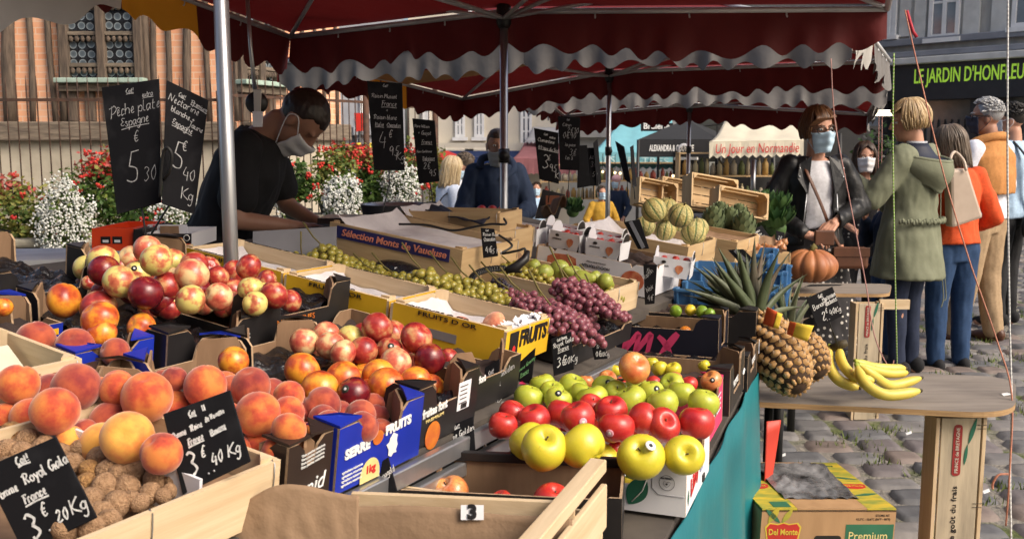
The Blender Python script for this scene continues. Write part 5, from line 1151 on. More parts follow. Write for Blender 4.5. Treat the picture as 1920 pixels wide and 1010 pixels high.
ORD = ['first', 'second', 'third', 'fourth', 'fifth', 'sixth', 'seventh', 'eighth', 'ninth', 'tenth', 'eleventh', 'twelfth', 'thirteenth', 'fourteenth']
STK = {'g': mat('black_sticker', (.01, .012, .01), bump=0), 'p': mat('pink_sticker', (.75, .35, .42), bump=0), 'w': mat('white_sticker', (.75, .75, .72), bump=0), 'k': mat('dark_sticker', (.02, .03, .02), bump=0)}
frng = random.Random(77)
ALLF = []
def heap(where, group, items, plane, h0, nrow=3, stems=False, dense=0):
 """items: (kind, px, py, r_px[, extra]); extra: dict(h=, sticker=, up=, flat=)"""
 data = []
 if dense: items = items + [(k, px + s * r_ * frng.uniform(.8, 1.1), py + r_ * frng.uniform(.1, .5), r_ * .86, {'h': (it[4].get('h', h0) if len(it) > 4 else h0) - .04}) for it in items for (k, px, py, r_) in [it[:4]] for s in (-1, 1) if frng.random() < dense and (len(it) < 5 or 'h' not in it[4] or it[4]['h'] > .09)]
 for it in items:
  k, px, py, rp = it[:4]; ex = it[4] if len(it) > 4 else {}; h = ex.get('h', h0)
  p = Lpx(px, py, h) if plane == 'L' else atz(px, py, RO_.z + h)
  dist = (p - CAM).dot(V((0, math.cos(PITCH), -math.sin(PITCH)))); R_ = rp * dist / FPX; data.append([k, px, py, p, R_, ex])
 ys = sorted(d[2] for d in data); n = len(ys); rows = min(nrow, max(1, n // 3)); names = {1: [''], 2: ['back row', 'front row'], 3: ['back row', 'middle row', 'front row'], 4: ['back row', 'second row', 'third row', 'front row']}[rows]
 cuts = [ys[n * i // rows] for i in range(rows)]; cnt = {}
 for d in sorted(data, key=lambda d: d[1]):
  r = max(i for i in range(rows) if d[2] >= cuts[i]); d.append(r); key = (KIND[d[0]][0] if d[0][:2] == 'wa' else d[0], r); cnt[key] = cnt.get(key, 0) + 1; d.append(cnt[key])
 for k, px, py, p, R_, ex, r, idx in data:
  nm, desc, cat = KIND[k]; tot = cnt[('walnut' if k[:2] == 'wa' else k, r)]
  nm = nm; loc = (names[r] + ' of ' if names[r] else '') + where
  lab = ex.get('label') or (('only ' + desc + ', ' if tot == 1 else desc + ', ' + ORD[min(idx - 1, 13)] + ' of ' + str(tot) + ' from the left, ') + loc)
  if len(lab.split()) > 16: lab = ((desc.split()[-1] if tot > 1 else desc) + (', ' + ORD[min(idx - 1, 13)] + ' from the left, ' if tot > 1 else ', ') + loc)
  lab = lab if len(lab.split()) >= 4 else lab + ' on the stall'
  o = link(nm, FMESH[k]); o.location = p; o.scale = (R_ * frng.uniform(.96, 1.03), R_ * frng.uniform(.96, 1.03), R_ * frng.uniform(.92, 1.03))
  up = ex.get('up')
  if up: q = V(up).normalized().to_track_quat('Z', 'Y'); o.rotation_mode = 'QUATERNION'; o.rotation_quaternion = q @ Euler((0, 0, frng.uniform(0, 6.28))).to_quaternion()
  elif k.startswith('app'): o.rotation_euler = (frng.gauss(0, .45), frng.gauss(0, .45), frng.uniform(0, 6.28))
  elif k in ('lime', 'lemon', 'pear'): o.rotation_euler = (PI / 2 + frng.gauss(0, .3), frng.gauss(0, .3), frng.uniform(0, 6.28))
  else: o.rotation_euler = (frng.uniform(-1.2, 1.2), frng.uniform(-1.2, 1.2), frng.uniform(0, 6.28))
  tag(o, lab, cat, group); WM[o.name] = Matrix.LocRotScale(o.location, o.rotation_quaternion if o.rotation_mode == 'QUATERNION' else o.rotation_euler, o.scale)
  if stems and k.startswith('app') and not ex.get('nostem'):
   s = link('stem', STEM, o)
  if ex.get('st'):
   kind, ox, oy = ex['st']; d = (CAM - p).normalized(); xr = V((0, 0, 1)).cross(d).normalized(); u2 = d.cross(xr)
   dd = (d + xr * ox + u2 * oy).normalized(); b = MB(); xx = V((0, 0, 1)).cross(dd).normalized()
   b.lathe([(1e-4, .02), (.12, .017), (.23, .0), (.235, -.012)], STK[kind], 16, frame(dd * 1.005, xx, dd.cross(xx), dd))
   if kind in 'gpwk': b.lathe([(.05, .023), (.085, .022), (.09, .016), (.06, .018)], STK['w' if kind != 'w' else 'g'], 12, frame(dd * 1.006, xx, dd.cross(xx), dd))
   me = b.mesh('sticker'); me.transform(WM[o.name].to_3x3().normalized().inverted().to_4x4()); link('sticker', me, o)
  ALLF.append((o, R_))
P_, D_, Lg = 'peach', 'peachd', 'peachl'
heap('the front peach heap', 'peaches in the front heap', [
 (P_, 34, 720, 39), (P_, 103, 770, 46), (D_, 143, 725, 46), (P_, 219, 727, 35), (P_, 276, 744, 49), (D_, 327, 710, 25), (P_, 385, 724, 41), (Lg, 239, 820, 49), (D_, 205, 787, 36, {'h': .07}), (P_, 303, 850, 40), (Lg, 132, 824, 28, {'h': .075}), (D_, 158, 812, 28, {'h': .06}),
 (D_, 471, 724, 38), (P_, 484, 776, 44), (P_, 542, 741, 29), (P_, 540, 772, 31), (P_, 542, 805, 33), (P_, 484, 838, 33, {'h': .065}), (P_, 526, 846, 37, {'h': .08}), (D_, 568, 838, 17, {'h': .07}), (P_, 219, 755, 30, {'h': .06}), (D_, 556, 764, 27, {'h': .07}), (P_, 182, 760, 32, {'h': .05}), (P_, 328, 765, 36, {'h': .07}), (P_, 355, 800, 38, {'h': .06}), (P_, 420, 790, 40, {'h': .07}), (D_, 430, 745, 30, {'h': .06}), (P_, 290, 802, 28, {'h': .05}), (P_, 12, 790, 38, {'h': .06}), (D_, 60, 800, 36, {'h': .05}), (P_, 440, 850, 36, {'h': .06}), (P_, 385, 860, 36, {'h': .05}), (D_, 176, 850, 32, {'h': .045}), (D_, 440, 716, 26, {'h': .06}), (P_, 262, 792, 28, {'h': .045})], 'L', .115, 4, dense=.35)
heap('the blue carton with the map', 'dark peaches in the blue map carton', [(D_, 604, 760, 35), (D_, 606, 786, 29, {'h': .075}), (D_, 618, 797, 30), (D_, 675, 780, 32), (D_, 680, 800, 30), (D_, 572, 775, 24, {'h': .07}), (D_, 640, 775, 26, {'h': .06}), (D_, 650, 805, 26, {'h': .06}), (D_, 590, 815, 22, {'h': .06}), (D_, 700, 760, 24, {'h': .06})], 'L', .085, dense=.4)
heap('the barcode carton', 'orange nectarines in the barcode carton', [('necto', 567, 695, 36), ('necto', 643, 708, 33), ('nectd', 663, 737, 34, {'st': ('k', -.55, .35)}), ('necto', 600, 729, 36), ('necto', 708, 702, 31), ('necto', 724, 723, 36), ('necto', 779, 715, 31), ('necto', 792, 733, 27), ('nectd', 748, 737, 27, {'h': .07}), ('necto', 690, 735, 26, {'h': .06}), ('necto', 750, 705, 24, {'h': .06})], 'L', .085, dense=.6)
heap('the red nectarine carton', 'red nectarines beside the yellow crate', [('nectr', 556, 626, 22, {'h': .075}), ('nectp', 570, 641, 27), ('nectp', 611, 629, 28), ('nectp', 620, 648, 28), ('nectp', 643, 661, 26), ('nectw', 657, 634, 26), ('nectr', 681, 658, 28), ('nectr', 708, 615, 31, {'h': .12}), ('nectr', 730, 657, 27, {'st': ('k', .1, .35)}), ('nectp', 742, 680, 30), ('nectr', 781, 633, 31, {'h': .12}), ('nectd', 806, 673, 31), ('nectd', 872, 684, 21, {'h': .08}), ('nectr', 760, 655, 24, {'h': .07}), ('nectd', 690, 680, 22, {'h': .06}), ('nectr', 700, 645, 22, {'h': .06}), ('nectr', 840, 672, 20, {'h': .06}), ('nectp', 590, 655, 22, {'h': .06})], 'L', .09, dense=.5)
heap('the heap behind the pole', 'white nectarines heaped behind the pole', [('nectw', 193, 489, 30), ('nectd', 195, 507, 30, {'h': .165}), ('nectp', 246, 484, 25), ('nectp', 277, 468, 27, {'h': .2}), ('nectw', 293, 488, 31, {'h': .21}), ('nectw', 224, 528, 31, {'h': .175}), ('nectw', 258, 512, 24, {'st': ('g', -.25, .45)}), ('nectd', 273, 549, 33, {'h': .165}), ('nectr', 312, 536, 28, {'h': .155}), ('nectp', 360, 516, 32, {'h': .18}), ('nectr', 364, 497, 27, {'h': .18}), ('nectr', 408, 519, 22), ('nectd', 367, 543, 28), ('nectw', 357, 562, 29, {'h': .16}), ('nectr', 318, 578, 22, {'h': .11}), ('nectp', 410, 556, 27), ('nectr', 466, 500, 25, {'h': .17}), ('nectw', 470, 543, 25), ('nectw', 478, 569, 24, {'h': .14}), ('nectr', 513, 553, 27, {'h': .15}), ('nectr', 188, 546, 17, {'h': .11}), ('nectr', 167, 530, 14, {'h': .11}), ('nectd', 330, 512, 24, {'h': .13}), ('nectr', 300, 570, 24, {'h': .1}), ('nectr', 435, 545, 25, {'h': .12}), ('nectr', 440, 510, 24, {'h': .13}), ('nectd', 245, 548, 22, {'h': .1}), ('nectr', 500, 525, 20, {'h': .11}), ('nectd', 340, 545, 22, {'h': .11}), ('nectr', 420, 575, 22, {'h': .1}), ('nectr', 225, 500, 20, {'h': .13}), ('nectp', 395, 535, 22, {'h': .12})], 'L', .15, 4, dense=.5)
heap('the film-lined carton at far left', 'nectarines in the film-lined carton', [('necto', 120, 563, 33, {'label': 'orange nectarine alone on shiny black film at the left'}), ('nectr', 185, 577, 34, {'label': 'dull red nectarine leaning on the film-lined carton wall'}), ('necto', 187, 598, 35, {'h': .14, 'label': 'yellow-orange nectarine lying on top of another in the film-lined carton'}), ('necto', 191, 624, 29, {'label': 'yellow nectarine lowest in the film-lined carton'}), ('necto', 265, 613, 27, {'h': .1, 'label': 'orange nectarine peeping out by the blue carton flap'}), ('necto', 6, 576, 18, {'label': 'orange nectarine cut by the left picture edge'})], 'L', .12)
heap('the striped carton behind the pale crate', 'dark peaches in the striped carton', [(D_, 67, 637, 36), (D_, 141, 650, 36), (D_, 216, 660, 28), (D_, 100, 655, 26, {'h': .07})], 'L', .1)
heap('black film', 'lone nectarine', [('necto', 438, 677, 29, {'label': 'single orange nectarine under the fruites font lettering behind the pole'})], 'L', .1)
heap('the yellow crates', 'flat peaches in the yellow crates', [('flat', 727, 588, 18), ('flat', 817, 610, 19), ('flat', 862, 610, 25, {'up': (.1, -.2, 1)}), ('flat', 925, 606, 25, {'h': .10}), ('flat', 908, 618, 18), ('flat', 926, 634, 19), ('flat', 952, 638, 20), ('flat', 978, 632, 16), ('flat', 945, 620, 16, {'h': .06}), ('flat', 652, 567, 15), ('flat', 622, 553, 13), ('flat', 765, 598, 14, {'h': .06})], 'L', .075)
heap('the white carton', 'yellow apples in the white carton', [('appy', 992, 828, 37, {'h': .13}), ('appy', 1020, 840, 44, {'h': .15}), ('appy', 1093, 836, 44, {'h': .15}), ('appy', 1202, 857, 44, {'h': .125, 'up': (-.15, -.75, .75), 'st': ('w', .5, .65)}), ('appy', 1282, 853, 40, {'h': .125, 'up': (.0, -.9, .45)}), ('appy', 1194, 906, 26, {'h': .04}), ('appy', 1130, 866, 34, {'h': .06})], 'R', .12, 2, stems=True)
heap('the pink carton', 'red apples in the pink carton', [('appr', 943, 798, 27), ('appr', 960, 776, 27, {'st': ('p', .35, .3)}), ('appr', 1002, 788, 33), ('appr', 1052, 776, 29), ('appr', 1084, 784, 33, {'st': ('p', .3, -.2), 'h': .155}), ('appr', 1108, 763, 26), ('appr', 1146, 772, 31, {'up': (-.1, -.3, 1)}), ('appr', 1156, 802, 34, {'st': ('p', -.4, -.35), 'h': .13}), ('appr', 1206, 784, 30), ('appr', 1243, 797, 33, {'h': .13}), ('appr', 1306, 793, 34, {'h': .13}), ('appr', 1152, 843, 20, {'h': .08}), ('appr', 1125, 800, 24, {'h': .08}), ('appr', 1275, 782, 24, {'h': .08}), ('appr', 1030, 808, 22, {'h': .08}), ('appr', 1200, 812, 24, {'h': .08})], 'R', .14, 3, stems=True)
heap('the green apple carton', 'green apples in the black carton', [('appg', 991, 746, 29), ('appg', 1017, 722, 24), ('appg', 1035, 736, 26), ('appg', 1046, 750, 27, {'st': ('g', .05, .55)}), ('appg', 1074, 727, 29), ('appg', 1091, 739, 25), ('appg', 1111, 746, 29), ('appg', 1135, 726, 26, {'st': ('g', .25, .4)}), ('appg', 1156, 736, 25), ('appg', 1182, 750, 31), ('appg', 1194, 727, 23), ('appg', 1220, 736, 26, {'st': ('g', .55, .35)}), ('appg', 1243, 756, 31), ('appg', 1260, 722, 24), ('appg', 1277, 739, 28), ('appg', 1319, 756, 30), ('appg', 1300, 742, 22, {'h': .09}), ('appg', 1075, 755, 22, {'h': .09}), ('appg', 1150, 758, 22, {'h': .09}), ('appg', 1215, 760, 22, {'h': .09}), ('appg', 1020, 755, 22, {'h': .09})], 'R', .145, 3, stems=True)
heap('the carton behind the green apples', 'streaked apples behind the green ones', [('appo', 1189, 690, 31, {'h': .2, 'label': 'large streaked apple standing on top behind the green apples'}), ('appo', 1139, 710, 18), ('appo', 1098, 716, 15), ('appr', 1226, 719, 15), ('appo', 1334, 714, 20, {'st': ('g', .1, .1)}), ('appr', 1292, 720, 17), ('appo', 1264, 713, 17), ('appr', 1165, 722, 16, {'h': .09}), ('appr', 1205, 722, 15, {'h': .09})], 'R', .135, 2)
heap('the carton in front of the pink letters', 'yellow apples before the MX carton', [('appy', 1237, 691, 16), ('appy', 1262, 693, 16), ('appy', 1153, 694, 13), ('appy', 1222, 682, 14), ('appy', 1320, 685, 12)], 'R', .115, 1)
heap('the carton behind the MX carton', 'citrus behind the MX carton', [('lime', 1267, 583, 12), ('lemon', 1294, 581, 11), ('lime', 1316, 584, 12), ('lime', 1331, 587, 10), ('orange', 1285, 622, 12, {'h': .12})], 'R', .165, 1)
heap('the black rimmed carton by the brown paper', 'apples behind the brown paper', [('appo', 828, 918, 29), ('appo', 846, 924, 34, {'up': (-.5, -.2, .8)}), ('appr', 788, 930, 20), ('appr', 940, 940, 22, {'up': (-.3, 0, 1)}), ('appr', 1034, 942, 38), ('appr', 985, 950, 20), ('appr', 1075, 948, 20)], 'R', .062, 1, stems=True)
W1, W2, W3 = 'walnut', 'walnut2', 'walnut3'
wl = [(W3, 22, 816, 24), (W1, 52, 826, 22), (W2, 10, 845, 24), (W1, 38, 850, 22), (W1, 152, 842, 22), (W2, 187, 858, 24), (W1, 205, 884, 26), (W3, 168, 880, 20), (W2, 195, 915, 26), (W1, 222, 892, 22), (W2, 248, 888, 26), (W1, 291, 900, 23), (W2, 240, 915, 24), (W1, 280, 925, 21), (W2, 218, 945, 25), (W1, 245, 938, 20), (W1, 186, 962, 24), (W3, 160, 905, 20), (W2, 325, 903, 16), (W1, 205, 975, 22), (W1, 170, 990, 24), (W2, 318, 920, 15), (W1, 80, 838, 22), (W2, 110, 850, 20), (W1, 135, 870, 22), (W2, 262, 942, 18), (W1, 140, 930, 22), (W2, 150, 960, 22), (W1, 66, 872, 24), (W2, 20, 880, 24), (W1, 104, 884, 24), (W2, 232, 868, 18), (W1, 305, 930, 16), (W2, 120, 990, 24), (W1, 172, 935, 22)]
heap('the walnut crate', 'walnuts in the pale crate', wl, 'L', .07, 4)
# pears by the grapes
heap('the crate beside the red grapes', 'pears in the grape crate', [('pear', 1020, 510, 17), ('pear', 1050, 505, 20), ('pear', 1075, 512, 16), ('pear', 1092, 523, 18), ('pear', 1117, 520, 13), ('pear', 1136, 527, 15), ('pear', 1000, 498, 13)], 'L', .10, 1)
# ================================================================ grapes
GR = {'red': fruit_mat('red_grape_skin', (.23, .065, .085), (.15, .035, .06), (.085, .024, .055), (.40, .62), .38, .25, scale=1.3, coat=.1),
 'green': fruit_mat('green_grape_skin', (.33, .27, .045), (.24, .23, .045), (.32, .19, .04), (.42, .62), .3, scale=1.3, coat=.2),
 'black': fruit_mat('black_grape_skin', (.035, .03, .06), (.02, .02, .04), (.05, .04, .08), (.42, .62), .45, .3, scale=1.3)}
GMESH = {}
for k in GR:
 b = MB(); b.lathe([(max(1e-4, math.cos(-PI / 2 + PI * i / 9)), 1.1 * math.sin(-PI / 2 + PI * i / 9)) for i in range(10)], GR[k], 14); GMESH[k] = b.mesh('grape')
STALK = mat('grape_stalk', (.16, .15, .04), (.12, .08, .03), rough=.8, bump=0)
def bunch(label, kind, c, ax, ln, wid, n, rad, seed, stalk=True, group=None):
 """a bunch: berries packed over an elongated body lying along ax from its stem end c"""
 r = random.Random(seed); ax = V(ax).normalized(); o = thing(kind + '_grape_bunch', label, 'grapes', c, group); c = V(c)
 side = ax.cross(V((0, 0, 1))).normalized(); up = side.cross(ax); pts = []
 tries = 0
 while len(pts) < n and tries < 9000:
  tries += 1; t = r.random() ** .85; w = wid * (1 - .75 * t ** 1.6) * (.55 + .45 * min(1, t * 5)); a = r.uniform(-.35, PI + .35); k = r.uniform(.62, 1.0)
  p = ax * (t * ln) + side * (math.cos(a) * w * k) + up * (math.sin(a) * w * .75 * k)
  if all((p - q).length > rad * 1.62 for q in pts): pts.append(p)
 inv = wm(o).inverted()
 for p in pts:
  g2 = link('grape', GMESH[kind], o); g2.location = p; s = rad * r.uniform(.9, 1.12); g2.scale = (s, s, s); g2.rotation_euler = (r.uniform(0, 3), r.uniform(0, 3), 0)
 b = MB(); b.tube([c + up * wid * .2 + ax * ln * .55, c + up * wid * .5 + ax * .04, c - ax * .015 + up * wid * 1.0, c - ax * .05 + up * (wid * 1.5 + .01) + side * .01], [.0012, .002, .0022, .0026], STALK, 6)
 for k in range(6):
  q = c + ax * ln * (.1 + .1 * k) + up * wid * .3; b.tube([q, q + side * (wid * .6 * (1 if k % 2 else -1)) + up * wid * .2], .0009, STALK, 4)
 b.build('stalk', o); return o
def gpos(px, py, h): return Lpx(px, py, h)
RG_ = 'red grape bunches heaped at the aisle end'
for i, (lab, px, py, h, ax, ln, w, n, rad) in enumerate((
 ('purple-red grape bunch lying highest in the heap, under the pears', 1045, 540, .115, (.8, -.6, -.3), .20, .060, 60, .0112), ('purple-red grape bunch at the back right of the heap', 1075, 548, .10, (.8, -.5, -.35), .17, .055, 55, .0112),
 ('red grape bunch at the left of the heap beside the yellow crate', 965, 572, .08, (.85, -.5, -.12), .20, .055, 55, .0112), ('red grape bunch in the centre of the heap', 1010, 590, .095, (.75, -.65, -.25), .19, .060, 62, .0114), ('red grape bunch spilling over the tray end toward the slate boards', 1058, 572, .075, (.6, -.75, -.4), .12, .055, 45, .0112), ('red grape bunch hanging lowest over the rail', 1010, 585, .065, (.6, -.75, -.35), .12, .05, 40, .0110), ('red grape bunch with pale berries behind the yellow frill', 940, 560, .06, (.9, -.4, -.1), .14, .045, 36, .0108), ('small red grape bunch at the right tip of the heap beside the pale crate', 1110, 570, .065, (.7, -.6, -.4), .07, .04, 24, .0110))):
 bunch(lab, 'red', gpos(px, py, h), ax, ln, w, int(n * 1.4), rad * .88, 100 + i, group=RG_)
GG = 'green grape bunches in the trays'
for i, (lab, px, py, h, ax, ln, w, n, rad) in enumerate((
 ('golden grape bunch standing at the left end against the grey panel', 552, 478, .08, (.3, -.2, -.9), .06, .035, 18, .0105), ('amber grape bunch with long bare stalk by the grey panel', 590, 478, .09, (.8, -.4, -.2), .14, .05, 46, .0112), ('green grape bunch sliding behind the middle yellow crate', 640, 500, .05, (.85, -.5, -.1), .20, .045, 50, .0105), ('green grape bunch along the yellow rim, beside the black film', 690, 520, .05, (.85, -.5, -.1), .16, .035, 34, .0105),
 ('plump yellow-green grape bunch in the middle of the tray', 775, 525, .085, (.8, -.5, -.2), .16, .055, 55, .0118), ('yellow-green grape bunch lying in front of the coiled cable', 870, 545, .065, (.8, -.55, -.15), .15, .05, 48, .0115), ('green grape bunch touching the red grapes', 905, 555, .06, (.8, -.5, -.15), .12, .045, 36, .011), ('green grape bunch wedged under the black film pack', 725, 530, .055, (.85, -.5, -.1), .14, .045, 40, .0108), ('green grape bunch between the plump bunch and the cable', 830, 535, .07, (.8, -.5, -.15), .13, .05, 44, .0112), ('green grapes at the back under the pears', 940, 508, .08, (.8, -.5, -.15), .20, .05, 50, .0095), ('green grapes in the end corner of the pale crate', 1110, 545, .06, (.7, -.5, -.15), .10, .04, 26, .0105))):
 bunch(lab, 'green', gpos(px, py, h), ax, ln, w, n, rad, 200 + i, group=GG)
bunch('small bunch of tiny blue-black grapes beside the cable', 'black', gpos(925, 530, .07), (.7, -.6, -.2), .07, .026, 36, .0055, 301)
# ================================================================ melons and vegetables
MELN = None
def melon_mat():
 m, t, b = nodes('melon_skin'); v = coords(t, rand=20); at_ = t.nodes.new('ShaderNodeTexCoord'); sx = t.nodes.new('ShaderNodeSeparateXYZ'); t.links.new(at_.outputs['Object'], sx.inputs[0])
 a = t.nodes.new('ShaderNodeMath'); a.operation = 'ARCTAN2'; t.links.new(sx.outputs[0], a.inputs[0]); t.links.new(sx.outputs[1], a.inputs[1])
 k = t.nodes.new('ShaderNodeMath'); k.operation = 'MULTIPLY'; k.inputs[1].default_value = 9; t.links.new(a.outputs[0], k.inputs[0]); c = t.nodes.new('ShaderNodeMath'); c.operation = 'COSINE'; t.links.new(k.outputs[0], c.inputs[0])
 n = noisen(t, v, 2, 6); base = ramp(t, [(.35, (.50, .40, .13)), (.7, (.42, .38, .17))], n)
 f = ramp(t, [(.0, (1, 1, 1)), (.06, (1, 1, 1)), (.16, (0, 0, 0))], (lambda q: q)(_half(t, c.outputs[0])))
 t.links.new(mixc(t, f, base, (.12, .17, .05)), b.inputs['Base Color']); b.inputs['Roughness'].default_value = .6; bumpn(t, noisen(t, v, 6, 6), b, .4, .04); return m
def _half(t, x):
 n = t.nodes.new('ShaderNodeMath'); n.operation = 'MULTIPLY_ADD'; n.inputs[1].default_value = .5; n.inputs[2].default_value = .5; t.links.new(x, n.inputs[0]); return n.outputs[0]
MM = melon_mat()
b = MB(); b.lathe([(max(1e-4, math.cos(-PI / 2 + PI * i / 16)), .97 * math.sin(-PI / 2 + PI * i / 16)) for i in range(17)], MM, 72, None, lambda p, t: V((p.x, p.y, p.z)) * (1 - .045 * (max(0, -math.cos(9 * (PI / 2 - t)))) ** 2 * (1 - abs(p.z) * .6))); MEL = b.mesh('melon')
b = MB(); b.tube([(0, 0, .93), (.02, .0, 1.08), (.1, .03, 1.16)], [.09, .06, .08], STALK, 7); MST = b.mesh('stalk')
for i, (px, py, rp, h, lab) in enumerate(((1226, 394, 24, .30, 'striped melon topmost at the left of the pile'), (1276, 404, 24, .26, 'striped melon at the upper right of the pile'), (1209, 424, 20, .19, 'striped melon behind the tilted black board, left end'), (1247, 431, 21, .16, 'striped melon low in the middle of the pile'), (1300, 438, 24, .15, 'greenish striped melon at the right front of the pile'), (1250, 392, 22, .24, 'striped melon half hidden behind the topmost one'), (1309, 428, 20, .15, 'striped melon tucked behind the greenish one'), (1320, 470, 17, .06, 'pale striped melon below the pile by the leek leaves'), (1265, 425, 18, .13, 'melon deep in the pile between the others'))):
 p = Lpx(px, py, h); dist = (p - CAM).dot(V((0, math.cos(PITCH), -math.sin(PITCH)))); R_ = rp * dist / FPX
 o = link('melon', MEL); o.location = p; o.scale = (R_,) * 3; o.rotation_euler = (frng.uniform(-.3, .3) - .2, frng.uniform(-.3, .3) + .35, frng.uniform(0, 6)); tag(o, lab, 'melon', 'striped melons in the pile'); WM[o.name] = Matrix.LocRotScale(o.location, o.rotation_euler, o.scale); link('stalk', MST, o)
ART = mat('artichoke_leaf', (.16, .20, .09), (.09, .12, .06), rough=.6, scale=20, bump=.1)
for i, (px, py) in enumerate(((1338, 418), (1368, 420), (1395, 428), (1350, 408), (1385, 412))):
 p = Lpx(px, py, .13); o = thing('artichoke', ('pale artichoke nearest the melons', 'pale artichoke second in the row', 'dark artichoke at the right end of the crate', 'artichoke behind the first one', 'artichoke behind the second one')[i], 'artichoke', p, 'artichokes in the pine crate'); b = MB()
 for k in range(7):
  for j in range(8):
   a = j * PI / 4 + k * .4; el = -.5 + k * .3; d = V((math.cos(a) * math.cos(el), math.sin(a) * math.cos(el), math.sin(el))); q = p + d * (.05 - .003 * k); s = d.cross(V((0, 0, 1))).normalized() * .02; u = V((0, 0, 1)) * .03 + d * .008
   b.add([q - s, q + s, q + s * .4 + u, q + u * 1.25, q - s * .4 + u], [(0, 1, 2, 3, 4)], ART)
 b.build('leaf_bracts', o); b = MB(); b.ell(p, .045, ART, 12, 8); b.build('heart', o)
ONI = fruit_mat('onion_skin', (.42, .20, .08), (.34, .13, .05), (.25, .08, .04), (.4, .7), .35)
b = MB(); b.lathe([(1e-4, -.9), (.6, -.75), (1, -.1), (.85, .45), (.35, .85), (.1, 1.15), (.05, 1.3)], ONI, 16); ON = b.mesh('onion')
for i in range(16):
 px = 1408 + (i % 8) * 8.5 + (i // 8) * 3; py = 463 - (i // 8) * 9 + (i % 3) * 2; p = atz(px, py, 1.015); o = link('onion', ON); o.location = p; s = .016 + .004 * frng.random(); o.scale = (s, s, s); o.rotation_euler = (frng.uniform(-1, 1), frng.uniform(-1, 1), 0); tag(o, 'brown onion lying in the pine crate under the small slate', 'onion', 'brown onions in the crate')
CABB = [mat('cabbage_leaf%d' % i, c, tuple(x * .6 for x in c), rough=.55, scale=12, bump=.3, translu=.15) for i, c in enumerate([(.05, .12, .03), (.09, .18, .05), (.03, .08, .025)])]
def cabbage(label, px, py, Y, R0, seed, name='cabbage'):
 c = at(px, py, Y); r = random.Random(seed); o = thing(name, label, 'vegetable', c)
 for k in range(16):
  a = r.uniform(0, 6.28); el = r.uniform(-.2, 1.2); d = V((math.cos(a) * math.cos(el), math.sin(a) * math.cos(el), math.sin(el))); s = d.cross(V((0, 0, 1))).normalized(); u = s.cross(d)
  b = MB(); L_ = R0 * r.uniform(.8, 1.3)
  b.grid(lambda x, y: c + d * (R0 * (.35 + .65 * y)) + s * (L_ * (x - .5) * (1.3 - .6 * y * y) * (.4 + y)) + V((0, 0, 1)) * (R0 * .5 * y * y * (1 - el * .6) + .15 * R0 * math.sin(x * 19 + k) * y + R0 * .5 * (x - .5) ** 2), 9, 6, r.choice(CABB)); b.build('leaf', o)
 b = MB(); b.ell(c, R0 * .55, CABB[1], 14, 9); b.build('heart', o)
cabbage('dark green leafy cabbage in the shade by the leather jacket', 1440, 412, 5.2, .13, 1); cabbage('cabbage with pale heart at the end of the vegetable row', 1455, 428, 5.1, .10, 2); cabbage('dark leafy greens at the back of the vegetable row', 1415, 405, 5.5, .12, 3)
cabbage('green wrapped lettuce between the torn paper and the third mast', 1074, 396, 4.6, .055, 4)
# leeks leaning next to the pineapples are modelled with the pineapples
# ================================================================ pineapples
def pine_mat():
 m, t, b = nodes('pineapple_skin'); v = coords(t); f = noisen(t, v, 30, 5); t.links.new(ramp(t, [(.3, (.31, .16, .05)), (.55, (.42, .24, .085)), (.75, (.20, .10, .035))], f), b.inputs['Base Color']); b.inputs['Roughness'].default_value = .6; bumpn(t, noisen(t, v, 120, 6), b, .5, .004); return m
PSK = pine_mat(); PGRV = mat('pineapple_groove', (.03, .016, .008), (.05, .025, .012), rough=.9, scale=60); PTIP = mat('pineapple_scale_tip', (.42, .31, .19), (.30, .20, .12), rough=.8, scale=60, bump=0)
PLF = [mat('pineapple_leaf%d' % i, c, c2, rough=.5, scale=6, st=(1, 1, .3), bump=.15) for i, (c, c2) in enumerate([((.07, .09, .04), (.035, .05, .022)), ((.13, .145, .085), (.07, .085, .045)), ((.05, .065, .04), (.10, .07, .045))])]
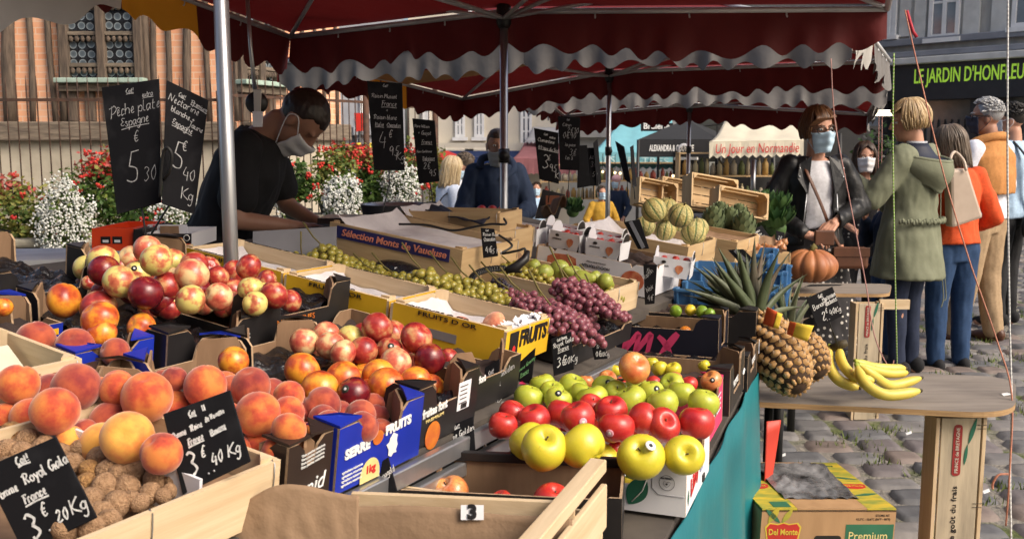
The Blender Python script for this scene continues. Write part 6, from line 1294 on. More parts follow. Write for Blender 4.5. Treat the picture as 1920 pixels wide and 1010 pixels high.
def pineapple(label, base, axis, ln, rad, crown, ncrown, seed, spread=1.0, tagc=None):
 r = random.Random(seed); M = T(*base) @ V(axis).normalized().to_track_quat('Z', 'Y').to_matrix().to_4x4() @ Rz(r.uniform(0, 6)); o = thing('pineapple', label, 'pineapple', M, 'pineapples on the plywood table')
 prof = lambda t: rad * (math.sin(PI * min(1, .004 + t * .92)) ** .45) * (1 - .10 * t)
 b = MB(); b.lathe([(prof(i / 20) * .96, ln * i / 20) for i in range(21)], PGRV, 26)
 rows = int(ln / (rad * .245)); nc = 13
 for j in range(rows):
  for i in range(nc):
   t = (j + .5) / rows; a = 2 * PI * (i + .5 * (j % 2)) / nc + j * .12; rr = prof(t); z = ln * t; sl = (prof(min(1, t + .03)) - prof(max(0, t - .03))) / (ln * .06)
   nrm = V((math.cos(a), math.sin(a), -sl)).normalized(); side = V((-math.sin(a), math.cos(a), 0)); up = nrm.cross(side) * -1
   if up.z < 0: up = -up
   w = PI * rr / nc * .93; hh = ln / rows * .56; c = V((rr * math.cos(a), rr * math.sin(a), z)) - nrm * .004; d = rad * .11
   hexp = [(0, 1.05), (.86, .5), (.86, -.5), (0, -1.05), (-.86, -.5), (-.86, .5)]
   vs = [c + side * (x * w * .98) + up * (y * hh * .92) for x, y in hexp] + [c + side * (x * w * .62) + up * (y * hh * .62) + nrm * d * .8 for x, y in hexp] + [c + nrm * d * 1.0]
   b.add(vs, [(i2, (i2 + 1) % 6, 6 + (i2 + 1) % 6, 6 + i2) for i2 in range(6)] + [(6 + i2, 6 + (i2 + 1) % 6, 12) for i2 in range(6)], PSK, True)
   q = c + nrm * d; b.add([q - side * w * .28 - up * hh * .1, q + side * w * .28 - up * hh * .1, q + up * hh * .75 + nrm * d * .6], [(0, 1, 2)], PTIP)
 b.build('fruit_body', o, local=True)
 for k in range(ncrown):
  f = k / ncrown; a = k * 2.4; el = (.55 + 1.0 * f ** .8) * 1.0; L_ = crown * (.55 + .45 * math.sin(PI * min(1, .25 + f * .75))) * r.uniform(.85, 1.1); w = rad * .19 * (1.1 - .4 * f)
  base0 = V((math.cos(a) * rad * .28 * (1 - f), math.sin(a) * rad * .28 * (1 - f), ln * .985 + rad * .5 * f)); out = V((math.cos(a), math.sin(a), 0)); side = V((-math.sin(a), math.cos(a), 0))
  n = 8; vs = []
  for i in range(n + 1):
   t = i / n; e2 = el - spread * .5 * t * t * (1.2 - f); p = base0 + out * (L_ * t * math.cos(el) * (1 + .15 * t)) + V((0, 0, L_ * (t * math.sin(el) - .22 * spread * t * t * (1 - f))))
   ww = w * (1 - t ** 1.5) * (1 + .25 * math.sin(PI * t)); nn = side.cross(out).normalized(); up2 = out * -math.sin(el) + V((0, 0, math.cos(el)))
   vs += [p - side * ww + up2 * ww * .45, p - up2 * ww * .15, p + side * ww + up2 * ww * .45]
  b = MB(); b.add(vs, [(3 * i + j, 3 * i + j + 1, 3 * i + j + 4, 3 * i + j + 3) for i in range(n) for j in range(2)], r.choice(PLF), True); b.build('crown_leaf', o, local=True, solid=.0012)
 if tagc:
  b = MB(); m1, m2 = tagc
  b.grid(lambda u, v: V((0, 0, ln * .96)) + V((math.cos(-1.2 + u * 1.6) * (rad * .80 + .012 * u), math.sin(-1.2 + u * 1.6) * (rad * .80 + .012 * u), -.045 * v + .02)), 10, 2, m1); b.build('swing_tag', o, local=True, solid=.0006)
 return o
TO, TY = mat('tag_orange', (.72, .10, .02), bump=0), mat('tag_yellow', (.78, .55, .05), bump=0)
CY = at(1480, 730, 2.95)
def pp(px, py, Y): return at(px, py, Y)
def pineaxis(a, b): return (b - a)
b0, b1 = pp(1500, 732, 2.76), pp(1424, 606, 2.98); pineapple('front pineapple lying on its side with crown toward the blue crates', b0, b1 - b0, (b1 - b0).length * 1.05, .088, .24, 70, 1)
b0, b1 = pp(1425, 700, 3.05), pp(1385, 585, 3.12); pineapple('darker pineapple behind the front one, its body in the shade', b0, b1 - b0, .19, .074, .21, 54, 2)
b0, b1 = pp(1540, 705, 3.0), pp(1470, 615, 3.15); pineapple('pineapple lying at the back with an orange and yellow tag', b0, b1 - b0, .18, .076, .19, 54, 3)
for lab, q in (('orange and yellow swing tag on the front pineapple crown', [(1438, 575), (1466, 588), (1458, 616), (1430, 606)]), ('yellow swing tag curling from the rear pineapple', [(1482, 602), (1526, 610), (1514, 640), (1476, 626)])):
 o = thing('swing_tag', lab, 'tag', at(q[0][0], q[0][1], 2.80)); b = MB(); Yq = 2.76
 A, B_, C_, D2 = [at(x, y, Yq + .015 * i) for i, (x, y) in enumerate(q)]
 b.grid(lambda u, v: A.lerp(B_, u).lerp(D2.lerp(C_, u), v) + V((0, -.012 * math.sin(PI * u), 0)), 10, 4, TO if q[0][0] < 1450 else TY); b.build('card', o, solid=.0008)
 b = MB();
 if q[0][0] < 1450: b.grid(lambda u, v: A.lerp(B_, .62 + .42 * u).lerp(D2.lerp(C_, .62 + .42 * u), v) + V((0, -.0125 * math.sin(PI * (.62 + .38 * u)) - .0015, 0)), 6, 4, TY)
 else: b.grid(lambda u, v: A.lerp(B_, -.04 + .25 * u).lerp(D2.lerp(C_, -.04 + .25 * u), v) + V((0, -.012 * math.sin(PI * .25 * u) - .0015, 0)), 6, 4, TO)
 b.build('coloured_band', o, solid=.0005)
# ================================================================ bananas
def banana_mat():
 m, t, b = nodes('banana_skin'); v = coords(t); f = noisen(t, v, 9, 5); s = noisen(t, v, 70, 3)
 c = ramp(t, [(.3, (.56, .42, .05)), (.6, (.60, .49, .09)), (.8, (.38, .40, .06))], f); c = mixc(t, ramp(t, [(.68, (0, 0, 0)), (.76, (.6, .6, .6))], s), c, (.20, .12, .03))
 t.links.new(c, b.inputs['Base Color']); b.inputs['Roughness'].default_value = .42; b.inputs['Subsurface Weight'].default_value = .08; bumpn(t, f, b, .1, .004); return m
BAN = banana_mat(); BTIP = mat('banana_tip', (.06, .045, .02), bump=0); BGR = mat('banana_green', (.30, .36, .05), (.40, .42, .05), rough=.45, scale=20, bump=.05)
def banana(o, pts, rad):
 P = catmull(pts, 6); n = len(P); rs = []
 for i in range(n):
  t = i / (n - 1); rs.append(rad * (.34 + .66 * sstep(0, .22, t)) * (1 - .62 * sstep(.86, 1, t)) * (1 if t > .02 else .9))
 b = MB()
 b.tube(P, rs, BAN, 6, True, True);
 me = b.build('banana', o); md = me.modifiers.new('sub', 'SUBSURF'); md.levels = md.render_levels = 1
 WM[me.name] = wm(o); c = MB(); c.tube([P[-2] * .3 + P[-1] * .7, P[-1] + (P[-1] - P[-2]).normalized() * .006], [rad * .36, rad * .2], BTIP, 8); c.build('tip', me)
 c = MB(); c.tube([P[0] + (P[0] - P[1]).normalized() * .004, P[0], P[1], P[2]], [rad * .36, rad * .38, rad * .40, rad * .46], BGR, 8); c.build('neck', me)
bo = thing('banana_bunch', 'hand of six ripe bananas lying on the grey plywood table', 'bananas', at(1640, 735, 3.0))
def bp(l): return [at(x, y, Y) for x, y, Y in l]
for pts, rd in (([(1556, 648, 3.14), (1553, 680, 3.10), (1572, 712, 3.05), (1612, 727, 3.02)], .0215), ([(1574, 650, 3.13), (1578, 678, 3.08), (1600, 704, 3.03), (1640, 714, 3.02)], .020), ([(1604, 676, 3.12), (1630, 686, 3.14), (1665, 690, 3.16), (1698, 690, 3.18)], .018), ([(1606, 682, 3.10), (1640, 694, 3.12), (1670, 700, 3.14), (1702, 698, 3.16)], .019), ([(1610, 683, 3.06), (1640, 705, 3.06), (1672, 722, 3.10), (1728, 708, 3.14)], .0195), ([(1606, 684, 3.02), (1622, 718, 2.96), (1662, 740, 2.93), (1726, 732, 2.95)], .0215)): banana(bo, bp(pts), rd)
b = MB(); b.tube(bp([(1558, 652, 3.13), (1576, 646, 3.12), (1588, 642, 3.11)]), [.012, .015, .011], BTIP, 8); b.build('stalk', bo)
# ================================================================ pumpkin
PKM = mat('pumpkin_skin', (.40, .155, .055), (.26, .09, .045), rough=.5, scale=7, bump=.2, bscale=30, lo=.35, hi=.75)
c = at(1521, 498, 5.15); zt = atz(1521, 535, .0); po = thing('pumpkin', 'large ribbed orange-brown pumpkin on the wooden stand', 'pumpkin', c); R_ = 50 * 5.15 / FPX
b = MB(); b.lathe([(max(1e-3, math.cos(-PI / 2 + PI * i / 18)), math.sin(-PI / 2 + PI * i / 18) - (.16 * math.exp(-(math.cos(-PI / 2 + PI * i / 18) / .25) ** 2) * (1 if i > 9 else -.6))) for i in range(19)], PKM, 88, T(*c) @ Matrix.Diagonal((R_, R_, R_ * .66, 1)), lambda p, t: V((p.x, p.y, p.z)) * (1 - .10 * (1 - abs(math.sin(t * 5.5))) ** 1.6 + .015 * math.sin(t * 3))); b.build('fruit_body', po)
b = MB(); b.tube([c + V((0, 0, R_ * .5)), c + V((.005, 0, R_ * .68)), c + V((.02, 0, R_ * .76))], [.018, .014, .018], STALK, 8); b.build('stalk', po)
PKB = c.z - R_ * .62
# ================================================================ slate price boards
def sign(label, q, Y, yaw=0, tilt=0, lines=(), stake=None, m=None, wd=.0016, back=True, seed=0, th=.003, name='price_board', cm=None, group=None, dots=False):
 c = at(sum(p[0] for p in q) / 4, sum(p[1] for p in q) / 4, Y); n = V((math.sin(math.radians(yaw)), -math.cos(math.radians(yaw)), math.sin(math.radians(tilt)))).normalized()
 Q = [onpl(x, y, c, n) for x, y in q]                       # TL TR BR BL
 o = thing(name, label, 'price board', (Q[2] + Q[3]) / 2, group)
 b = MB(); b.slab([Q[3], Q[2], Q[1], Q[0]], th, SLATE, n); bo = b.build('slate', o, bevel=.0012); WM[bo.name] = wm(o)
 fn = lambda x, y: Q[3].lerp(Q[2], x).lerp(Q[0].lerp(Q[1], x), y)
 w = ((Q[1] - Q[0]).length + (Q[2] - Q[3]).length) / 2; h = ((Q[0] - Q[3]).length + (Q[1] - Q[2]).length) / 2
 if lines: chalk(lines, cm or CHALK, 'chalk_writing', bo, fn, wd, seed, h / w)
 if dots:
  b = MB()
  for x in (.42, .50): b.ell(fn(x, .10) + n * .001, .0016, STEEL, 8, 5)
  b.build('rivet', bo)
 if stake:
  b = MB(); P = [fn(.5, .18) - n * (th + .003)] + [at(x, y, yy) for x, y, yy in stake]; b.tube(P, .0025, BLKMET, 6)
  b.tube([fn(.44, .02) - n * .006, fn(.44, .2) - n * .006, fn(.5, .27) - n * .006, fn(.56, .2) - n * .006, fn(.56, .02) - n * .006], .002, BLKMET, 6); b.build('wire_stake', o)
 return o, fn, n
sign('tall slate board chalked Peche plate Espagne 5 euros 30, left of the pair', [(190, 164), (298, 148), (302, 380), (219, 402)], 2.40, -8, 0,
 [('Cat!', .42, .925, .034, .2, .04, 1), ('extra', .70, .875, .040, .1, .05, 1), ('Pêche plate', .10, .755, .085, .12, .05), ('Espagne', .28, .665, .070, .15, .06, 1), ('€', .50, .535, .085, .1), ('5', .30, .22, .24, .08), ('30', .66, .205, .115, .08)], [(275, 450, 2.42), (268, 480, 2.42)], wd=.0017, seed=1, cm=CHALKD)
sign('tall slate board chalked Nectarine blanche et jaune 5 euros 40, right of the pair', [(312, 150), (391, 188), (365, 402), (303, 382)], 2.38, 22, 0,
 [('Cat!', .30, .925, .030, .2, -.12, 1), ('Premium', .60, .905, .036, .1, -.12, 1), ('Nectarine', .06, .855, .060, .12, -.10), ('blanche +', .14, .775, .048, .12, -.10), ('Jaune', .58, .715, .046, .12, -.1), ('Espagne', .18, .675, .050, .12, -.10, 1), ('€', .48, .50, .08, .05), ('5', .22, .33, .22, .05), ('40', .56, .27, .10, .05), ('Kg', .56, .10, .10, .05)], [(283, 440, 2.42), (272, 470, 2.42)], wd=.0017, seed=2, cm=CHALKD)
b = MB(); b.tube(catmull([at(300, 370, 2.36), at(304, 300, 2.35), at(312, 277, 2.345), at(322, 290, 2.345), at(318, 320, 2.35), at(308, 335, 2.36)], 6), .004, BLKMET, 8); tag(b.build('wire_hook'), 'black wire hook looped over the nectarine price board', 'hook')
sign('hanging slate board chalked Muscat and Raisin blanc 4 euros 95', [(688, 152), (754, 156), (759, 320), (701, 319)], 3.2, 0, 0,
 [('Cat!', .45, .945, .03), ('Raisin Muscat', .10, .82, .046), ('France', .36, .73, .06, .2, 0, 1), ('+', .5, .66, .05), ('Raisin blanc', .12, .58, .050), ('Italie', .14, .50, .045, .2, 0, 1), ('Chasselas', .50, .50, .038, .2, 0, 1), ('€', .54, .38, .08), ('4', .22, .27, .17), ('95', .52, .17, .11), ('Kg', .74, .12, .09)], [(730, 345, 3.2), (712, 420, 3.1)], wd=.0018, seed=3, cm=CHALKD)
sign('narrow slate board chalked Poire Williams Guyot 2 euros 95', [(773, 222), (815, 226), (824, 340), (785, 345)], 3.5, 0, 0,
 [('Poire William', .06, .87, .042), ('+ Guyot', .2, .76, .06), ('France', .3, .62, .06, .2, 0, 1), ('Poire Conférence', .05, .48, .034), ('Belgique', .3, .36, .055, .2, 0, 1), ('2€', .3, .22, .10), ('95 K', .55, .10, .10)], [(812, 380, 3.5), (815, 410, 3.5)], wd=.0018, seed=4, cm=CHALKD)
sign('slate board chalked Clementine Afrique du Sud 3 euros 95', [(1001, 240), (1047, 249), (1048, 345), (1011, 336)], 4.1, 0, 0,
 [('Cat!', .4, .90, .04), ('extra', .62, .86, .05), ('Clementine', .12, .76, .07), ('Afrique du Sud', .10, .62, .062, .2, 0, 1), ('3', .24, .25, .27), ('€', .5, .42, .11), ('95', .56, .22, .14), ('K', .82, .1, .12)], [(1030, 360, 4.1), (1028, 380, 4.1)], wd=.0019, seed=5)
sign('dim slate board behind the clementine board, chalked 0 euro 90 and 2 euros 10', [(1046, 218), (1088, 220), (1087, 320), (1050, 318)], 4.25, 0, 0,
 [('Cat!', .4, .93, .03), ('Citron', .2, .82, .06), ('2€10', .4, .70, .10), ('0€90', .2, .60, .11), ('la piece', .3, .45, .06), ('3€', .5, .28, .12), ('les 5', .3, .2, .07)], [(1066, 350, 4.25), (1062, 385, 4.2)], wd=.0017, seed=6, cm=CHALKD)
for i, (lab, q, Y, yaw) in enumerate((('dark blank slate board hanging low between the chalked ones', [(1085, 273), (1101, 272), (1106, 349), (1082, 353)], 4.4, 10), ('slate board with faint chalk scrawl right of the blank one', [(1101, 277), (1117, 277), (1122, 348), (1105, 349)], 4.5, 0), ('slate board seen nearly edge-on beside the third mast', [(1113, 268), (1121, 260), (1128, 344), (1119, 350)], 4.5, 50), ('slate board turned edge-on right of the third mast', [(1153, 264), (1170, 275), (1183, 345), (1171, 337)], 4.6, -45), ('thin edge-on slate board beyond the third mast', [(1182, 276), (1188, 272), (1194, 349), (1187, 352)], 4.8, 55))):
 sign(lab, q, Y, yaw, 0, [('Ail', .2, .7, .10), ('3€', .3, .5, .14), ('50', .4, .25, .12)] if i == 1 else (), [((q[2][0] + q[3][0]) / 2, q[2][1] + 25, Y)], wd=.0018, seed=10 + i, cm=CHALKD)
sign('small slate chalked Raisin Rose Chasselas on the pine crate with the cable', [(901, 427), (927, 429), (934, 480), (906, 484)], 2.72, -5, 0, [('Cat!', .35, .90, .06), ('Raisin Rosé', .12, .74, .11), ('Chasselas', .16, .58, .10, .2, .05, 1), ('4€', .2, .18, .20), ('95 Kg', .45, .12, .16)], None, wd=.0012, seed=20)
sign('slate chalked Royal Gala France 3 euros 60 between grapes and green apples', [(1033, 635), (1071, 621), (1076, 692), (1038, 705)], 2.12, -10, 4, [('Cat! Pomme', .3, .88, .055, .1, .05, 1), ('Royal Gala', .1, .72, .12, .1, .06), ('France', .28, .58, .11, .1, .05, 1), ('3€', .2, .2, .24), ('60Kg', .55, .2, .17)], None, wd=.0013, seed=21)
sign('small dark slate leaning left of the pink letters, chalked Anna France', [(1105, 628), (1128, 622), (1139, 672), (1114, 674)], 2.25, -20, 4, [('Prune', .1, .74, .14, .1, .1), ('Quetsche', .1, .58, .12, .1, .1), ('Fr', .35, .42, .13), ('0€', .2, .12, .2), ('90Kg', .5, .1, .16)], None, wd=.0012, seed=22)
sign('slate chalked in green Pomme Granny France beside the yellow crate', [(969, 683), (1004, 651), (995, 732), (961, 740)], 2.08, -18, 0, [('Pomme Granny', .06, .66, .10, .1, .1), ('France', .3, .48, .10, .1, .1, 1)], None, wd=.0012, seed=23, cm=CHALKG)
o, fn, n = sign('slate chalked Pomme Golden nouvelle 1 euro 80, clipped to the rail', [(909, 689), (937, 672), (931, 780), (904, 788)], 1.93, -15, 0, [('Cat!', .3, .82, .06, .1, .1, 1), ('Pomme Golden', .06, .64, .10, .1, .1), ('Nouvelle', .1, .52, .09, .1, .1, 1), ('1€', .2, .16, .20), ('80Kg', .45, .14, .14)], None, wd=.0013, seed=24)
sign('slate chalked Pomme Golden France leaning behind the brown paper crate', [(827, 805), (887, 780), (893, 870), (829, 900)], 1.72, -10, 6, [('Cat!!', .42, .90, .06, .1, .06, 1), ('Pomme Golden', .05, .68, .12, .1, .07), ('France', .32, .48, .12, .1, .06, 1), ('1€', .4, .2, .16)], None, wd=.0014, seed=25)
sign('slate chalked Pomme Jonagold Belgique at the corner of the brown paper', [(677, 892), (728, 856), (750, 940), (688, 965)], 1.50, -10, 6, [('Cat!', .40, .86, .08, .1, .1), ('Pomme Jonagold', .04, .58, .13, .1, .1), ('Belgique', .26, .40, .12, .1, .08, 1)], None, wd=.0013, seed=26)
sign('square slate chalked Pomme Reine de Reinette Provence 3 euros 40', [(305, 776), (431, 731), (470, 865), (342, 927)], 1.22, -6, 8, [('Cat', .36, .86, .065, .1, .0, 1), ('II', .56, .865, .075, .0, .0), ('Pomme', .05, .66, .074, .1, .06), ('Reine', .33, .675, .074, .1, .06), ('de Reinette', .56, .72, .058, .1, .10), ('France', .24, .52, .080, .1, .05, 1), ('Provence', .58, .54, .060, .1, .08, 1), ('3', .18, .15, .30, .0), ('€', .38, .32, .13), ('40', .50, .17, .15), ('Kg', .74, .18, .16)], None, wd=.0021, seed=27, dots=True)
sign('square slate chalked Pomme Royal Gala France 3 euros 20 at the lower left corner', [(-34, 878), (104, 818), (182, 970), (44, 1036)], 1.08, -4, 8, [('Cat!', .42, .88, .085, .1, .0, 1), ('Pomme', .00, .62, .095, .1, .03), ('Royal Gala', .40, .655, .115, .1, .06), ('France', .28, .46, .10, .1, .05, 1), ('3', .20, .08, .27, .0), ('€', .42, .26, .14), ('20', .56, .13, .13), ('Kg', .76, .14, .17)], None, wd=.0021, seed=28, dots=True)
o, fn, n = sign('slate chalked Banane Martinique 2 euros 40 on a wire above the bananas', [(1512, 559), (1561, 537), (1581, 591), (1533, 616)], 3.05, 0, 4, [('Cat!', .40, .86, .085, .1, .0, 1), ('Banane', .10, .56, .16, .1, .05), ('Martinique', .50, .70, .10, .1, .08, 1), ('Gerboise', .54, .54, .11, .1, .08, 1), ('2', .28, .14, .26), ('€', .46, .32, .14), ('40', .58, .20, .17), ('Kg', .80, .18, .16)], [(1558, 612, 3.06), (1572, 650, 3.08)], wd=.0017, seed=29, dots=True)
sign('small grey slate with faint chalk above the onions', [(1408, 433), (1428, 422), (1445, 446), (1418, 455)], 4.45, 0, 20, [('Oignon', .15, .65, .18, .1, .1), ('France', .2, .45, .15), ('1€90', .3, .15, .2)], [(1430, 462, 4.45)], wd=.0014, seed=30)
sign('small dark slate right of the onion slate', [(1455, 432), (1471, 436), (1470, 456), (1456, 456)], 4.6, 0, 10, [('2€', .2, .3, .3)], None, wd=.0016, seed=31, cm=CHALKD)
for i, (lab, q, Y, s) in enumerate((('black tilted board with a steel strip in front of the melons', [(1169, 416), (1199, 411), (1217, 466), (1196, 467)], 3.15, ((1184, 416), (1206, 466))), ('black tilted board with a steel strip rising behind the pineapple leaves', [(1364, 468), (1394, 467), (1443, 516), (1410, 518)], 3.6, ((1376, 472), (1424, 514))))):
 o, fn, n = sign(lab, q, Y, -20, 10, (), None, seed=40 + i, th=.006)
 b = MB(); b.beam(fn(.42, .97) + n * .002, fn(.55, .03) + n * .002, .012, .003, STEEL, n); b.build('steel_strip', o)
sign('narrow black slate with chalk scrawl beside the strawberry carton', [(1206, 495), (1232, 496), (1227, 569), (1209, 571)], 2.85, -20, 0, [('Fr', .2, .8, .1), ('Raisin', .1, .62, .11, .1, .8), ('Noir', .3, .3, .12, .1, .6), ('4€', .3, .1, .14)], None, wd=.0014, seed=50, cm=CHALKD)
# ================================================================ people
def cap(mb, a, b, r0, r1, m=None):
 a, b = V(a), V(b); mb.tube([a.lerp(b, i / 4) for i in range(5)], [r0 + (r1 - r0) * i / 4 for i in range(5)], SKN, 14); mb.ell(a, r0, SKN, 14, 8); mb.ell(b, r1, SKN, 14, 8)
def chain(mb, pts, rs):
 for i in range(len(pts) - 1): cap(mb, pts[i], pts[i + 1], rs[i], rs[i + 1])
def loft(mb, rings, n=26, M=None):
 vs, fs = [], []
 for c, rx, ry in rings:
  for k in range(n):
   t = 2 * PI * k / n; p = V(c) + V((rx * math.cos(t), ry * math.sin(t), 0)); vs.append(M(p) if M else p)
 m = len(rings)
 for i in range(m - 1):
  for k in range(n):
   k2 = (k + 1) % n; fs.append((i * n + k, i * n + k2, (i + 1) * n + k2, (i + 1) * n + k))
 fs += [tuple(range(n))[::-1], tuple((m - 1) * n + k for k in range(n))]; mb.add(vs, fs, SKN)
SKN = mat('skin', (.50, .27, .18), (.44, .22, .145), rough=.5, scale=5, bump=.05, spec=.35)
SKND = mat('skin_tan', (.36, .19, .125), (.30, .15, .10), rough=.5, scale=5, bump=.05, spec=.35)
def remesh(mb, vox, sm=6, extra=None, mats=None, name='body'):
 o = bpy.data.objects.new('tmp', mb.mesh('tmp'))
 r = o.modifiers.new('r', 'REMESH'); r.mode = 'VOXEL'; r.voxel_size = vox; s = o.modifiers.new('s', 'SMOOTH'); s.factor = .5; s.iterations = sm
 return evald(o)
def finish(me, name, parent, m, mats_fn=None, disp=None):
 me.materials.clear()
 for x in (m if isinstance(m, list) else [m]): me.materials.append(x)
 if disp:
  amp, sc_, seed = disp
  nr = [v.normal.copy() for v in me.vertices]
  for v, n_ in zip(me.vertices, nr): v.co += n_ * (amp * mnoise.noise(V((v.co.x * sc_, v.co.y * sc_, v.co.z * sc_ * .6 + seed))) + amp * .5 * mnoise.noise(V((v.co.x * sc_ * 2.3, v.co.y * sc_ * 2.3, v.co.z * sc_ * 1.2 + seed))))
 n = len(me.polygons); me.polygons.foreach_set('use_smooth', [True] * n)
 me.polygons.foreach_set('material_index', [mats_fn(p.center) for p in me.polygons] if mats_fn else [0] * n)
 me.update(); return link(name, me, parent)
def hand_prims(mb, w, d, up, side, curl=.35, s=1.0):
 """w wrist, d along fingers, up back of hand, side +1 thumb toward d x up"""
 w, d, up = V(w), V(d).normalized(), V(up); up = (up - d * up.dot(d)).normalized(); x = d.cross(up) * side
 P = lambda a, b, c: w + (x * a + d * b + up * c) * s
 for a in (-.026, -.009, .009, .026): cap(mb, P(a * .7, .005, 0), P(a, .078, 0), .014 * s, .011 * s)
 for a, L_, r_, sp in ((.030, .070, .0088, .10), (.010, .080, .0092, .02), (-.011, .074, .0088, -.05), (-.030, .056, .0078, -.14)):
  p = P(a, .082, 0); dd = d + x * sp; ang = curl * .6; pts = [p]
  for f in (.45, .32, .23):
   q = dd * math.cos(ang) - up * math.sin(ang); pts.append(pts[-1] + q.normalized() * L_ * f * s); ang += curl
  chain(mb, pts, [r_ * s, r_ * .95 * s, r_ * .85 * s, r_ * .7 * s])
 chain(mb, [P(.018, .012, -.004), P(.046, .042, -.012), P(.052, .072, -.022), P(.046, .094, -.030)], [.014 * s, .011 * s, .0095 * s, .0075 * s])
HAIRM = {}
def hairmats(key, cols):
 HAIRM[key] = [mat('hair_%s%d' % (key, i), c, tuple(x * .6 for x in c), rough=.42, scale=30, st=(3, 3, .3), bump=.2) for i, c in enumerate(cols)]
hairmats('brown', [(.13, .055, .022), (.19, .085, .035), (.085, .035, .015)]); hairmats('blonde', [(.42, .28, .13), (.28, .17, .075), (.55, .40, .22)]); hairmats('ash', [(.15, .11, .08), (.10, .072, .052), (.20, .155, .115)])
hairmats('grey', [(.50, .50, .50), (.36, .36, .37), (.62, .62, .62)]); hairmats('black', [(.018, .015, .014), (.03, .025, .022), (.012, .010, .010)]); hairmats('dark', [(.05, .028, .018), (.075, .04, .025), (.035, .02, .014)]); hairmats('shaved', [(.035, .022, .017)] * 3); hairmats('fair', [(.55, .42, .24), (.42, .30, .16), (.66, .52, .33)])
MASKB = mat('mask_blue', (.45, .60, .72), (.40, .55, .68), rough=.8, scale=12, st=(.3, .3, 6), bump=.2); MASKW = mat('mask_white', (.72, .72, .72), (.62, .62, .64), rough=.8, scale=12, bump=.2)
EYEW, IRIS = mat('eye_white', (.6, .58, .55), bump=0, rough=.2), mat('iris', (.03, .02, .015), bump=0, rough=.1)
def person(label, pos, H, yaw, arms, top, legs, hair, skin=SKN, lean=0, head=(0, 0, 0), vox=.0085, mask=None, glasses=False, face=True, hands=True, feet=None, group=None, topdisp=(.010, 11), skirt=None, sleeves=True, neckcut=1.43, bodybuild=.95):
 """local frame: +y forward, +x right, z up, drawn for a 1.70 m figure"""
 k = H / 1.70; M = T(*pos) @ Rz(yaw) @ Matrix.Scale(k, 4); o = thing('person', label, 'person', M, group); W = bodybuild
 hip = V((0, 0, .96)); RL = Matrix.Rotation(-lean, 3, 'X'); U = lambda p: hip + RL @ (V(p) - hip) if V(p).z > .9 else V(p)
 nk = V((0, -.015, 1.47)); HR = (Rz(head[0]) @ Rx(head[1]) @ Ry(head[2])).to_3x3(); HC = V((0, .035, .135))
 hd = lambda p: U(nk) + HR @ (HC + V(p))          # head local -> body local
 b = MB()
 loft(b, [((0, 0, .84), .13 * W, .10), ((0, -.01, .93), .165 * W, .115), ((0, 0, 1.06), .135 * W, .095), ((0, .01, 1.20), .150 * W, .105), ((0, .005, 1.32), .165 * W, .105), ((0, -.01, 1.40), .13, .075), ((0, -.015, 1.44), .06, .055)], M=U)
 sh = {s: U((s * .165 * W, -.015, 1.385)) for s in (-1, 1)}; cap(b, U((0, -.02, 1.42)), hd((0, -.03, -.075)), .056, .052)
 for s in (-1, 1):
  e, w = V(arms[s][0]), V(arms[s][1]); chain(b, [sh[s], e, w], [.050, .037, .025])
  for q in legs[s:s + 1] if False else [legs[s]]: chain(b, [V((s * .09, 0, .90))] + [V(x) for x in q], [.095, .062, .042])
  a = V(legs[s][-1]); cap(b, a + V((0, -.03, -.05)), a + V((s * .02, .14, -.06)), .036, .03)
 b.ell(hd((0, -.012, .035)), (.074, .096, .092), SKN, 20, 14, HR); b.ell(hd((0, .016, -.042)), (.058, .072, .078), SKN, 18, 12, HR); b.ell(hd((0, .052, -.088)), (.028, .028, .024), SKN, 10, 8, HR)
 for s in (-1, 1): b.ell(hd((s * .074, -.008, -.012)), (.010, .021, .032), SKN, 8, 8, HR)
 chain(b, [hd((0, .086, .022)), hd((0, .106, -.022))], [.009, .014]);
 for s in (-1, 1): b.ell(hd((s * .035, .074, .030)), (.022, .012, .008), SKN, 8, 6, HR)
 chain(b, [hd((-.022, .080, -.058)), hd((.022, .080, -.058))], [.009, .009])
 me = remesh(b, vox, 4)
 bm = bmesh.new(); bm.from_mesh(me)
 if hands:
  for s in (-1, 1):
   e, w = V(arms[s][0]), V(arms[s][1]); h = MB(); d = arms[s][2] if len(arms[s]) > 2 else (w - e); hand_prims(h, w, d, arms[s][3] if len(arms[s]) > 3 else (0, 0, 1), s * -1 * (arms[s][5] if len(arms[s]) > 5 else 1), arms[s][4] if len(arms[s]) > 4 else .35); cap(h, w - (w - e).normalized() * .05, w + V(d).normalized() * .012, .028, .024)
   m2 = remesh(h, .0036, 2); bm.from_mesh(m2)
 bm.to_mesh(me); bm.free()
 finish(me, 'body', o, skin)
 if face:
  for s in (-1, 1):
   e = MB(); c = hd((s * .031, .0745, .012)); e.ell(c, (.0135, .012, .0085), EYEW, 12, 8, HR); e.ell(c + HR @ V((0, .0085, 0)), (.0055, .0045, .0062), IRIS, 10, 6, HR); e.build('eye', o, local=True)
   e = MB(); e.tube([hd((s * .014, .092, .032)), hd((s * .034, .090, .039)), hd((s * .052, .074, .032))], [.003, .004, .002], HAIRM[hair[0]][2], 6); e.build('eyebrow', o, local=True)
  if not mask: e = MB(); e.tube([hd((-.022, .086, -.056)), hd((0, .093, -.054)), hd((.022, .086, -.056))], [.003, .006, .003], mat('lips', (.36, .12, .10), bump=0), 8); e.build('lips', o, local=True)
